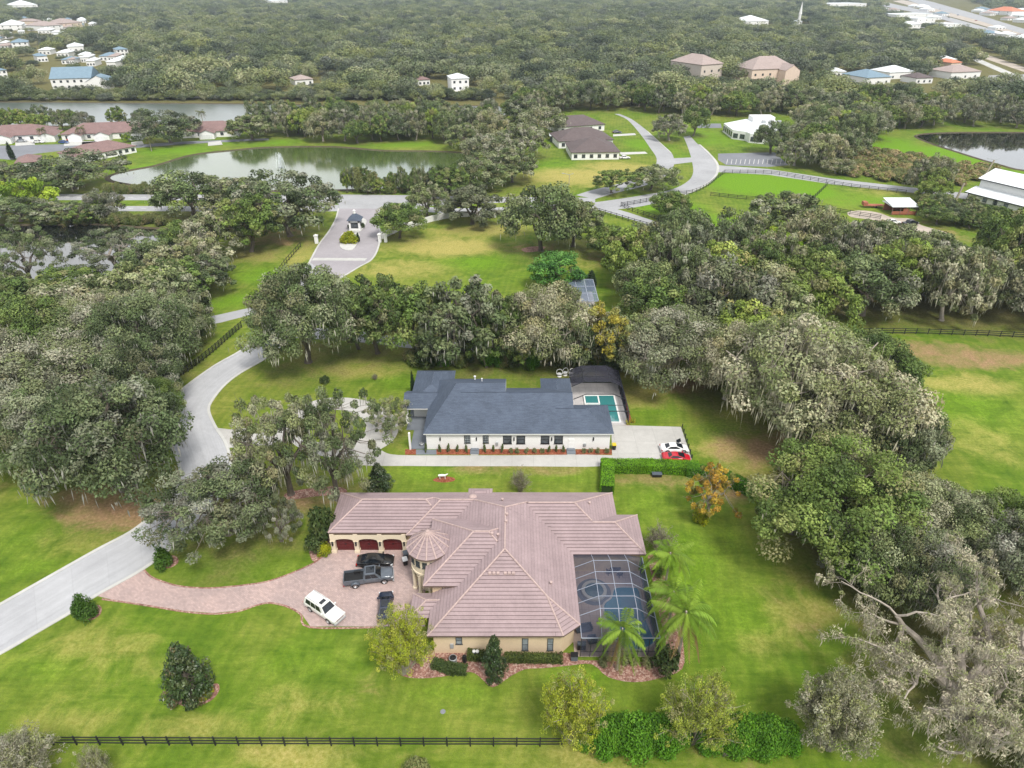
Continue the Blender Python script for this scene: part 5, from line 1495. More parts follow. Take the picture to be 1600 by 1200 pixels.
def fan_bush(kind, seed, pal, Rr=1.6, n=34):
    rng = np.random.default_rng(seed); co = []; ti = []
    for i in range(n):
        a = rng.uniform(0,6.28); L = Rr*rng.uniform(.7,1.1)
        q = frond(rng, a, np.zeros(3), L, rng.uniform(.5,2.2), rng.uniform(.4,1.3), .5, 14)
        c = np.array(pal[rng.integers(0,len(pal))])
        co.append(q); ti.append(np.repeat((c*rng.uniform(.8,1.2,(len(q),1)))[:,None,:],4,1))
    keep(kind, None, [(np.concatenate(co), np.concatenate(ti))], M['leaf_fixed'], None)
fan_bush('palmetto', 6, ((0.09,0.15,0.02),(0.13,0.19,0.03),(0.06,0.10,0.018)))
fan_bush('yellow_agave', 16, ((0.42,0.38,0.03),(0.36,0.34,0.04)), 1.0, 26)

def shrub(kind, seed, Rr, H, pal, pw, k=16, per=70, size=0.13, cone=0.0, mat='leaf_fixed'):
    rng = np.random.default_rng(seed); C = []
    for i in range(k):
        d = unit(rng.normal(size=3)); d[2] = abs(d[2]); z = d[2]
        C.append((d[0]*Rr*.68*(1-cone*z), d[1]*Rr*.68*(1-cone*z), H*(.22+.58*z)))
    C.append((0,0,H*.5)); C = np.array(C); rc = np.full(len(C), Rr*.46)*rng.uniform(.8,1.2,len(C))
    mb = MB(); mb.tube([(0,0,-.05),(0,0,H*.6)], [.07,.03], 5)
    for c in C[::2]: mb.tube([(0,0,.05),tuple(c)], [.03,.012], 3, False)
    keep(kind, mb, [clump_leaves(rng, C, rc, per, size, pal, pw, squash=H/Rr*.62 if H>Rr else .75, up=.5, clumpvar=.10)], M[mat], M['bark'])
DK = [(0.045,0.075,0.022),(0.065,0.10,0.028),(0.09,0.12,0.04)]
shrub('shrub', 1, 1.0, 1.3, [(0.10,0.145,0.035),(0.13,0.17,0.05),(0.075,0.11,0.03)], [3,2,2])
shrub('shrub_dark', 2, 1.2, 1.7, DK, [3,3,2])
shrub('shrub_topiary', 3, 1.1, 2.2, [(0.055,0.125,0.016),(0.075,0.15,0.02),(0.045,0.10,0.014)], [3,3,2], 26, 130, .10, .45)
shrub('shrub_upright', 4, .55, 1.5, [(0.12,0.16,0.05),(0.09,0.13,0.035),(0.16,0.19,0.07)], [3,3,2], 14, 70, .09)
shrub('shrub_grey', 5, .8, .9, [(0.20,0.22,0.11),(0.26,0.26,0.12),(0.15,0.18,0.07)], [3,2,2], 12, 70, .09)
shrub('shrub_yellow', 6, 1.0, 1.3, [(0.32,0.34,0.012),(0.26,0.31,0.015),(0.20,0.26,0.012)], [3,3,2], 18, 80, .12)
shrub('shrub_cypress', 7, .7, 4.0, [(0.022,0.045,0.016),(0.032,0.06,0.02)], [1,1], 26, 110, .12, .5)
shrub('shrub_lush', 8, 1.6, 2.2, [(0.095,0.24,0.014),(0.13,0.29,0.02),(0.07,0.18,0.014)], [3,3,2], 40, 260, .085)
shrub('shrub_wild', 9, 2.2, 3.2, [(0.15,0.185,0.055),(0.20,0.22,0.08),(0.11,0.15,0.04),(0.26,0.23,0.11)], [3,3,2,2], 30, 150, .17)
shrub('shrub_marsh', 10, 2.5, 2.6, [(0.30,0.27,0.11),(0.36,0.28,0.15),(0.22,0.26,0.07),(0.40,0.30,0.18)], [3,2,3,2], 22, 80, .30)

RND = random.Random(2024)
NT_COUNT = {}
TREES = []                                     # (x, y, radius) for leaf litter and spacing
def plant(kind, x, y, Rw, H, label, name='oak_tree', cat='tree', group=None, variant=None, rot=None, base=(9.0, 13.0)):
    """one tree or bush: an Empty at its foot > trunk, crown; copies share their meshes"""
    var = LIB[kind]; i = NT_COUNT.get(kind, 0); NT_COUNT[kind] = i + 1
    mt, mc = var[(i if variant is None else variant) % len(var)]
    r = thing(name, label, cat, (x, y, 0), RND.uniform(0, 6.28) if rot is None else rot, group)
    sx = Rw / base[0]; sz = H / base[1]
    r.scale = (sx*RND.uniform(.95,1.05), sx*RND.uniform(.95,1.05), sz)
    if mt:
        o = bpy.data.objects.new('trunk', mt); COL.objects.link(o); o.parent = r
    o = bpy.data.objects.new('crown', mc); COL.objects.link(o); o.parent = r
    return r
BASES = {'magnolia':(3.0,6.5),'crape':(4.2,6.0),'crape_bare':(2.0,4.0),'crape_bush':(3.4,4.6),'palm':(3.2,5.2),'palm_far':(2.8,7.0),'palmetto':(1.6,1.6),
 'yellow_agave':(1.0,1.2),'shrub':(1.0,1.3),'shrub_dark':(1.2,1.7),'shrub_topiary':(1.1,2.2),'shrub_upright':(.55,1.5),'shrub_grey':(.8,.9),
 'shrub_yellow':(1.0,1.3),'shrub_cypress':(.7,4.0),'shrub_lush':(1.6,2.2),'shrub_wild':(2.2,3.2),'shrub_marsh':(2.5,2.6),'tree_bright':(6,7.5),
 'tree_yellow':(5,11),'tree_orange':(5,10),'tree_emerald':(5,8),'tree_round':(6,10.5),'veteran_oak':(11,13),'oak_mossy':(9.5,13)}
def at(kind, bx, by, top, w, label, name='oak_tree', cat='tree', group=None, variant=None, hk=0.86, rot=None, litter=True):
    """tree with its foot at a surveyed spot, crown w wide there, top at the given level"""
    x, y = G(bx, by); s = scale_at(bx, by)
    Rw = w / 2 / s
    if kind.startswith('oak') and w > 40 and not (535 < by < 600) and not any(q in label for q in ('trunk','nearest the road','open oak','ring drive')):
        y += 0.5*Rw; x *= 1 + 0.5*Rw/y                 # the crown's near side hangs well in front of the foot
        bx, by = proj(x, y)
    H = height_to(bx, by, top) * hk
    if litter and cat == 'tree': TREES.append((x, y, Rw))
    return plant(kind, x, y, Rw*1.0, max(H, 0.4), label, name, cat, group, variant, rot, BASES.get(kind, (9.0, 13.3)))
# ================================================================ fences, hedges, beds and small things near the houses
def rail_fence(label, pts, spacing=2.44, h=1.25, rails=3, mat='fence_black', cat='fence', name='rail_fence', post=.13, rail=(.05,.15)):
    r = thing(name, label, cat, (pts[0][0], pts[0][1], 0))
    o = np.array(pts[0]); p = np.array(pts) - o
    d = np.r_[0, np.cumsum(np.linalg.norm(np.diff(p,axis=0),axis=1))]
    n = max(1, int(round(d[-1]/spacing)))
    if n > 99: n = 99
    tt = np.linspace(0, d[-1], n+1)
    q = np.c_[np.interp(tt,d,p[:,0]), np.interp(tt,d,p[:,1])]
    m = MB(); m.box(-post/2,post/2,-post/2,post/2,-.1,h+.08); first = m.build('post', M[mat], r)
    first.location = (*q[0],0)
    for k in range(1, n+1):
        c = first.copy(); COL.objects.link(c); c.parent = r; c.location = (*q[k],0)
        a = q[min(k,n)]-q[max(k-1,0)]; c.rotation_euler = (0,0,math.atan2(a[1],a[0]))
    for i in range(rails):
        z = h*(.26+.66*i/max(1,rails-1)); m = MB()
        for k in range(n):
            dz = RND.uniform(-.02,.02)
            m.bar((*q[k],z+dz),(*q[k+1],z+RND.uniform(-.02,.02)),rail[0],rail[1])
        m.build('rail', M[mat], r)
    return r
rail_fence('black three rail fence along the bottom lawn', [G(-60,1163), G(200,1164), G(440,1165), G(880,1166)], h=1.45)
rail_fence('black picket fence curving along the road past the moss hung oaks', crom(GP([(262,604),(277,592),(300,577),(332,552),(360,527),(378,512)])), 1.2, 1.6, 4, name='picket_fence')
rail_fence('dark straight fence between the mown strip and the entrance road', [G(425,443), G(447,412), G(470,386)], 2.2, 1.5, 2)
rail_fence('black fence along the near side of the paddock lane', crom(GP([(928,330),(952,337),(985,347),(1030,360)])), 2.6, 1.5, 3)
rail_fence('black fence along the far side of the paddock lane', crom(GP([(970,322),(985,330),(1010,338),(1040,348)])), 2.6, 1.5, 3)
rail_fence('black fence following the boulevard bend round the paddock', crom(GP([(970,323),(1010,316),(1050,306),(1080,303),(1105,292),(1120,280),(1132,271)])), 2.8, 1.5, 3)
rail_fence('black fence along the far edge of the bright green paddock', crom(GP([(1132,271),(1200,272),(1260,281),(1330,293),(1415,303)])), 3.2, 1.5, 3)
rail_fence('black fence across the near side of the bright paddock', crom(GP([(1110,306),(1150,311),(1200,315),(1270,326),(1320,334),(1375,343)])), 3.2, 1.5, 3)
rail_fence('cross fence dividing the bright paddock from the dull one', [G(1270,312), G(1292,291)], 3.0, 1.5, 3)
rail_fence('dark low fence in the shade at the top of the right hand meadow', [G(1340,521), G(1440,522), G(1540,525), G(1640,530)], 2.6, 1.4, 3)
rail_fence('low dark edging fence beside the concrete parking pad', [G(1066,668), G(1074,694), G(1081,716)], 1.6, .7, 1)

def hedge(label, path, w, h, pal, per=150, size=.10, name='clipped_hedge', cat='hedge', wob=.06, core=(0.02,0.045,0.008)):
    rng = np.random.default_rng(len(label)); p = np.array(path); o = p[0].copy(); p = p - o
    r = thing(name, label, cat, (o[0],o[1],0)); P=[]; N=[]
    mb = MB()
    for i in range(len(p)-1):
        a, b = p[i], p[i+1]; L = np.linalg.norm(b-a); d = (b-a)/L; s = np.array([-d[1],d[0]])
        n = int(per*(L+w)*(w+2*h)/1.0)
        u = rng.uniform(-w/2, L+w/2, n); k = rng.uniform(0, w+2*h, n)
        off = np.where(k<h, -w/2, np.where(k<h+w, k-h-w/2, w/2)); z = np.where(k<h, k, np.where(k<h+w, h, w+2*h-k))
        nn = np.where((k<h)[:,None], np.r_[-s,0], np.where((k<h+w)[:,None], np.array([0,0,1.]), np.r_[s,0]))
        e = rng.random(n) < (w/(L+w)*.6)
        ende = np.where(rng.random(n)<.5, -w/2, L+w/2); u = np.where(e & (k>=0) & (rng.random(n)<.5), ende, u)
        pos = a[None,:]+d[None,:]*u[:,None]+s[None,:]*off[:,None]
        q = np.c_[pos, z] + rng.normal(size=(n,3))*wob
        P.append(q); N.append(unit(nn + rng.normal(size=(n,3))*.55))
        M_ = Matrix(((d[0],s[0],0,a[0]),(d[1],s[1],0,a[1]),(0,0,1,0),(0,0,0,1)))
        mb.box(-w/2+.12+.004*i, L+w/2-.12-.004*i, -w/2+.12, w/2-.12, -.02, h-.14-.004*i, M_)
    P = np.concatenate(P); N = np.concatenate(N); n = len(P)
    c = np.array(pal)[rng.integers(0,len(pal),n)]*rng.uniform(.75,1.2,(n,1))
    f = 1 + .22*np.sin(P[:,0]*1.3+P[:,1]*.9)*np.sin(P[:,1]*1.1-P[:,0]*.4)
    me = cloud_object('foliage', [leaf_mesh('',P,N,size*rng.uniform(.6,1.3,n),.6,c*f[:,None],None,rng=rng)], M['leaf_fixed'])
    ob = bpy.data.objects.new('foliage', me); COL.objects.link(ob); ob.parent = r
    mb.build('stems', plain('hedge_core', core, .9), r)  # solid dark inner box behind the leaves; no stems are modelled
    return r
HP = [(0.15,0.34,0.014),(0.20,0.41,0.020),(0.11,0.26,0.013)]
hedge('bright green clipped hedge bent round the corner of the tiled house lawn', [G(948,765), G(949,735), G(1010,735), G(1080,738)], 2.0, 1.7, HP)
hedge('lower end of the bright clipped hedge running down to the wood', [G(1082,742), G(1112,748), G(1142,758), G(1172,772)], 1.8, 1.8, [(0.08,0.21,0.014),(0.11,0.26,0.018)])
hedge('low box hedge under the right hand windows of the tiled house', [G(795,1032), G(872,1033)], .9, .95, [(0.085,0.115,0.026),(0.11,0.145,0.032),(0.065,0.085,0.022)])
hedge('short box hedge between the air conditioner and the magnolia', [G(738,1028), G(762,1030)], 1.0, 1.0, [(0.085,0.115,0.026),(0.11,0.145,0.032)])
hedge('low dark hedge in front of the round air conditioner', [G(684,1042), G(705,1049), G(722,1050)], 1.1, .9, [(0.065,0.10,0.028),(0.085,0.125,0.032)])

# mulch beds
sheet('mulch_bed', crom(GP([(618,1040),(640,1030),(672,1022),(672,1016),(885,1020),(893,1030),(938,1032),(1030,1032),(1040,1005),(1030,960),(1018,900),(1012,868),(1022,868),(1040,900),(1060,960),(1068,1010),(1066,1045),(1030,1060),(990,1066),(950,1058),(925,1038),(890,1040),(850,1044),(820,1046),(796,1058),(770,1074),(752,1060),(735,1050),(700,1056),(660,1060),(628,1056)]),3,True), .010, M['mulch_pink'])
sheet('mulch_bed', crom(GP([(275,1092),(290,1080),(320,1072),(340,1068),(342,1080),(328,1096),(300,1104),(280,1101)]),4,True), .010, M['mulch_pink'])
sheet('mulch_bed', crom(GP([(124,962),(138,970),(155,962),(159,950),(150,946)]),4,True), .010, M['mulch_pink'])
sheet('mulch_bed', crom(GP([(246,882),(262,888),(278,880),(276,870),(262,868)]),4,True), .010, M['mulch_pink'])
sheet('mulch_bed', crom(GP([(483,858),(490,846),(508,838),(520,850),(515,862),(500,876),(488,876)]),4,True), .010, M['mulch_pink'])
sheet('mulch_bed', crom(GP([(445,772),(470,765),(520,760),(541,765),(535,772),(490,776),(450,781)]),4,True), .010, M['mulch_pink'])
sheet('mulch_bed', crom(GP([(676,750),(692,744),(710,747),(708,752),(690,754)]),4,True), .010, M['mulch_red'])
sheet('mulch_bed', crom(GP([(1082,803),(1095,797),(1110,803),(1105,812),(1090,813)]),4,True), .010, M['mulch_pink'])
sheet('mulch_bed', crom(GP([(815,389),(832,385),(852,386),(843,392),(822,394)]),4,True), .010, M['mulch_pink'])
for a, b in ((633,650),(682,735),(748.5,885.5),(899.5,956)):
    sheet('mulch_bed', [G(a,702), G(b,702), G(b,710.5), G(a,710.5)], .011, M['mulch_red'])
sheet('mulch_bed', [(17.6,103),(21.9,103),(21.9,117),(21.3,117),(21.3,102.1),(17.6,102.1)], .010, M['mulch_red'])
sheet('gravel_strip', [G(650,702.5), G(682,702.5), G(682,710.5), G(650,710.5)], .012, M['step_grey'])
for px in (741.5, 892.5):
    sheet('side_path', [G(px-6,704.5), G(px+6,704.5), G(px+6,711.3), G(px-6,711.3)], .016, M['drive_concrete'])

# shrubs of the white house bed
grp = 'clipped shrubs along the white house wall'
for px, kind, top in ((666,'u',692),(687,'u',694.5),(701,'u',692.5),(715,'u',694.5),(728.5,'u',694.5),(757,'u',693.5),(771,'u',695),(785,'u',693.5),(858,'u',696),(869,'u',695),(880,'u',695.5)):
    at('shrub_upright', px, 706.5, top, 5.2, 'upright clipped green shrub in the red mulch bed along the white house wall', 'clipped_shrub', 'shrub', grp, hk=.95)
for px in (798,808,823,835,847,912,923,934,948):
    at('shrub_grey', px, 707, 699.5, 8, 'low rounded grey green shrub in the red mulch bed along the white house wall', 'rounded_shrub', 'shrub', 'low rounded shrubs along the white house wall', hk=.95)
at('yellow_agave', 981, 663, 650, 10, 'yellow spiky plant by the corner of the dark pool enclosure, larger of two', 'spiky_plant', 'plant'); at('yellow_agave', 989, 660, 650, 10, 'yellow spiky plant beside the larger yellow one at the pad edge', 'spiky_plant', 'plant')
at('shrub_cypress', 646, 618, 574, 7, 'narrow dark cypress at the back corner of the white house', 'cypress_tree', 'tree')
at('shrub_dark', 508, 600, 585, 16, 'small dark bush alone on the upper lawn above the ring drive', 'round_bush', 'bush'); at('crape_bare', 586, 593, 584, 10, 'tiny bare sapling on the lawn left of the white house', 'sapling', 'plant')
# plants of the tiled house
at('shrub_topiary', 137, 966, 929, 34, 'rounded clipped bush on the corner between road and paver drive', 'topiary_bush', 'bush', hk=1.0); at('shrub_topiary', 258, 886, 855, 28, 'smaller rounded clipped bush on the far side of the paver drive', 'topiary_bush', 'bush', hk=1.0)
at('magnolia', 302, 1088, 1003, 78, 'dark conical magnolia alone on the front lawn in a ring of mulch', 'magnolia_tree', 'tree', variant=0, hk=.92, litter=False)
at('magnolia', 773, 1060, 990, 46, 'dark magnolia standing against the cream south wall', 'magnolia_tree', 'tree', variant=1, hk=.95, litter=False)
at('magnolia', 594, 770, 722, 44, 'dark evergreen between the ring drive and the tiled roof', 'magnolia_tree', 'tree', variant=1, hk=.95, litter=False)
at('shrub_dark', 508, 848, 785, 46, 'dark tall shrub at the left corner of the garages', 'tall_shrub', 'shrub', hk=.9); at('shrub_dark', 494, 862, 828, 34, 'dark shrub beside the yellow green one at the garage corner', 'round_bush', 'bush', hk=.8)
at('shrub_yellow', 508, 866, 847, 22, 'yellow green shrub at the garage corner', 'round_bush', 'bush', hk=.9)
at('shrub_yellow', 318, 1086, 1078, 30, 'yellow ground shrub at the foot of the lone magnolia', 'ground_shrub', 'bush', hk=1.0)
at('crape', 632, 1052, 945, 108, 'yellow green many stemmed crape myrtle at the front corner of the tiled house', 'crape_myrtle', 'tree', variant=0, hk=.88, litter=False)
at('crape', 892, 1160, 1038, 122, 'yellow green crape myrtle over the end of the bottom fence, left of two', 'crape_myrtle', 'tree', variant=0, hk=.82, litter=False)
at('crape', 1080, 1160, 1046, 136, 'grey twigged crape myrtle over the bottom hedge, right of two', 'crape_myrtle', 'tree', variant=1, hk=.82, litter=False)
at('crape_bare', 813, 768, 733, 32, 'bare twiggy bush in the strip of lawn behind the tiled roof', 'bare_bush', 'bush', hk=.9)
at('crape_bare', 1028, 862, 815, 42, 'grey sparse bush at the north east corner of the tiled roof', 'bare_bush', 'bush', hk=.8)
at('tree_orange', 1103, 808, 718, 70, 'orange autumn tree with thin foliage at the end of the hedge', 'autumn_tree', 'tree', hk=.88, litter=False)
at('shrub_yellow', 1095, 815, 795, 26, 'bright yellow green bush at the foot of the orange tree', 'round_bush', 'bush', hk=.95)
at('palm', 964, 1046, 962, 88, 'feathery palm in front of the pool screen', 'palm_tree', 'palm', variant=0, hk=.80, rot=.3, litter=False)
at('palm', 1056, 1046, 950, 108, 'largest feathery palm at the right front corner of the pool screen', 'palm_tree', 'palm', variant=1, hk=.84, rot=1.2, litter=False)
at('palm', 1044, 985, 905, 92, 'feathery palm beside the pool screen, nearer of the side pair', 'palm_tree', 'palm', variant=0, hk=.80, rot=2.2, litter=False)
at('palm', 1036, 935, 855, 84, 'feathery palm beside the pool screen, by the roof corner', 'palm_tree', 'palm', variant=1, hk=.82, rot=4.0, litter=False)
at('shrub_dark', 1040, 1050, 1010, 46, 'dark round bush below the largest palm', 'round_bush', 'bush', hk=.9); at('shrub_dark', 1030, 900, 880, 22, 'dark bush under the palm at the roof corner', 'round_bush', 'bush')
for px, py, w, lab in ((945,1037,20,'spiky low plant in the pink mulch left of the palm trunk'),(985,1037,26,'leafy low plant in the pink mulch right of the palm trunk'),(1010,1040,20,'low shrub in the pink mulch beside the dark round bush')):
    at('shrub_grey', px, py, py-12, w, lab, 'low_shrub', 'shrub', hk=1.0)
at('shrub_lush', 700, 1062-22, 1020, 24, 'green shrub beside the crape myrtle at the house corner', 'low_shrub', 'shrub') if False else None
lus = ((920,1160,1120,44,'half under the left crape myrtle'),(1008,1161,1114,50,'right of middle between the two crape myrtles'),(962,1160,1114,48,'left of middle between the two crape myrtles'),(1055,1161,1116,46,'under the left side of the grey twigged crape myrtle'),(1105,1161,1116,50,'under the right side of the grey twigged crape myrtle'),(1128,1162,1114,46,'beside the grey twigged crape myrtle'),(1172,1163,1112,50,'before the last one of the bottom hedge'),(1222,1168,1120,50,'at the very end of the bottom hedge'),(940,1163,1112,60,'left of the gap between the crape myrtles'),(985,1164,1108,70,'in the middle between the two crape myrtles'),(1030,1163,1112,60,'just left of the grey twigged crape myrtle'),(1150,1163,1110,60,'just right of the grey twigged crape myrtle'),(1195,1166,1112,64,'below the grey leaning oak bush at the bottom'))
for px, py, top, w, lab in lus: at('shrub_lush', px, py, top, w, 'lush green bush '+lab, 'lush_bush', 'bush', hk=.75)
at('shrub_wild', 652, 1215, 1186, 46, 'dark bush cut by the bottom edge in the lower lawn', 'wild_bush', 'bush', hk=.7)

# small things by the walls
def lathe_thing(name, label, cat, px, py, parts, z=0.0):
    x, y = G(px, py, z); t = thing(name, label, cat, (x,y,z))
    for nm, prof, mat, n in parts:
        m = MB(); m.lathe(prof, n); m.build(nm, M[mat], t, smooth=True, angle=.6)
    return t
lathe_thing('air_conditioner', 'round grey air conditioner behind the low hedge at the cream wall', 'air conditioner', 708, 1034, (('casing',[(.46,0),(.48,.75),(.42,.82),(.40,.78)],'grey_metal',20),('fan_grille',[(.40,.77),(.20,.80),(.19,.74),(0,.74)],'black_plastic',16)), .02)
lathe_thing('pump_tank', 'dark brown upright tank beside the air conditioner', 'tank', 726, 1034, (('tank',[(.24,0),(.26,.1),(.26,.95),(.18,1.12),(0,1.16)],'black_plastic',14),), .02)
for px, lab in ((741,'left of two black white topped gas bottles at the cream wall'),(746,'right of two black white topped gas bottles at the cream wall')):
    lathe_thing('gas_bottle', lab, 'tank', px, 1027, (('bottle',[(.22,0),(.24,.15),(.24,.95),(.2,1.05)],'black_plastic',14),('cap',[(.21,1.04),(.19,1.18),(0,1.24)],'white_plastic',14)), .02)
def wheelie(label, px, py, rz, body, lid, extra=None):
    x, y = G(px, py); t = thing('wheeled_bin', label, 'bin', (x,y,.03), rz)
    m = MB()
    a = [(-.26,-.30,.06),(.26,-.30,.06),(.26,.30,.06),(-.26,.30,.06)]; b = [(-.32,-.40,1.0),(.32,-.40,1.0),(.32,.38,1.0),(-.32,.38,1.0)]
    for i in range(4): j=(i+1)%4; m.face([a[i],a[j],b[j],b[i]])
    m.face(a[::-1]); m.build('bin_body', M[body], t)
    m = MB(); m.box(-.35,.35,-.44,.40,1.0,1.05); m.box(-.30,.30,-.36,.30,1.05,1.10); m.bar((-.3,.46,1.02),(.3,.46,1.02),.05); m.build('lid', M[lid], t)
    for s in (-.24,.24):
        w = MB(); w.lathe([(0,-.04),(.13,-.04),(.13,.04),(0,.04)],12); Mx = Matrix.Translation((s,.36,.13)) @ Matrix.Rotation(math.pi/2,4,'Y'); w.v=[tuple(Mx@Vector(p)) for p in w.v]; w.build('wheel', M['tyre'], t)
    if extra: extra(t)
wheelie('dark grey lidded bin by the round turret, behind the black one', 634.5, 872, R(20), 'grey_plastic', 'grey_plastic')
wheelie('black bin with a white lid by the round turret', 633.5, 882, R(20), 'black_plastic', 'white_plastic')
wheelie('black bin with a yellow lid at the corner of the white house', 959, 702, R(0), 'black_plastic', 'yellow_plastic')
x, y = G(1026, 744); t = thing('storage_box', 'black storage box on bare earth below the clipped hedge', 'box', (x,y,0)); m = MB(); m.box(-.75,.75,-.35,.35,.0,.52); m.build('box_body', M['black_plastic'], t); m = MB(); m.box(-.8,.8,-.4,.4,.52,.62); m.box(-.6,.6,-.25,.25,.62,.66); m.build('lid', M['grey_plastic'], t)
x, y = G(1145, 1180); t = thing('fallen_log', 'dark cut log lying on the bottom grass verge', 'log', (x,y,0)); m = MB(); m.tube([(-1.1,0,.25),(-.4,.05,.24),(.4,-.04,.25),(1.15,.02,.24)],[.27,.25,.25,.23],9); m.build('log_body', M['bark'], t)
for k in (-.5,.3,.8): m = MB(); m.tube([(k,-.05,.4),(k+.05,-.2,.62)],[.07,.05],6); m.build('branch_stub', M['bark_pale'], t)
x, y = G(1179, 1168); t = thing('garden_stump', 'short dark stump with pale top at the foot of the bottom hedge', 'stump', (x,y,0)); m = MB(); m.tube([(0,0,-.1),(.05,0,.4),(.02,.02,.8)],[.4,.32,.28],9); m.build('trunk', M['bark'], t)
x, y = G(692, 748); t = thing('garden_ornament', 'small white garden ornament on the mulch patch behind the tiled roof', 'ornament', (x,y,0))
m = MB(); m.tube([(-.7,0,.65),(-.2,0,.7),(.35,0,.68),(.6,0,.85)],[.16,.2,.17,.1],8); m.tube([(.6,0,.85),(.85,0,1.0)],[.12,.06],7); m.build('body', M['white_paint'], t)
for a in (-.55,-.45,.3,.4):
    m = MB(); m.tube([(a,.1 if a in (-.55,.3) else -.1,.6),(a,.1 if a in (-.55,.3) else -.1,0)],[.05,.035],6); m.build('leg', M['white_paint'], t)
for k, (px, py, lab) in enumerate(((874,588,'white hoop garden chair behind the white house, leftmost of three'),(883,586,'white hoop garden chair behind the white house, middle of three'),(892,587,'white hoop garden chair behind the white house, next to the pool screen'))):
    x, y = G(px, py); t = thing('hoop_chair', lab, 'chair', (x,y,0), .4*k)
    m = MB(); ring = [(.62*math.cos(a),0,.95+.72*math.sin(a)) for a in np.linspace(0,6.283,20)]; m.tube(ring,[.07]*20,6,False); m.build('hoop_frame', M['white_paint'], t)
    m = MB(); m.lathe([(0,.42),(.42,.5),(.5,.62)],14); m.build('seat', M['white_plastic'], t)
    m = MB(); m.lathe([(.45,0),(.45,.05),(.06,.1),(.06,.42)],14); m.build('base', M['white_paint'], t)
x, y = G(692, 1112); sheet('drain_cover', [(x+.30*math.cos(a),y+.30*math.sin(a)) for a in np.linspace(0,6.28,14,endpoint=False)], .02, M['asphalt'])
x, y = G(592, 1020); 
t = thing('patio_barbecue', 'black barbecue inside the front pool screen', 'barbecue', (*G(908,1014),.05)); m=MB(); m.box(-.5,.5,-.3,.3,.1,.85); m.build('cabinet', M['black_plastic'], t); m=MB(); m.tube([(-.5,0,.95),(.5,0,.95)],[.28,.28],12); m.build('hood', M['grey_plastic'], t)
t = thing('equipment_box', 'dark pump box beside the screen door of the tiled house', 'box', (*G(897,1030),.02)); m=MB(); m.box(-.4,.4,-.3,.3,0,.8); m.build('cabinet', M['grey_plastic'], t); m=MB(); m.box(-.44,.44,-.34,.34,.8,.88); m.build('lid', M['black_plastic'], t)
# ================================================================ buildings in the middle and far distance
def house_px(label, p0, p1, depth, wh, roofm_, wallm_, pitch=.42, nwin=5, name='house', cat='house', gable='', over=.5, front=None, flat=False, wmat='glass', garage=()):
    """front wall from p0 to p1 (surveyed at its foot); depth goes back from it"""
    a, b = G(*p0), G(*p1); L = math.hypot(b[0]-a[0], b[1]-a[1]); rz = math.atan2(b[1]-a[1], b[0]-a[0])
    t = thing(name, label, cat, (a[0],a[1],0), rz)
    m = MB(); m.box(0,L,0,depth,-.2,wh,skip='b' if flat else 'bt'); m.build('wall', wallm_, t)
    r = MB()
    if flat:
        r.box(-.15,L+.15,-.15,.25,wh,wh+.5); r.box(-.15,L+.15,depth-.25,depth+.15,wh,wh+.5); r.box(-.15,.25,.25,depth-.25,wh,wh+.495); r.box(L-.25,L+.15,.25,depth-.25,wh,wh+.495); r.box(.25,L-.25,.25,depth-.25,wh-.05,wh+.12,skip='b')
    else:
        pl, _ = hip(-over,L+over,-over,depth+over,wh,pitch,gable)
        for k, p in pl.items(): flat_plane(r, p)
        r.box(-over+.02,L+over-.02,-over+.02,depth+over-.02,wh-.22,wh-.01,skip='t')
    ro = r.build('roof', roofm_, t)
    for g in (front or ()):                      # projecting gabled bays: (u0, u1, out, height)
        u0,u1,out,h = g; m = MB(); m.box(u0,u1,-out,.5,-.2,h,skip='bt'); um=(u0+u1)/2
        m.face([(u0,-out,h),(u1,-out,h),(um,-out,h+(u1-u0)*pitch/2)]); m.build('wall', wallm_, t)
        rr = MB(); pl, _ = hip(u0-.4,u1+.4,-out-.4,depth*.55,h,pitch,'S')
        for k, p in pl.items():
            if k != 'S': flat_plane(rr, p)
        rr.build('roof', roofm_, t)
        if garage == 'all' or g in garage:
            dd = MB(); dd.box(um-(u1-u0)*.36,um+(u1-u0)*.36,-out-.06,-out-.005,0,2.2); dd.build('garage_door', M['white_plastic'], t)
    for i in range(nwin):
        u = L*(i+.5)/nwin
        if any(g[0]-.8 < u < g[1]+.8 for g in (front or ())): continue
        window(t, (u, 0, .9), min(1.5, L/nwin*.55), min(1.4, wh*.45), 'S', 'frame_black', wmat, (0,1), .12)
        if wh > 5.5: window(t, (u, 0, .9+wh*.5), min(1.5, L/nwin*.55), 1.4, 'S', 'frame_black', wmat, (0,1), .12)
    return t
W_, SH = M['stucco_white'], M['shingle_brown']
h = house_px('white villa with a dark brown hip roof, nearest of three by the boulevard', (893,250), (967,249), 20, 3.3, SH, W_, .42, 6)
h = house_px('white villa with a dark brown hip roof, middle of three by the boulevard', (873,232), (957,229), 19, 3.3, SH, W_, .42, 6)
h = house_px('white villa with a dark brown hip roof, farthest of three by the boulevard', (872,209), (944,204), 17, 3.3, SH, W_, .42, 5)
house_px('small white roofed lanai beside the middle brown roofed villa', (860,222), (871,222), 6, 3, M['metal_white_roof'], M['frame_bronze'], .1, 0, 'lanai', 'shelter')
sheet('villa_drive', GP([(958,210),(992,208),(994,211),(958,213)]), .012, M['kerb_pale']); sheet('villa_drive', GP([(968,238),(1008,237),(1012,240),(970,242)]), .012, M['kerb_pale'])
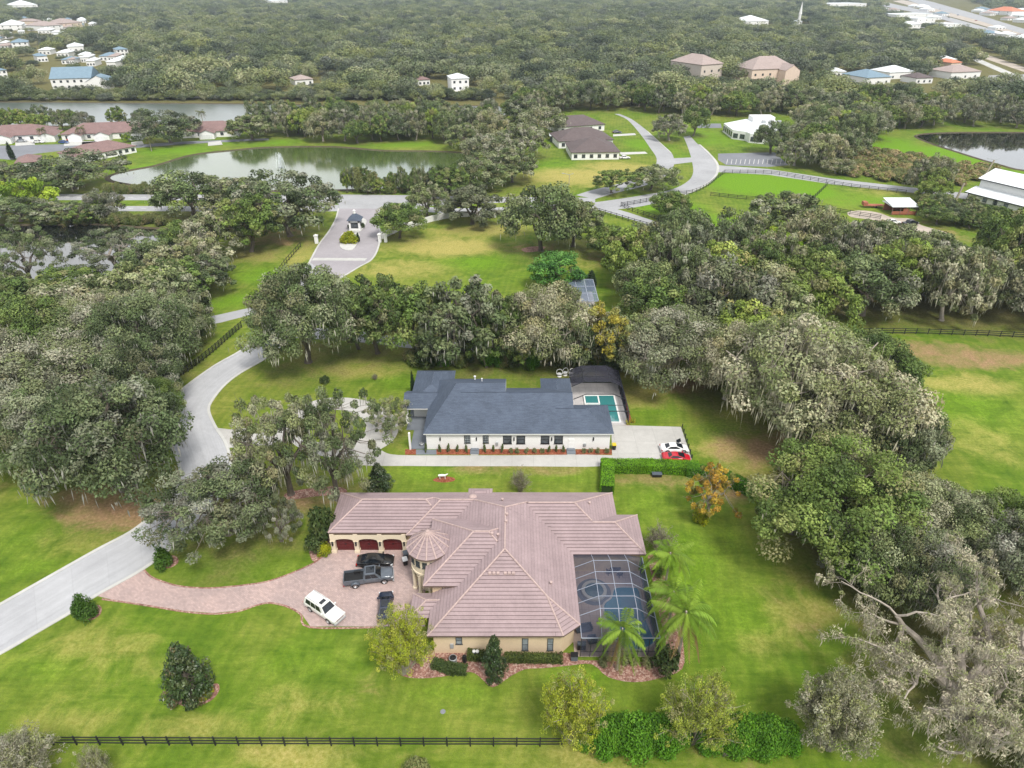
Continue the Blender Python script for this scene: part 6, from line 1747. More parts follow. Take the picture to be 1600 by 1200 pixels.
def prism(name, label, cat, base, h, wallm_, roofm_, top=None):
    x0, y0 = G(*base[0]); t = thing(name, label, cat, (x0,y0,0)); P = [(G(*b)[0]-x0, G(*b)[1]-y0) for b in base]
    m = MB(); n = len(P)
    for i in range(n): j=(i+1)%n; m.face([(*P[i],-.1),(*P[j],-.1),(*P[j],h),(*P[i],h)])
    m.build('wall', wallm_, t); o = sheet('roof', P, h+.02, roofm_, kind=None, parent=t)
    return t, P
t, P = prism('office_building', 'low white flat roofed office with a row of blue tinted windows', 'building', [(1129,206),(1143,217),(1164,220),(1170,223),(1192,225),(1232,213),(1205,199),(1163,199)], 4.2, W_, M['metal_white_roof'])
def strip_windows(t, a, b, n, z0, z1, w=.7):
    a, b = Vector((*a,0)), Vector((*b,0)); u = (b-a).normalized(); nn = Vector((u.y,-u.x,0)); L=(b-a).length
    for i in range(n): window(t, a+u*L*(i+.5)/n+Vector((0,0,z0)), L/n*w, z1-z0, 'S', 'frame_black', 'glass', (0,0), .15, R_=(tuple(u),tuple(nn)))
strip_windows(t, P[0], P[1], 5, 1.0, 3.2); strip_windows(t, P[1], P[2], 2, .8, 2.8); strip_windows(t, P[3], P[4], 2, .8, 2.8)
m = MB(); m.box(-2,22,4,12,5.0,7.2); 
m = MB(); c = Vector((*P[6],0)); m.box(P[7][0]+1,P[6][0]-2,P[7][1]-9,P[7][1]-1,4.2,6.6); m.build('upper_storey', W_, t)
for k in range(3): m = MB(); m.box(P[7][0]+5+k*4,P[7][0]+6.8+k*4,P[7][1]-12,P[7][1]-10.4,4.2,5.4); m.build('roof_unit', M['grey_metal'], t)
house_px('large tan lodge with a pale hip roof, left of two beyond the trees', (1093,130), (1126,127), 34, 12.5, M['shingle_tan'], M['tan_wall'], .5, 3, 'lodge_building', 'building')
house_px('large peach lodge with a long mauve roof, right of two beyond the trees', (1172,133), (1240,130), 24, 10.5, M['shingle_tan'], M['peach_wall'], .6, 6, 'lodge_building', 'building', front=((22,34,9,10),))
RS = M['shingle_red']
house_px('row of pale villas with a red brown roof at the far left', (-30,224), (78,219), 17, 3, RS, W_, .4, 6, front=((8,15,5,2.8),(27,34,5,2.8)), garage='all')
house_px('long row of pale villas with red brown roofs behind the parked blue car', (98,220), (232,215), 17, 3, RS, W_, .4, 8, front=((4,10,4,2.8),(16,23,5,2.8),(31,38,5,2.8)), garage='all')
house_px('row of pale villas with red brown roofs right of the lone dark oak', (286,216), (374,213), 16, 3, RS, W_, .4, 5, front=((9,16,5,2.8),), garage='all')
house_px('red brown roofed villa on the pond lawn with a row of screened porches', (122,256), (214,238), 15, 2.9, RS, W_, .38, 9)
house_px('red brown roof of a villa half hidden by the dark oaks', (28,266), (62,263), 12, 2.9, RS, W_, .4, 2)
house_px('big white hall with pale blue metal roofs beyond the far pond', (83,140), (146,138), 24, 7, M['roof_blue'], W_, .5, 6, 'hall_building', 'building', gable='EW', front=((24,40,8,5),))
sheet('villa_street', GP([(-100,229),(30,227),(110,225),(180,229),(215,226),(290,221),(420,216),(420,219),(290,225),(215,231),(120,233),(40,242),(20,250),(-100,240)]), .010, M['asphalt'])
for a,b in ((24,52),(100,150),(128,160),(205,222),(325,345)): sheet('villa_drive', GP([(a,222),(b,220),(b+3,226),(a,228)]), .014, M['kerb_pale'])
FC = 'cars parked outside the villas'
def far_car(px, py, rz, paint, label, L=4.7):
    car(label, put(px,py), rz, paint, L, 1.85, sedan_st(L,1.85), (-2.0,1.25,-1.05,.25,.86,1.45,.84,.62), (1.4,-1.4), .34, group=FC)
far_car(100,224,R(-3),pblue,'bright blue car in the street before the villas'); far_car(113,219.5,R(30),pfar_red,'red car on a villa drive beside the blue one'); far_car(5,219,R(60),pfar_red,'red car at the far left villa')
far_car(34,222,R(10),psilver,'silver blue car on a villa drive at the left'); far_car(213,217,R(60),pgrey,'dark car on the drive under the red brown roof'); far_car(60,223.5,R(0),pwhite,'white pickup along the villa street',5.8)
far_car(964,208,R(5),pnavy,'dark blue car on the drive of the middle brown roofed villa'); far_car(976,248,R(5),pw2,'white car beside the nearest brown roofed villa')
# pool court hidden in the trees behind the lane
x0, y0 = G(889,491); x1,_ = G(934,491); t = thing('screen_enclosure', 'blue grey screened pool cage half hidden among the oaks', 'pool enclosure', (x0,y0,0)); L = x1-x0
m = MB(); z = 3.4; D = 13.5
for u in np.linspace(0,L,4): m.bar((u,0,z),(u,D,z),.15); m.bar((u,0,0),(u,0,z),.12); m.bar((u,D,0),(u,D,z),.12)
for v in np.linspace(0,D,4): m.bar((0,v,z),(L,v,z),.15); m.bar((0,v,0),(0,v,z),.12); m.bar((L,v,0),(L,v,z),.12)
m.build('frame', M['cage_silver'], t); m = MB(); m.face([(0,0,z),(L,0,z),(L,D,z),(0,D,z)]); m.build('roof_screen', screen_mat('screen_blue',(0.16,0.20,0.27),.6), t)
sheet('pool_deck', [(x0,y0),(x1,y0),(x1,y0+D),(x0,y0+D)], .03, M['deck_grey']); basin('swimming_pool','small blue pool under the cage among the oaks','pool',[(x0+2,y0+1.5),(x0+L*.8,y0+1.5),(x0+L*.8,y0+6),(x0+2,y0+6)],.3,.08,.06,M['deck_grey'],M['pool_blue'])
house_px('terracotta roofed house hidden in the belt of oaks behind the lawn', (846,528), (905,526), 12, 3.2, M['shingle_brown'], M['stucco_cream'], .4, 3) if False else None
# metal barn on the right
a, b = G(1506,322), G(1606,349); rz = math.atan2(b[1]-a[1], b[0]-a[0])
t = thing('metal_barn', 'white metal barn with a pale ribbed roof and lean-to at the right edge', 'barn', (a[0],a[1],0), rz); Lb = 62
m = MB(); m.box(0,Lb,5,20,0,9.2,skip='bt'); m.face([(0,5,9.2),(0,20,9.2),(0,12.5,11.4)]); m.box(.2,Lb,.3,5,2.6,4.9,skip='bt'); m.build('wall', M['white_paint'], t)
m = MB(); flat_plane(m, [(-.8,4.2,9.0),(Lb,4.2,9.0),(Lb,12.5,11.6),(-.8,12.5,11.6)]); flat_plane(m, [(Lb,20.8,9.0),(-.8,20.8,9.0),(-.8,12.5,11.6),(Lb,12.5,11.6)]); m.build('roof', M['metal_white_roof'], t)
m = MB(); flat_plane(m, [(-1,-.6,4.9),(Lb,-.6,4.9),(Lb,5,6.3),(-1,5,6.3)]); m.build('lean_to_roof', M['metal_white_roof'], t)
m = MB(); m.face([(17,3.6,8.7),(25,3.6,8.7),(21,3.6,11.2)]); m.box(18.5,23.5,3.7,5,6.5,8.8,skip='bt'); m.build('dormer', M['white_paint'], t)
m = MB(); m.box(-.85,Lb,4.1,4.25,8.75,9.05); m.box(-1.05,Lb,-.72,-.6,4.65,4.95); m.bar((17,3.5,8.8),(21,3.5,11.25),.25); m.bar((21,3.5,11.25),(25,3.5,8.8),.25); m.build('trim', M['cage_dark'], t)
for k in range(7): m = MB(); m.box(k*9.5,k*9.5+.3,0,.3,0,4.9); m.build('post', M['cage_dark'], t)
for k in range(3): window(t, (6+k*3.6,.3,3.0), 1.4, 1.2, 'S', 'frame_black', 'glass_pale', (0,0), .1)
t = thing('open_shed', 'small open shed with a white metal roof and rusty sides in the paddock', 'shed', (*G(1392,336),0)); sx_ = scale_at(1392,336); Ls = 38/sx_
m = MB(); flat_plane(m, [(-.5,-.6,3.0),(Ls+.5,-.6,3.0),(Ls+.5,7,4.0),(-.5,7,4.0)]); m.box(-.5,Ls+.5,-.6,6.9,2.8,2.95); m.build('roof', M['metal_white_roof'], t)
m = MB(); m.box(0,Ls,5.8,6.0,0,2.8); m.box(0,Ls,-.1,0,.2,1.3); m.box(Ls*.45,Ls*.7,-.14,-.02,.2,2.3); m.build('wall', M['brick_red'], t)
for k in range(4): m = MB(); m.box(Ls*k/3-.1,Ls*k/3+.1,-.15,.1,0,2.8); m.build('post', M['fascia_brown'], t)
t = thing('flat_roof_shelter', 'long white tin roof among the trees at the right edge', 'shelter', (*G(1556,378),0), R(-3)); m = MB(); flat_plane(m, [(0,0,3.2),(34,0,3.2),(34,7.5,3.9),(0,7.5,3.9)]); m.box(0,34,0,7.4,3.0,3.15); m.build('roof', M['metal_white_roof'], t)
for k in range(5): m = MB(); m.box(k*8.3,k*8.3+.25,.2,.45,0,3.1); m.build('post', M['fascia_brown'], t)
t = thing('flatbed_trailer', 'rusty flatbed trailer in the paddock beside the open shed', 'trailer', (*G(1363,324),.0), R(-4)); m=MB(); m.box(-3.5,3.5,-1.1,1.1,.7,.95); m.box(-3.6,-2.2,-1.1,1.1,.95,2.0); m.build('trailer_bed', M['brick_red'], t)
for s in (-1,1): m=MB(); m.lathe([(0,-.12),(.4,-.12),(.4,.12),(0,.12)],12); Mx=Matrix.Translation((.8,s*1.0,.4))@Matrix.Rotation(math.pi/2,4,'X'); m.v=[tuple(Mx@Vector(p)) for p in m.v]; m.build('wheel', M['tyre'], t)
car('black pickup parked on the sandy track by the open shed', put(1421,352), R(20), pblack, 5.6, 1.95, suv_st(5.6,1.95), (-1.2,1.3,-.9,.5,1.12,1.8,.95,.76), (1.7,-1.6), .4, 'rim_dark', 'pickup truck', 'pickup_truck')
car('white car parked on the sandy track near the shed', put(1396,349.5), R(-8), pw2, 4.7, 1.85, sedan_st(4.7,1.85), (-2.0,1.25,-1.05,.25,.86,1.42,.84,.60), (1.45,-1.40), .35)
# guard house, planter, gate walls
gx0, gy0 = G(556.5, 358); t = thing('guard_house', 'little white gatehouse with a slate pyramid roof in the middle of the entrance', 'gatehouse', (gx0,gy0,0))
sg = scale_at(556,358); hw = 8.6/sg
m = MB()
for (u,v) in ((-hw,-hw),(hw-.6,-hw),(-hw,hw-.6),(hw-.6,hw-.6)): m.box(u,u+.6,v,v+.6,0,3.1)
m.box(-hw+.62,hw-.62,-hw+.1,-hw+.5,0,1.0); m.box(-hw+.1,-hw+.4,-hw+.62,hw-.62,0,1.0); m.box(hw-.4,hw-.1,-hw+.62,hw-.62,0,1.0); m.box(-hw+.62,hw-.62,hw-.5,hw-.1,0,2.6); m.box(-hw,hw,-hw,hw,2.65,3.3); m.build('wall', M['stucco_white'], t)
m = MB(); pl,_ = hip(-hw-.5,hw+.5,-hw-.5,hw+.5,3.3,.95,'')
for p in pl.values(): courses(m, p, .35, .03, None)
r_ = m.build('roof', M['shingle_slate'], t); m = MB(); zt = 3.3+.95*(hw+.5); m.lathe([(.45,-.6),(.45,.1),(.3,.15),(.3,.45),(.5,.5),(0,1.0)],8,(0,0,zt)); m.build('cupola', M['white_paint'], r_)
window(t, (0,-hw+.08,1.0), hw*1.4, 1.5, 'S', 'frame_black', 'glass', (2,0), .1)
sheet('planter_island', crom(GP([(531,383),(536,390),(550,391),(559,380),(562,366),(548,363),(534,366)]),4,True), .20, M['kerb_pale'], depth=.2)
sheet('planter_island', crom(GP([(545,360),(549,364),(563,362),(571,352),(572,344),(560,340),(547,346)]),4,True), .20, M['kerb_pale'], depth=.2)
for px, py, w, lab in ((540,380,13,'yellow green shrub on the left of the entrance planter'),(552,380,13,'yellow green shrub on the right of the entrance planter'),(546,374,14,'yellow green shrub at the back of the entrance planter')): at('shrub_yellow', px, py, py-15, w*1.35, lab, 'round_bush', 'bush')
at('shrub_cypress', 560, 378, 361, 6, 'narrow dark conifer at the corner of the entrance planter', 'cypress_tree', 'tree'); at('shrub_dark', 567, 357, 346, 7, 'dark clipped bush right of the gatehouse', 'round_bush', 'bush'); at('shrub_dark', 546, 358, 349, 6, 'dark clipped bush left of the gatehouse', 'round_bush', 'bush')
def wall_run(label, pts, h=1.9, w=.35, mat='white_paint'):
    P = crom(pts, 5); o = P[0]; t = thing('garden_wall', label, 'wall', (o[0],o[1],0)); q = [(p[0]-o[0],p[1]-o[1]) for p in P]; m = MB(); kerb_mesh(m, q, w, 0, h, 1); m.build('wall_panel', M[mat], t)
    for k in range(0,len(q),4): m = MB(); m.box(q[k][0]-.3,q[k][0]+.3,q[k][1]-.2,q[k][1]+.5,0,h+.25); m.build('pier', M[mat], t)
wall_run('curved white entrance wall right of the gate', GP([(598,373),(620,363),(640,357),(655,352),(685,344),(720,339),(775,340)]))
for px,py,lab in ((594,378,'white gate pier right of the entrance, nearer one'),(603,378,'white gate pier right of the entrance, by the lawn'),(495,380,'white gate pier left of the entrance')):
    t = thing('gate_pier', lab, 'pier', (*G(px,py),0)); m=MB(); m.box(-.45,.45,-.45,.45,0,2.3); m.build('shaft', M['stucco_white'], t); m=MB(); m.box(-.6,.6,-.6,.6,2.3,2.55); m.lathe([(.4,2.55),(.2,2.8),(0,2.9)],8); m.build('cap', M['white_paint'], t)
# lamp posts and poles
def pole(label, px, py, top, name='light_pole', cat='lamp post', arm=True, r=.14, lean=0):
    H = height_to(px, py, top); t = thing(name, label, cat, (*G(px,py),0)); m = MB(); m.tube([(0,0,0),(lean*.5,0,H*.5),(lean,0,H)],[r*1.4,r*1.1,r],7); m.build('pole', M['wood_post'], t)
    if arm: m = MB(); m.bar((lean,0,H),(lean-2.2,0,H+.5),.12); m.bar((lean,0,H),(lean+1.6,0,H+.5),.12); m.build('arm', M['grey_metal'], t); m = MB(); m.box(lean-2.9,lean-2.0,-.2,.2,H+.42,H+.6); m.build('lamp_head', M['grey_metal'], t)
pole('pale street lamp with a double arm beside the arterial road', 114, 299, 271, r=.22)
pole('thin lamp post on the dry lawn by the near brown roofed villa', 889, 289, 273, r=.12)
pole('tall pale pole leaning beside the barn, left one', 1477, 298, 264, 'utility_pole', 'pole', False, .35, 2.5); pole('shorter pale pole beside the barn lean-to', 1490, 320, 286, 'utility_pole', 'pole', False, .32, 1.2); pole('pale lamp pole behind the barn roof', 1535, 281, 250, 'utility_pole', 'pole', True, .3, 2.0)
pole('utility pole by the road beyond the far pond', 302, 141, 120, 'utility_pole', 'pole', False, .4); pole('second utility pole by the road beyond the far pond', 290, 139, 128, 'utility_pole', 'pole', False, .4)
# fountain
fx, fy = G(439, 262); t = thing('pond_fountain', 'white fountain jet in the green pond', 'fountain', (fx,fy,.03)); rng = np.random.default_rng(3)
m = MB()
for k in range(30):
    a = rng.uniform(0,6.28); v = rng.uniform(.1,.75); h = rng.uniform(3.0,6.5); pts=[(math.cos(a)*v*s_, math.sin(a)*v*s_, h*(1-(s_/2-1)**2)) for s_ in np.linspace(0,4,9)]
    m.tube(pts, [.05,.06,.06,.06,.06,.07,.07,.07,.07], 3, False)
m.build('jet', M['water_white'], t); m = MB(); m.lathe([(.9,-.1),(.9,.2),(.3,.35),(.2,.5)],14); m.build('float', M['grey_plastic'], t)
# far road, the highway and its buildings at the upper right
sheet('far_road', GP([(-300,153),(300,149),(560,143),(760,139),(760,142),(560,147),(300,153),(-300,158)]), .01, M['kerb_pale'])
sheet('highway', GP([(1405,-4),(1440,8),(1520,30),(1640,66),(1640,58),(1530,24),(1460,4),(1425,-4)]), .5, M['asphalt_pale'])
sheet('highway', GP([(1360,6),(1440,22),(1520,44),(1640,80),(1640,72),(1525,39),(1450,18),(1385,4)]), .45, M['asphalt_pale'])
sheet('highway_verge', GP([(1395,2),(1440,14),(1520,36),(1640,70),(1640,64),(1525,30),(1445,8),(1410,0)]), .4, M['sand_track'])
sheet('far_road', GP([(1465,72),(1520,94),(1620,138),(1640,138),(1530,92),(1478,72)]), .02, M['kerb_pale']); sheet('far_road', GP([(1480,72),(1540,92),(1640,126),(1640,118),(1550,88),(1490,70)]), .015, M['sand_track'])
sheet('parking_lot', GP([(1400,36),(1450,46),(1520,60),(1530,56),(1460,40),(1410,30)]), .42, M['kerb_pale']); sheet('parking_lot', GP([(1530,10),(1640,30),(1640,36),(1540,18)]), .42, M['kerb_pale'])
sheet('parking_lot', GP([(1545,118),(1600,116),(1660,118),(1660,144),(1560,143),(1540,130)]), .03, M['asphalt_pale'])
FB = [((1296,12),(1353,11),60,8,'metal_white_roof','long low white store near the top edge, left of the highway'),((1400,30),(1456,28),40,7,'metal_white_roof','white flat store beside the highway trees'),((1432,38),(1460,37),40,8,'metal_white_roof','white flat store below the larger one by the highway'),((1418,48),(1437,47),20,8,'metal_white_roof','white house with a bright gable among the highway trees'),((1477,45),(1502,44),30,6,'metal_white_roof','pale low store at the near verge of the highway'),((1540,22),(1580,24),40,7,'terracotta','terracotta roofed store beyond the highway'),((1580,30),(1640,33),40,6,'metal_white_roof','white store beyond the highway at the right edge'),
 ((1352,133),(1390,131),26,5,'roof_blue','blue green metal roofed shed in the yard behind the marsh'),((1388,124),(1425,122),20,5,'metal_white_roof','white metal roofed shed in the yard behind the marsh'),((1430,131),(1456,130),16,4,'shingle_brown','brown roofed house at the edge of the shed yard'),((1484,124),(1530,122),22,5,'shingle_tan','tan roofed store by the right hand car park'),((1484,108),(1500,107),18,5,'terracotta','small orange fronted store by the right hand car park'),((1300,120),(1320,120),14,4,'metal_white_roof','small white shed on the green clearing'),
 ((1470,103),(1492,102),18,5,'metal_white_roof','white building at the bend of the right hand road'),((1390,168),(1408,167),12,4,'metal_white_roof','white roof glimpsed through the wood behind the marsh, left'),((1445,164),(1462,163),12,4,'metal_white_roof','white roof glimpsed through the wood behind the marsh, right'),
 ((0,48),(36,47),60,7,'metal_white_roof','cluster house with pale roof at the far left, largest'),((56,42),(68,41),30,8,'shingle_tan','pale peach house left of centre in the far left cluster'),((72,49),(100,47),40,7,'shingle_tan','long pale house in the far left cluster'),((100,46),(130,44),40,8,'shingle_tan','peach roofed house at the right of the far left cluster'),((20,76),(46,75),24,6,'roof_blue','blue roofed house in the woods at the far left'),((107,81),(132,80),22,5,'metal_white_roof','white roofed house in the woods at the left'),((184,88),(202,87),16,6,'roof_blue','grey blue gabled house in the woods'),((60,97),(76,96),18,5,'roof_blue','teal roofed house in the woods at the left'),((-10,124),(14,122),20,6,'roof_blue','grey blue house at the left edge below the woods'),((168,106),(182,106),18,5,'metal_white_roof','small white house above the blue roofed hall'),
 ((462,134),(490,132),14,4,'shingle_tan','tan roofed house beyond the far pond'),((654,134),(672,133),12,4,'shingle_red','small red roofed house beyond the far pond'),((706,142),(733,141),16,8,'metal_white_roof','boxy white house beyond the far pond'),((20,14),(60,13),60,8,'metal_white_roof','pale building near the top left edge'),((425,7),(450,6),70,9,'metal_white_roof','pale building near the top edge of the distant wood'),((1165,41),(1200,40),40,7,'metal_white_roof','white roof in the distant wood right of centre'),((1242,40),(1252,40),12,6,'metal_white_roof','white chapel in the distant wood')]
rng = np.random.default_rng(31)
SPRAWL = []
for zone, n, lab in (([(1380,14),(1420,6),(1620,66),(1640,92),(1560,62),(1440,44),(1390,34)], 26, 'pale building in the strip beside the distant highway'),([(1500,8),(1640,16),(1640,44),(1560,30)], 14, 'pale building beyond the distant highway'),([(-20,30),(140,34),(150,62),(-20,66)], 22, 'pale roofed house in the far left housing estate'),([(-20,70),(120,72),(200,92),(160,112),(-20,108)], 12, 'pale roofed house among the trees at the far left')):
    x0, y0 = zone[0]; k = 0
    xs = [p[0] for p in zone]; ys = [p[1] for p in zone]
    while k < n:
        px, py = rng.uniform(min(xs),max(xs)), rng.uniform(min(ys),max(ys)); c = False
        for i in range(len(zone)):
            a, b = zone[i], zone[(i+1) % len(zone)]
            if (a[1] > py) != (b[1] > py) and px < (b[0]-a[0])*(py-a[1])/(b[1]-a[1]) + a[0]: c = not c
        if not c: continue
        k += 1; w = rng.uniform(9,19)*(1 if py > 40 else .8); FB.append(((px,py),(px+w,py-.3),rng.uniform(14,26),rng.uniform(3,4.6),('metal_white_roof','metal_white_roof','shingle_tan','roof_blue','metal_white_roof')[k%5],lab)); SPRAWL.append(lab)
for p0,p1,d,hh,rm,lab in FB:
    h_ = house_px(lab, p0, p1, d, hh, M[rm], M['peach_wall'] if ('peach' in lab or 'orange' in lab) else W_, .35, 3, 'far_house', 'building', flat=('store' in lab and 'roofed' not in lab and 'orange' not in lab))
    if lab in SPRAWL: h_['group'] = lab.replace('pale ','pale ') + 's' if False else 'far ' + ('highway buildings' if 'highway' in lab else 'estate houses')
m = None
sp = thing('church_spire', 'thin white spire beside the chapel in the distant wood', 'spire', (*G(1247,40),0)); m = MB(); m.lathe([(2.2,0),(2.2,16),(2.6,16.3),(0,34)],8); m.build('steeple', M['white_paint'], sp)
for k,(px,py) in enumerate(((1572,121),(1580,123),(1588,124),(1584,128),(1563,127))): far_car(px,py,R(10+k*20),(pblack,pnavy,pw2,pgrey,psilver)[k],('black car in the far right car park','navy car in the far right car park','white car in the far right car park','slate car in the far right car park','silver car in the far right car park')[k])
lab = ('white','red','silver','dark','blue')
for k in range(12):
    u = k/12; px = 1440+u*170; py = 6+u*54 + (9 if k%2 else 0); far_car(px, py, R(-20), (pw2,pfar_red,psilver,pblack,pblue)[k%5], '%s car driving on the distant highway'%lab[k%5])
# ================================================================ trees one by one: (kind, foot x, foot y, top, crown width, label)
T = [
 # left wood, moss hung oaks
 ('oak_near',195,765,575,215,'huge dark oak hung with grey moss, nearest the road on the left'),
 ('oak_near',90,742,600,150,'dark green oak at the left meadow edge beside the huge mossy oak'),
 ('oak_pale',100,672,520,200,'pale brownish oak in the left wood above the huge mossy oak'),
 ('oak_pale',30,655,505,150,'pale grey oak at the far left edge of the wood'),
 ('oak_near',238,652,520,120,'grey green oak leaning over the road bend on the left'),
 ('oak_green',262,690,590,70,'small leafy green tree at the road edge under the mossy oaks'),
 ('oak_pale',165,610,470,170,'broad pale oak in the middle of the left wood'),
 ('oak_near',235,588,440,150,'grey green oak at the inner edge of the left wood'),
 ('oak_green',60,588,450,160,'yellowish green oak in the left wood near the edge'),
 ('oak_near',290,545,450,90,'dark oak closest to the picket fence'),
 ('oak_mid_pale',130,530,420,150,'pale oak behind the broad one in the left wood'),('oak_mid_green',40,525,420,120,'green oak at the left edge below the pond'),('oak_mid',215,520,405,140,'dull oak below the left pond, centre'),
 ('oak_mid_green',270,500,410,110,'leafy oak above the side lane'),('oak_mid',318,468,392,105,'rounded oak on the edge of the mown slope'),('oak_mid_pale',300,455,360,110,'pale mossy oak on the right bank of the left pond'),
 ('oak_open',52,446,352,100,'open oak reflected at the left end of the near pond'),('oak_open',190,435,352,130,'open pale oak standing in front of the near pond'),('oak_mid',250,442,375,90,'grey oak at the right end of the near pond'),('oak_mid_green',110,470,420,100,'low green oak below the near pond'),('oak_mid',10,480,420,90,'oak at the left edge under the near pond'),
 # by the arterial road, left
 ('tree_bright',48,330,270,84,'bright yellow green tree by the arterial road'),('oak_mid',118,303,238,118,'dark oak before the red brown villa roof'),('oak_mid',16,300,247,70,'dark oak at the left edge before the villa roof'),
 ('oak_mid',305,345,262,112,'mossy oak on the arterial verge'),('oak_mid_pale',165,348,296,60,'grey oak on the arterial median at the left'),('oak_mid',385,345,270,96,'oak beside the arterial road left of the gate'),
 ('oak_mid',455,380,266,136,'big oak left of the gatehouse'),('oak_mid_green',395,402,300,104,'olive oak behind the fence left of the gate'),('oak_mid_pale',337,412,322,104,'pale crowned oak above the mown slope'),('oak_mid_green',290,395,335,70,'leafy oak at the pond corner'),
 ('oak_mid',95,355,312,80,'dark low oak on the near pond shore'),('oak_mid',35,352,305,80,'dark oak at the left end of the pond shore'),('oak_mid_green',150,352,318,60,'small oak on the pond shore under the road'),
 # gate to boulevard
 ('oak_mid_green',625,378,315,72,'round oak beside the white entrance wall'),('oak_mid',668,345,280,64,'dark oak by the arterial road right of the gate'),('tree_round',738,350,278,90,'round grey domed tree on the lawn edge'),('oak_mid_green',700,312,255,70,'oak on the far verge of the arterial road'),('oak_mid',760,300,240,80,'oak at the right end of the green pond'),('oak_mid',800,290,225,80,'dark oak above the arterial bend'),('oak_mid_pale',765,262,195,80,'pale oak at the corner of the green pond'),('oak_mid_pale',815,250,180,80,'brown grey oak left of the brown roofed villas'),('oak_mid_pale',845,215,160,70,'brown grey oak beside the farthest brown roofed villa'),
 ('oak_mid',845,392,280,120,'large multi trunk oak in a mulch ring on the big lawn'),('oak_mid',895,385,300,90,'dark oak right of the multi trunk one'),('oak_mid_green',950,410,340,74,'rounded green oak at the lawn corner'),('tree_emerald',868,445,387,80,'emerald green glossy tree on the big lawn'),('shrub_cypress',922,452,420,18,'small dark conifer on the lawn by the blue pool cage'),
 ('oak_mid_green',955,306,262,62,'oak on the boulevard island, left of two'),('oak_mid',1016,301,252,66,'dark oak on the boulevard island, right of two'),('oak_mid_pale',1045,222,176,50,'pale round oak on the boulevard island'),('oak_mid_green',1083,215,165,46,'leafy oak at the boulevard island end'),
 ('oak_mid',1225,388,292,130,'dark oak in front of the bright paddock'),('oak_mid_pale',1110,410,340,100,'brownish oak at the paddock corner'),('tree_bright',1215,432,346,84,'bright green tree in the right wood'),('oak_mid_green',1290,420,350,80,'olive oak below the dark one by the paddock'),
 ('oak_mid_green',1045,346,292,60,'thin yellow green tree by the paddock fence'),('oak_mid',1203,243,188,58,'dark oak at the corner of the white flat roofed office'),('oak_mid_pale',1240,262,210,60,'pale grey oak by the lane beyond the car park'),('oak_mid_pale',1305,274,246,44,'tawny low tree by the lane beside the marsh'),
 # belt behind the white house
 ('oak_near',482,566,408,160,'tall mossy oak at the bend above the ring drive'),('oak_mid_green',590,552,432,110,'dark open oak on the lane behind the lawn'),('oak_mid_green',650,552,440,100,'leafy oak in the belt behind the lawn'),('oak_mid',725,562,425,150,'grey green oak behind the white house, left'),('oak_pale',850,566,434,142,'pale mossy oak behind the white house, centre'),('oak_mid_green',785,566,455,80,'green oak beside the pale mossy one'),('tree_yellow',945,572,462,76,'yellow tree in the belt behind the white house'),('oak_pale',1050,597,470,165,'pale mossy oak with a visible trunk right of the pool cage'),('oak_mid',985,566,475,90,'dull oak between the yellow tree and the pale one'),('oak_mid_green',915,540,470,60,'green oak beside the blue pool cage'),('oak_mid',690,572,470,90,'dark low oak over the lane behind the white house'),('oak_mid_green',820,576,500,70,'low green oak in front of the pale mossy one'),('oak_mid',895,575,490,70,'dark oak left of the yellow tree'),('oak_mid_green',560,545,450,80,'green oak right of the tall mossy one at the bend'),('oak_mid',1010,580,500,80,'dark oak left of the pale one with a visible trunk'),('oak_mid_green',760,574,490,70,'low leafy oak behind the ridge of the white house'),
 # right wood
 ('oak_mossy',1215,705,470,265,'largest pale mossy oak overhanging the parking pad lawn'),('oak_pale',1130,640,500,130,'grey green oak at the left of the largest mossy one'),('oak_pale',1320,720,535,195,'grey open oak with a long bare limb on the right'),('oak_near',1385,760,610,140,'grey oak at the right meadow edge'),
 ('oak_green',1285,890,692,225,'big olive green oak on the lawn edge right of the orange tree'),('oak_green',1232,850,752,90,'green low oak left of the big olive one'),('oak_near',1400,870,730,150,'dull oak behind the big olive one'),('oak_mossy',1470,890,755,165,'grey twiggy oak in the right wood'),('oak_green',1570,910,790,130,'green oak at the right edge of the wood'),('oak_near',1350,960,810,140,'dark oak at the lawn corner below the olive one'),('oak_mossy',1420,985,830,170,'grey twiggy oak above the bare veteran'),('oak_mossy',1580,960,790,180,'pale twiggy oak at the right edge above the veteran'),('oak_near',1310,915,850,70,'small dark tree on the lawn edge'),
 # trees on the ring drive
 ('oak_open',455,772,592,150,'leaning open oak with a bare trunk between road and ring drive'),('oak_open',528,780,605,135,'open mossy oak over the ring drive'),('oak_airy',368,872,708,225,'dark mossy oak over the road by the paver drive'),('oak_open',612,690,622,70,'sparse oak branch end beside the white house porch'),('oak_open',440,845,770,80,'mossy oak between the paver drive and the ring drive'),
]
for kind, bx, by, top, w, lab in T:
    nm = {'tree_bright':'bright_tree','tree_yellow':'yellow_tree','tree_emerald':'glossy_tree','tree_round':'domed_tree','shrub_cypress':'cypress_tree'}.get(kind, 'oak_tree')
    at(kind, bx, by, top, w, lab, nm, 'tree', hk=.84 if w > 60 else .9)
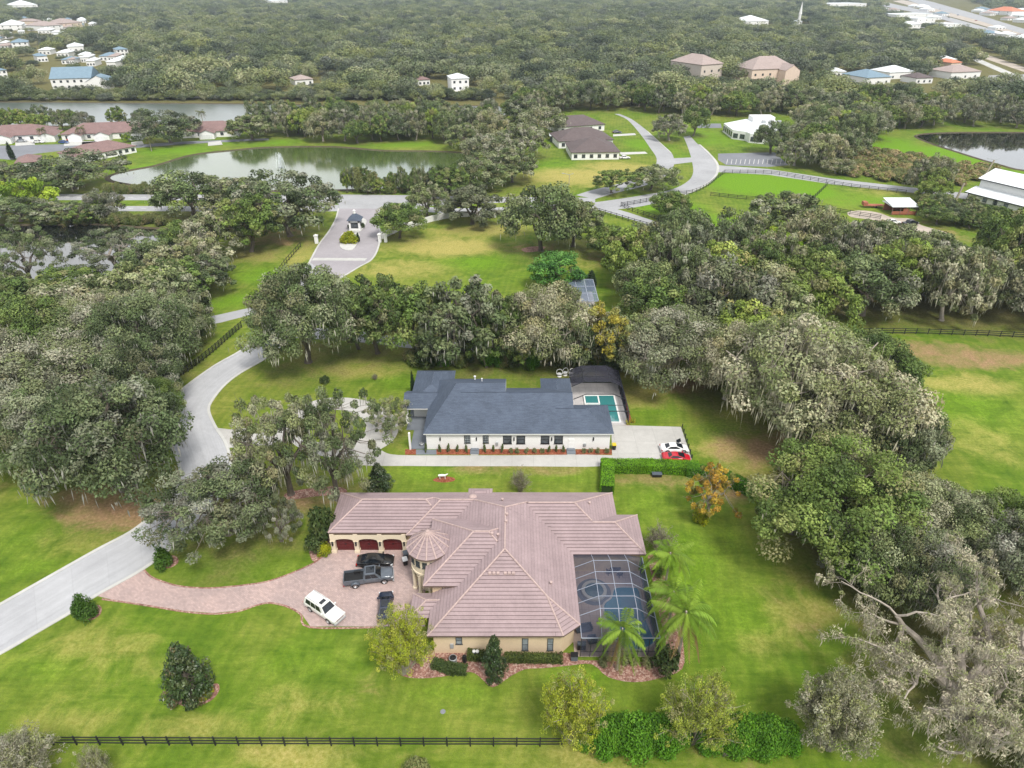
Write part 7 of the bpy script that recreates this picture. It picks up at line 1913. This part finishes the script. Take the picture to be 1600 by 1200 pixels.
# veteran oak, bottom right
x, y = G(1492, 1112); TREES.append((x, y, 13))
plant('veteran_oak', x, y, 11.5, 12.0, 'bare grey veteran oak with spreading mossy limbs at the bottom right', 'veteran_oak', 'tree', rot=.6, base=BASES['veteran_oak'])
at('crape_bush', 1290, 1168, 1040, 135, 'grey twiggy bush at the end of the bottom hedge', 'twiggy_bush', 'bush', hk=.8)
at('crape_bush', 45, 1222, 1152, 115, 'grey twiggy bush at the bottom left corner', 'twiggy_bush', 'bush', hk=.8); at('crape_bush', 165, 1232, 1160, 50, 'thin twiggy sapling right of the bottom left bush', 'twiggy_bush', 'bush', hk=.8)
at('oak_mossy', 1580, 1235, 1060, 190, 'grey mossy tree in the bottom right corner', 'oak_tree', 'tree', hk=.7)
# bushes under the belt and along the shores
und = 'palmettos and bushes under the belt behind the white house'
rng = np.random.default_rng(77)
for k in range(30):
    px = 640 + k*14.2 + rng.uniform(-9,9)
    if 1040 < px < 1060: continue
    kd = ('palmetto','shrub_wild','shrub_dark','palmetto','shrub_lush')[k % 5]
    py = 572 + rng.uniform(-9,7); w_ = rng.uniform(20,46)
    at(kd, px, py-2, py-20-rng.uniform(4,22), w_, {'palmetto':'fan leaved palmetto in the undergrowth behind the white house','shrub_wild':'straggly bush in the undergrowth behind the white house','shrub_dark':'dark bush in the undergrowth behind the white house','shrub_lush':'bright green bush in the undergrowth behind the white house'}[kd], 'palmetto' if kd=='palmetto' else 'wild_bush', 'bush', und, hk=.8)
for k in range(34):
    px = 540+k*6.2+rng.uniform(-3,3); kd = ('oak_mid_green','oak_mid_lime','oak_mid','shrub_wild')[k%4]
    at(kd, px, 302+rng.uniform(-5,1.5), rng.choice([262,268,272,278,284]), rng.uniform(14,25), 'slender bushy tree in the row along the green pond shore', 'shore_tree', 'tree', 'row of small trees along the green pond', hk=1.0, litter=False)
for k in range(16):
    px = 170+k*8.5+rng.uniform(-2,2); at('shrub_wild', px, 302.5, rng.choice([283,287,290,293]), rng.uniform(11,18), 'low bush in the row between the pond and the arterial road', 'shore_bush', 'bush', 'low bushes along the pond by the arterial road', hk=.95)
for k in range(16):
    px = 60+k*13; at('shrub_wild', px+rng.uniform(-5,5), 350+rng.uniform(-2,3), 333+rng.uniform(-3,3), 20, 'bush on the bank between the arterial road and the near pond', 'shore_bush', 'bush', 'bushes on the near pond bank', hk=.95)
for px,py,lab in ((70,222,'slim palm before the villas, left'),(130,220,'palm before the villas beside the red car'),(237,236,'palm on the pond lawn'),(318,195,'palm rising over the red brown roofs on the right')):
    at('palm_far', px, py, py-24, 20, lab, 'palm_tree', 'palm', hk=.9)
at('shrub_cypress', 20, 250, 218, 10, 'narrow conifer at the villa street corner', 'cypress_tree', 'tree'); at('tree_bright', 200, 222, 205, 16, 'round bright tree between the villas and the front roof', 'bright_tree', 'tree')
at('oak_mid', 268, 228, 172, 86, 'lone dark oak before the villas on the pond lawn'); at('oak_mid', 395, 222, 175, 70, 'dark oak at the corner of the villa lawn')
# fills: trees of a wood that nothing tells apart, each a tree of its own
def inside(p, poly):
    c = False; n = len(poly)
    for i in range(n):
        a, b = poly[i], poly[(i+1) % n]
        if (a[1] > p[1]) != (b[1] > p[1]) and p[0] < (b[0]-a[0])*(p[1]-a[1])/(b[1]-a[1]) + a[0]: c = not c
    return c
def fill(poly_px, n, kinds, label, group, rad=(6.5,9.5), hh=(11,16), gap=.75, seed=0, cat='tree', name='oak_tree', tries=60):
    rng = random.Random(seed); poly = GP(poly_px); xs = [p[0] for p in poly]; ys = [p[1] for p in poly]; done = 0
    for _ in range(n*tries):
        if done >= n: break
        x, y = rng.uniform(min(xs),max(xs)), rng.uniform(min(ys),max(ys))
        if not inside((x,y), poly): continue
        r = rng.uniform(*rad)
        if any((x-a)**2+(y-b)**2 < (gap*(r+c))**2 for a,b,c in TREES): continue
        TREES.append((x,y,r)); done += 1
        k = rng.choice(kinds); plant(k, x, y, r, rng.uniform(*hh), label, name, cat, group, base=BASES.get(k,(9.0,13.3)))
    return done
MIDK = ['oak_mid','oak_mid','oak_mid_pale','oak_mid_pale','oak_mid_green','oak_mid','oak_mid_lime']
NEARK = ['oak_near','oak_pale','oak_green','oak_pale','oak_mossy']
cnt = {}
cnt['lw'] = fill([(-60,520),(200,520),(250,560),(200,640),(120,690),(-60,700)], 7, NEARK[:4], 'moss hung oak filling the inside of the left wood', 'oaks inside the left wood', seed=1, gap=.62)
cnt['lw2'] = fill([(-80,492),(120,496),(260,490),(310,500),(260,530),(-80,530)], 8, MIDK, 'oak between the near pond and the left wood', 'oaks below the near pond', seed=2, gap=.6)
cnt['rw'] = fill([(985,440),(1040,412),(1100,410),(1150,415),(1290,412),(1380,414),(1480,430),(1600,425),(1700,420),(1720,508),(1420,508),(1340,508),(1290,530),(1190,570),(1110,565),(1010,530),(985,480)], 62, MIDK, 'oak inside the broad wood right of the white house', 'oaks inside the broad right wood', (6.5,10), (12,18), .60, 3)
cnt['rw2'] = fill([(1150,600),(1290,570),(1340,620),(1370,740),(1410,850),(1620,920),(1720,930),(1720,1000),(1560,960),(1400,920),(1310,840),(1280,740)], 8, ['oak_pale','oak_near','oak_mossy','oak_green'], 'oak inside the near right wood', 'oaks inside the near right wood', seed=4, gap=.6)
cnt['isl'] = fill([(390,203),(450,199),(560,194),(760,192),(790,205),(740,236),(640,224),(560,227),(450,221)], 46, MIDK, 'oak on the strip between the green pond and the far pond', 'oaks between the two big ponds', (5,8), (10,15), .54, 5)
cnt['isl2'] = fill([(0,198),(120,200),(230,200),(225,204),(0,206)], 10, MIDK, 'dark oak on the far pond shore behind the villas', 'oaks behind the villas', (4.5,6), (8,11), .6, 6)
cnt['mid'] = fill([(750,240),(790,212),(830,190),(850,176),(985,172),(1080,186),(1090,180),(1260,182),(1255,232),(1275,262),(1320,266),(1345,236),(1372,205),(1430,200),(1600,200),(1720,203),(1720,190),(1250,172),(980,160),(850,166),(780,195)], 95, MIDK, 'oak in the wood round the boulevard and the marsh', 'oaks round the boulevard and the marsh', (6.5,10), (11,16), .60, 7)
cnt['rr'] = fill([(1440,320),(1500,330),(1600,362),(1540,362),(1480,355),(1440,345)], 14, ['oak_mid_green','oak_mid','shrub_wild'], 'bushy tree between the barn and the sandy track', 'trees below the barn', (3,5), (4,6.5), .6, 8)
cnt['rr2'] = fill([(1420,292),(1478,300),(1480,318),(1440,322)], 5, MIDK, 'oak beside the barn at the end of the paddock', 'oaks at the paddock end', (5,7), (9,13), .6, 9)
cnt['marsh'] = fill([(1290,272),(1330,258),(1350,236),(1400,246),(1480,256),(1560,268),(1500,292),(1420,288),(1330,280)], 85, ['shrub_marsh','shrub_marsh','shrub_wild'], 'tawny marsh bush beyond the grey lane', 'bushes of the marsh', (2.5,4.2), (2.2,3.8), .42, 10, 'bush', 'marsh_bush')
print('fills', cnt, 'trees', len(TREES))

# the distant wood: one mass to the horizon, scattered as instances
def distant_wood():
    rng = np.random.default_rng(99)
    pts = []; scl = []
    d = 395.0
    clear = []                                       # where buildings, roads and lots keep the trees off (plan ellipses)
    for p0,p1,dd,hh,rm,lab in FB:
        a, b = G(*p0), G(*p1); L = math.hypot(b[0]-a[0],b[1]-a[1]); clear.append(((a[0]+b[0])/2, (a[1]+b[1])/2+dd*.35, L*.60+4, dd*.6+10)); fr_ = max(25., (12-.5*hh)*((a[1]+b[1])/2)/CAM_H); clear.append(((a[0]+b[0])/2, (a[1]+b[1])/2-fr_*.6, L*.48+3, fr_*.75))
    for px,py,rx,ry in ((110,142,60,5),(1108,130,22,6),(1206,134,40,6),(1310,126,50,5),(1590,130,60,12),(40,136,50,4)):
        x,y = G(px,py); s = scale_at(px,py); clear.append((x,y,rx/s,(G(px,py-ry)[1]-G(px,py+ry)[1])/2))
    polys = [GP(p) for p in ([(-500,158),(860,160),(860,200),(-500,200)],[(1350,0),(1400,-10),(1480,-10),(1660,50),(1660,98),(1560,66),(1440,40)],[(1455,70),(1500,66),(1660,122),(1660,150),(1520,100)],[(1430,204),(1800,204),(1800,270),(1430,270)],[(400,151),(760,141),(760,138),(300,148),(300,152)],[(60,146),(160,144),(170,130),(60,130)],[(1250,128),(1345,132),(1345,118),(1260,118)])]
    zones = [GP(p) for p in ([(-700,157),(-700,-28),(2300,-28),(2300,172),(1720,188),(1250,170),(980,158),(850,164),(760,157),(400,159),(0,156)],)]
    y = 395.0
    while y < 5200:
        step = 18.5*(1 + max(0,(y-900))/2400)
        half = min(y*0.98+60, 4200)
        for x in np.arange(-half, half, step):
            px_, py_ = x + rng.uniform(-.5,.5)*step, y + rng.uniform(-.5,.5)*step
            if any(((px_-a)/c)**2+((py_-b)/e)**2 < 1 for a,b,c,e in clear): continue
            q = (px_,py_)
            if not any(inside(q,z) for z in zones) or any(inside(q,z) for z in polys): continue
            if rng.random() < .05: continue
            pts.append((px_,py_,0)); s_ = rng.choice([.75,.95,1.2,1.45,1.7])*rng.uniform(.9,1.1)*(1 + max(0,(y-900))/2600); scl.append((s_, s_, min(1.35,.40+.55*s_)*rng.uniform(.8,1.2)))
        y += step*.9
    for px in np.linspace(-100,760,64):                # the wooded far shore
        for k in range(3):
            x,yy = G(px+rng.uniform(-5,5), 156.8-k*1.7+rng.uniform(-.8,.8)); pts.append((x,yy,0)); scl.append((rng.uniform(.40,.70),rng.uniform(.40,.70),rng.uniform(.35,.65)))
    # woods near a building stay low, as round any lot, so that roofs show over them
    P = np.array(pts); S = np.array(scl); H = 13.2*S[:,2]
    dep = P[:,1]*_c + CAM_H*_s; ppx = 800 + FPX*P[:,0]/dep; hw_ = FPX*9.0*S[:,0]/dep
    basey = 600 - FPX*(P[:,1]*_s - CAM_H*_c)/dep
    keepm = np.ones(len(P), bool)
    for (p0,p1,dd,hh) in [(q[0],q[1],q[2],q[3]) for k_, q in enumerate(FB) if q[5] not in SPRAWL or k_ % 5 < 3] + [((1085,131),(1128,128),30,15),((1168,134),(1242,131),30,13),((78,141),(150,139),25,9)]:
        bx0, bx1 = p0[0]-2, p1[0]+2; by = (p0[1]+p1[1])/2; bm_ = G((bx0+bx1)/2, by)[1]; sc_ = FPX/(bm_*_c+CAM_H*_s)
        line = by - .35*hh*sc_                        # leave the upper two thirds of the wall clear
        m = (ppx+hw_*.8 > bx0) & (ppx-hw_*.8 < bx1) & (basey > by-1.0) & (basey < by + 60)
        hmax = (basey - line)/ (FPX/dep) * 1.02
        low = m & (H > hmax)
        keepm &= ~(m & (hmax < 3.0)); S[low,2] = np.maximum(hmax[low],3.0)/13.2; S[low,:2] = np.minimum(S[low,:2], (.45+.045*np.maximum(hmax[low],3.0))[:,None]); H = 13.2*S[:,2]
        back = (ppx > bx0) & (ppx < bx1) & (P[:,1] > bm_-4) & (P[:,1] < bm_+dd+4); keepm &= ~back
    pts = [tuple(q) for q in P[keepm]]; scl = S[keepm]
    n = len(pts); print('distant trees', n)
    me = bpy.data.meshes.new('distant_wood'); me.from_pydata(pts, [], [])
    a = me.attributes.new('size','FLOAT_VECTOR','POINT'); a.data.foreach_set('vector', np.array(scl,np.float32).ravel())
    o = bpy.data.objects.new('distant_wood', me); COL.objects.link(o); tag(o, 'broad dark oak wood stretching to the hazy horizon', 'wood', kind='stuff')
    src = bpy.data.collections.new('far_tree_patterns')
    for mt, mc in LIB['far']:
        c = bpy.data.objects.new('far_tree', mc); src.objects.link(c)
    g = bpy.data.node_groups.new('scatter_wood','GeometryNodeTree')
    g.interface.new_socket('Geometry', in_out='INPUT', socket_type='NodeSocketGeometry'); g.interface.new_socket('Geometry', in_out='OUTPUT', socket_type='NodeSocketGeometry')
    N = g.nodes; L = g.links
    gi, go = N.new('NodeGroupInput'), N.new('NodeGroupOutput'); ip = N.new('GeometryNodeInstanceOnPoints'); ci = N.new('GeometryNodeCollectionInfo')
    ci.inputs['Collection'].default_value = src; ci.inputs['Separate Children'].default_value = True; ci.inputs['Reset Children'].default_value = True
    ri = N.new('FunctionNodeRandomValue'); ri.data_type = 'INT'; ri.inputs[4].default_value = 0; ri.inputs[5].default_value = len(LIB['far'])-1
    rr = N.new('FunctionNodeRandomValue'); rr.data_type = 'FLOAT_VECTOR'; rr.inputs[0].default_value = (0,0,0); rr.inputs[1].default_value = (0,0,6.283); rr.inputs['Seed'].default_value = 5
    na = N.new('GeometryNodeInputNamedAttribute'); na.data_type = 'FLOAT_VECTOR'; na.inputs['Name'].default_value = 'size'
    ip.inputs['Pick Instance'].default_value = True
    L.new(gi.outputs[0], ip.inputs['Points']); L.new(ci.outputs[0], ip.inputs['Instance']); L.new(ri.outputs[2], ip.inputs['Instance Index'])
    L.new(rr.outputs[0], ip.inputs['Rotation']); L.new(na.outputs[0], ip.inputs['Scale']); L.new(ip.outputs[0], go.inputs[0])
    md = o.modifiers.new('scatter','NODES'); md.node_group = g
distant_wood()

# the ground last: leaf litter under every tree of the woods
extra = [(x, y, r*1.05, r*1.05, 1, .62) for x, y, r in TREES]
make_ground(extra)

# aerial haze
HAZE = True
if HAZE:
    mb = MB(); mb.box(-9500, 9500, -300, 11500, -1.0, 76.0); hz = mb.build('haze', [])
    hz.data.materials.clear(); t = NT('haze_air'); v = t.n('VolumePrincipled'); v.inputs['Color'].default_value = (.74,.87,1.0,1); v.inputs['Density'].default_value = 0.00012; v.inputs['Anisotropy'].default_value = .2
    t.l(v.outputs['Volume'], t.out.inputs['Volume']); hz.data.materials.append(t.mat); hz['kind'] = 'stuff'
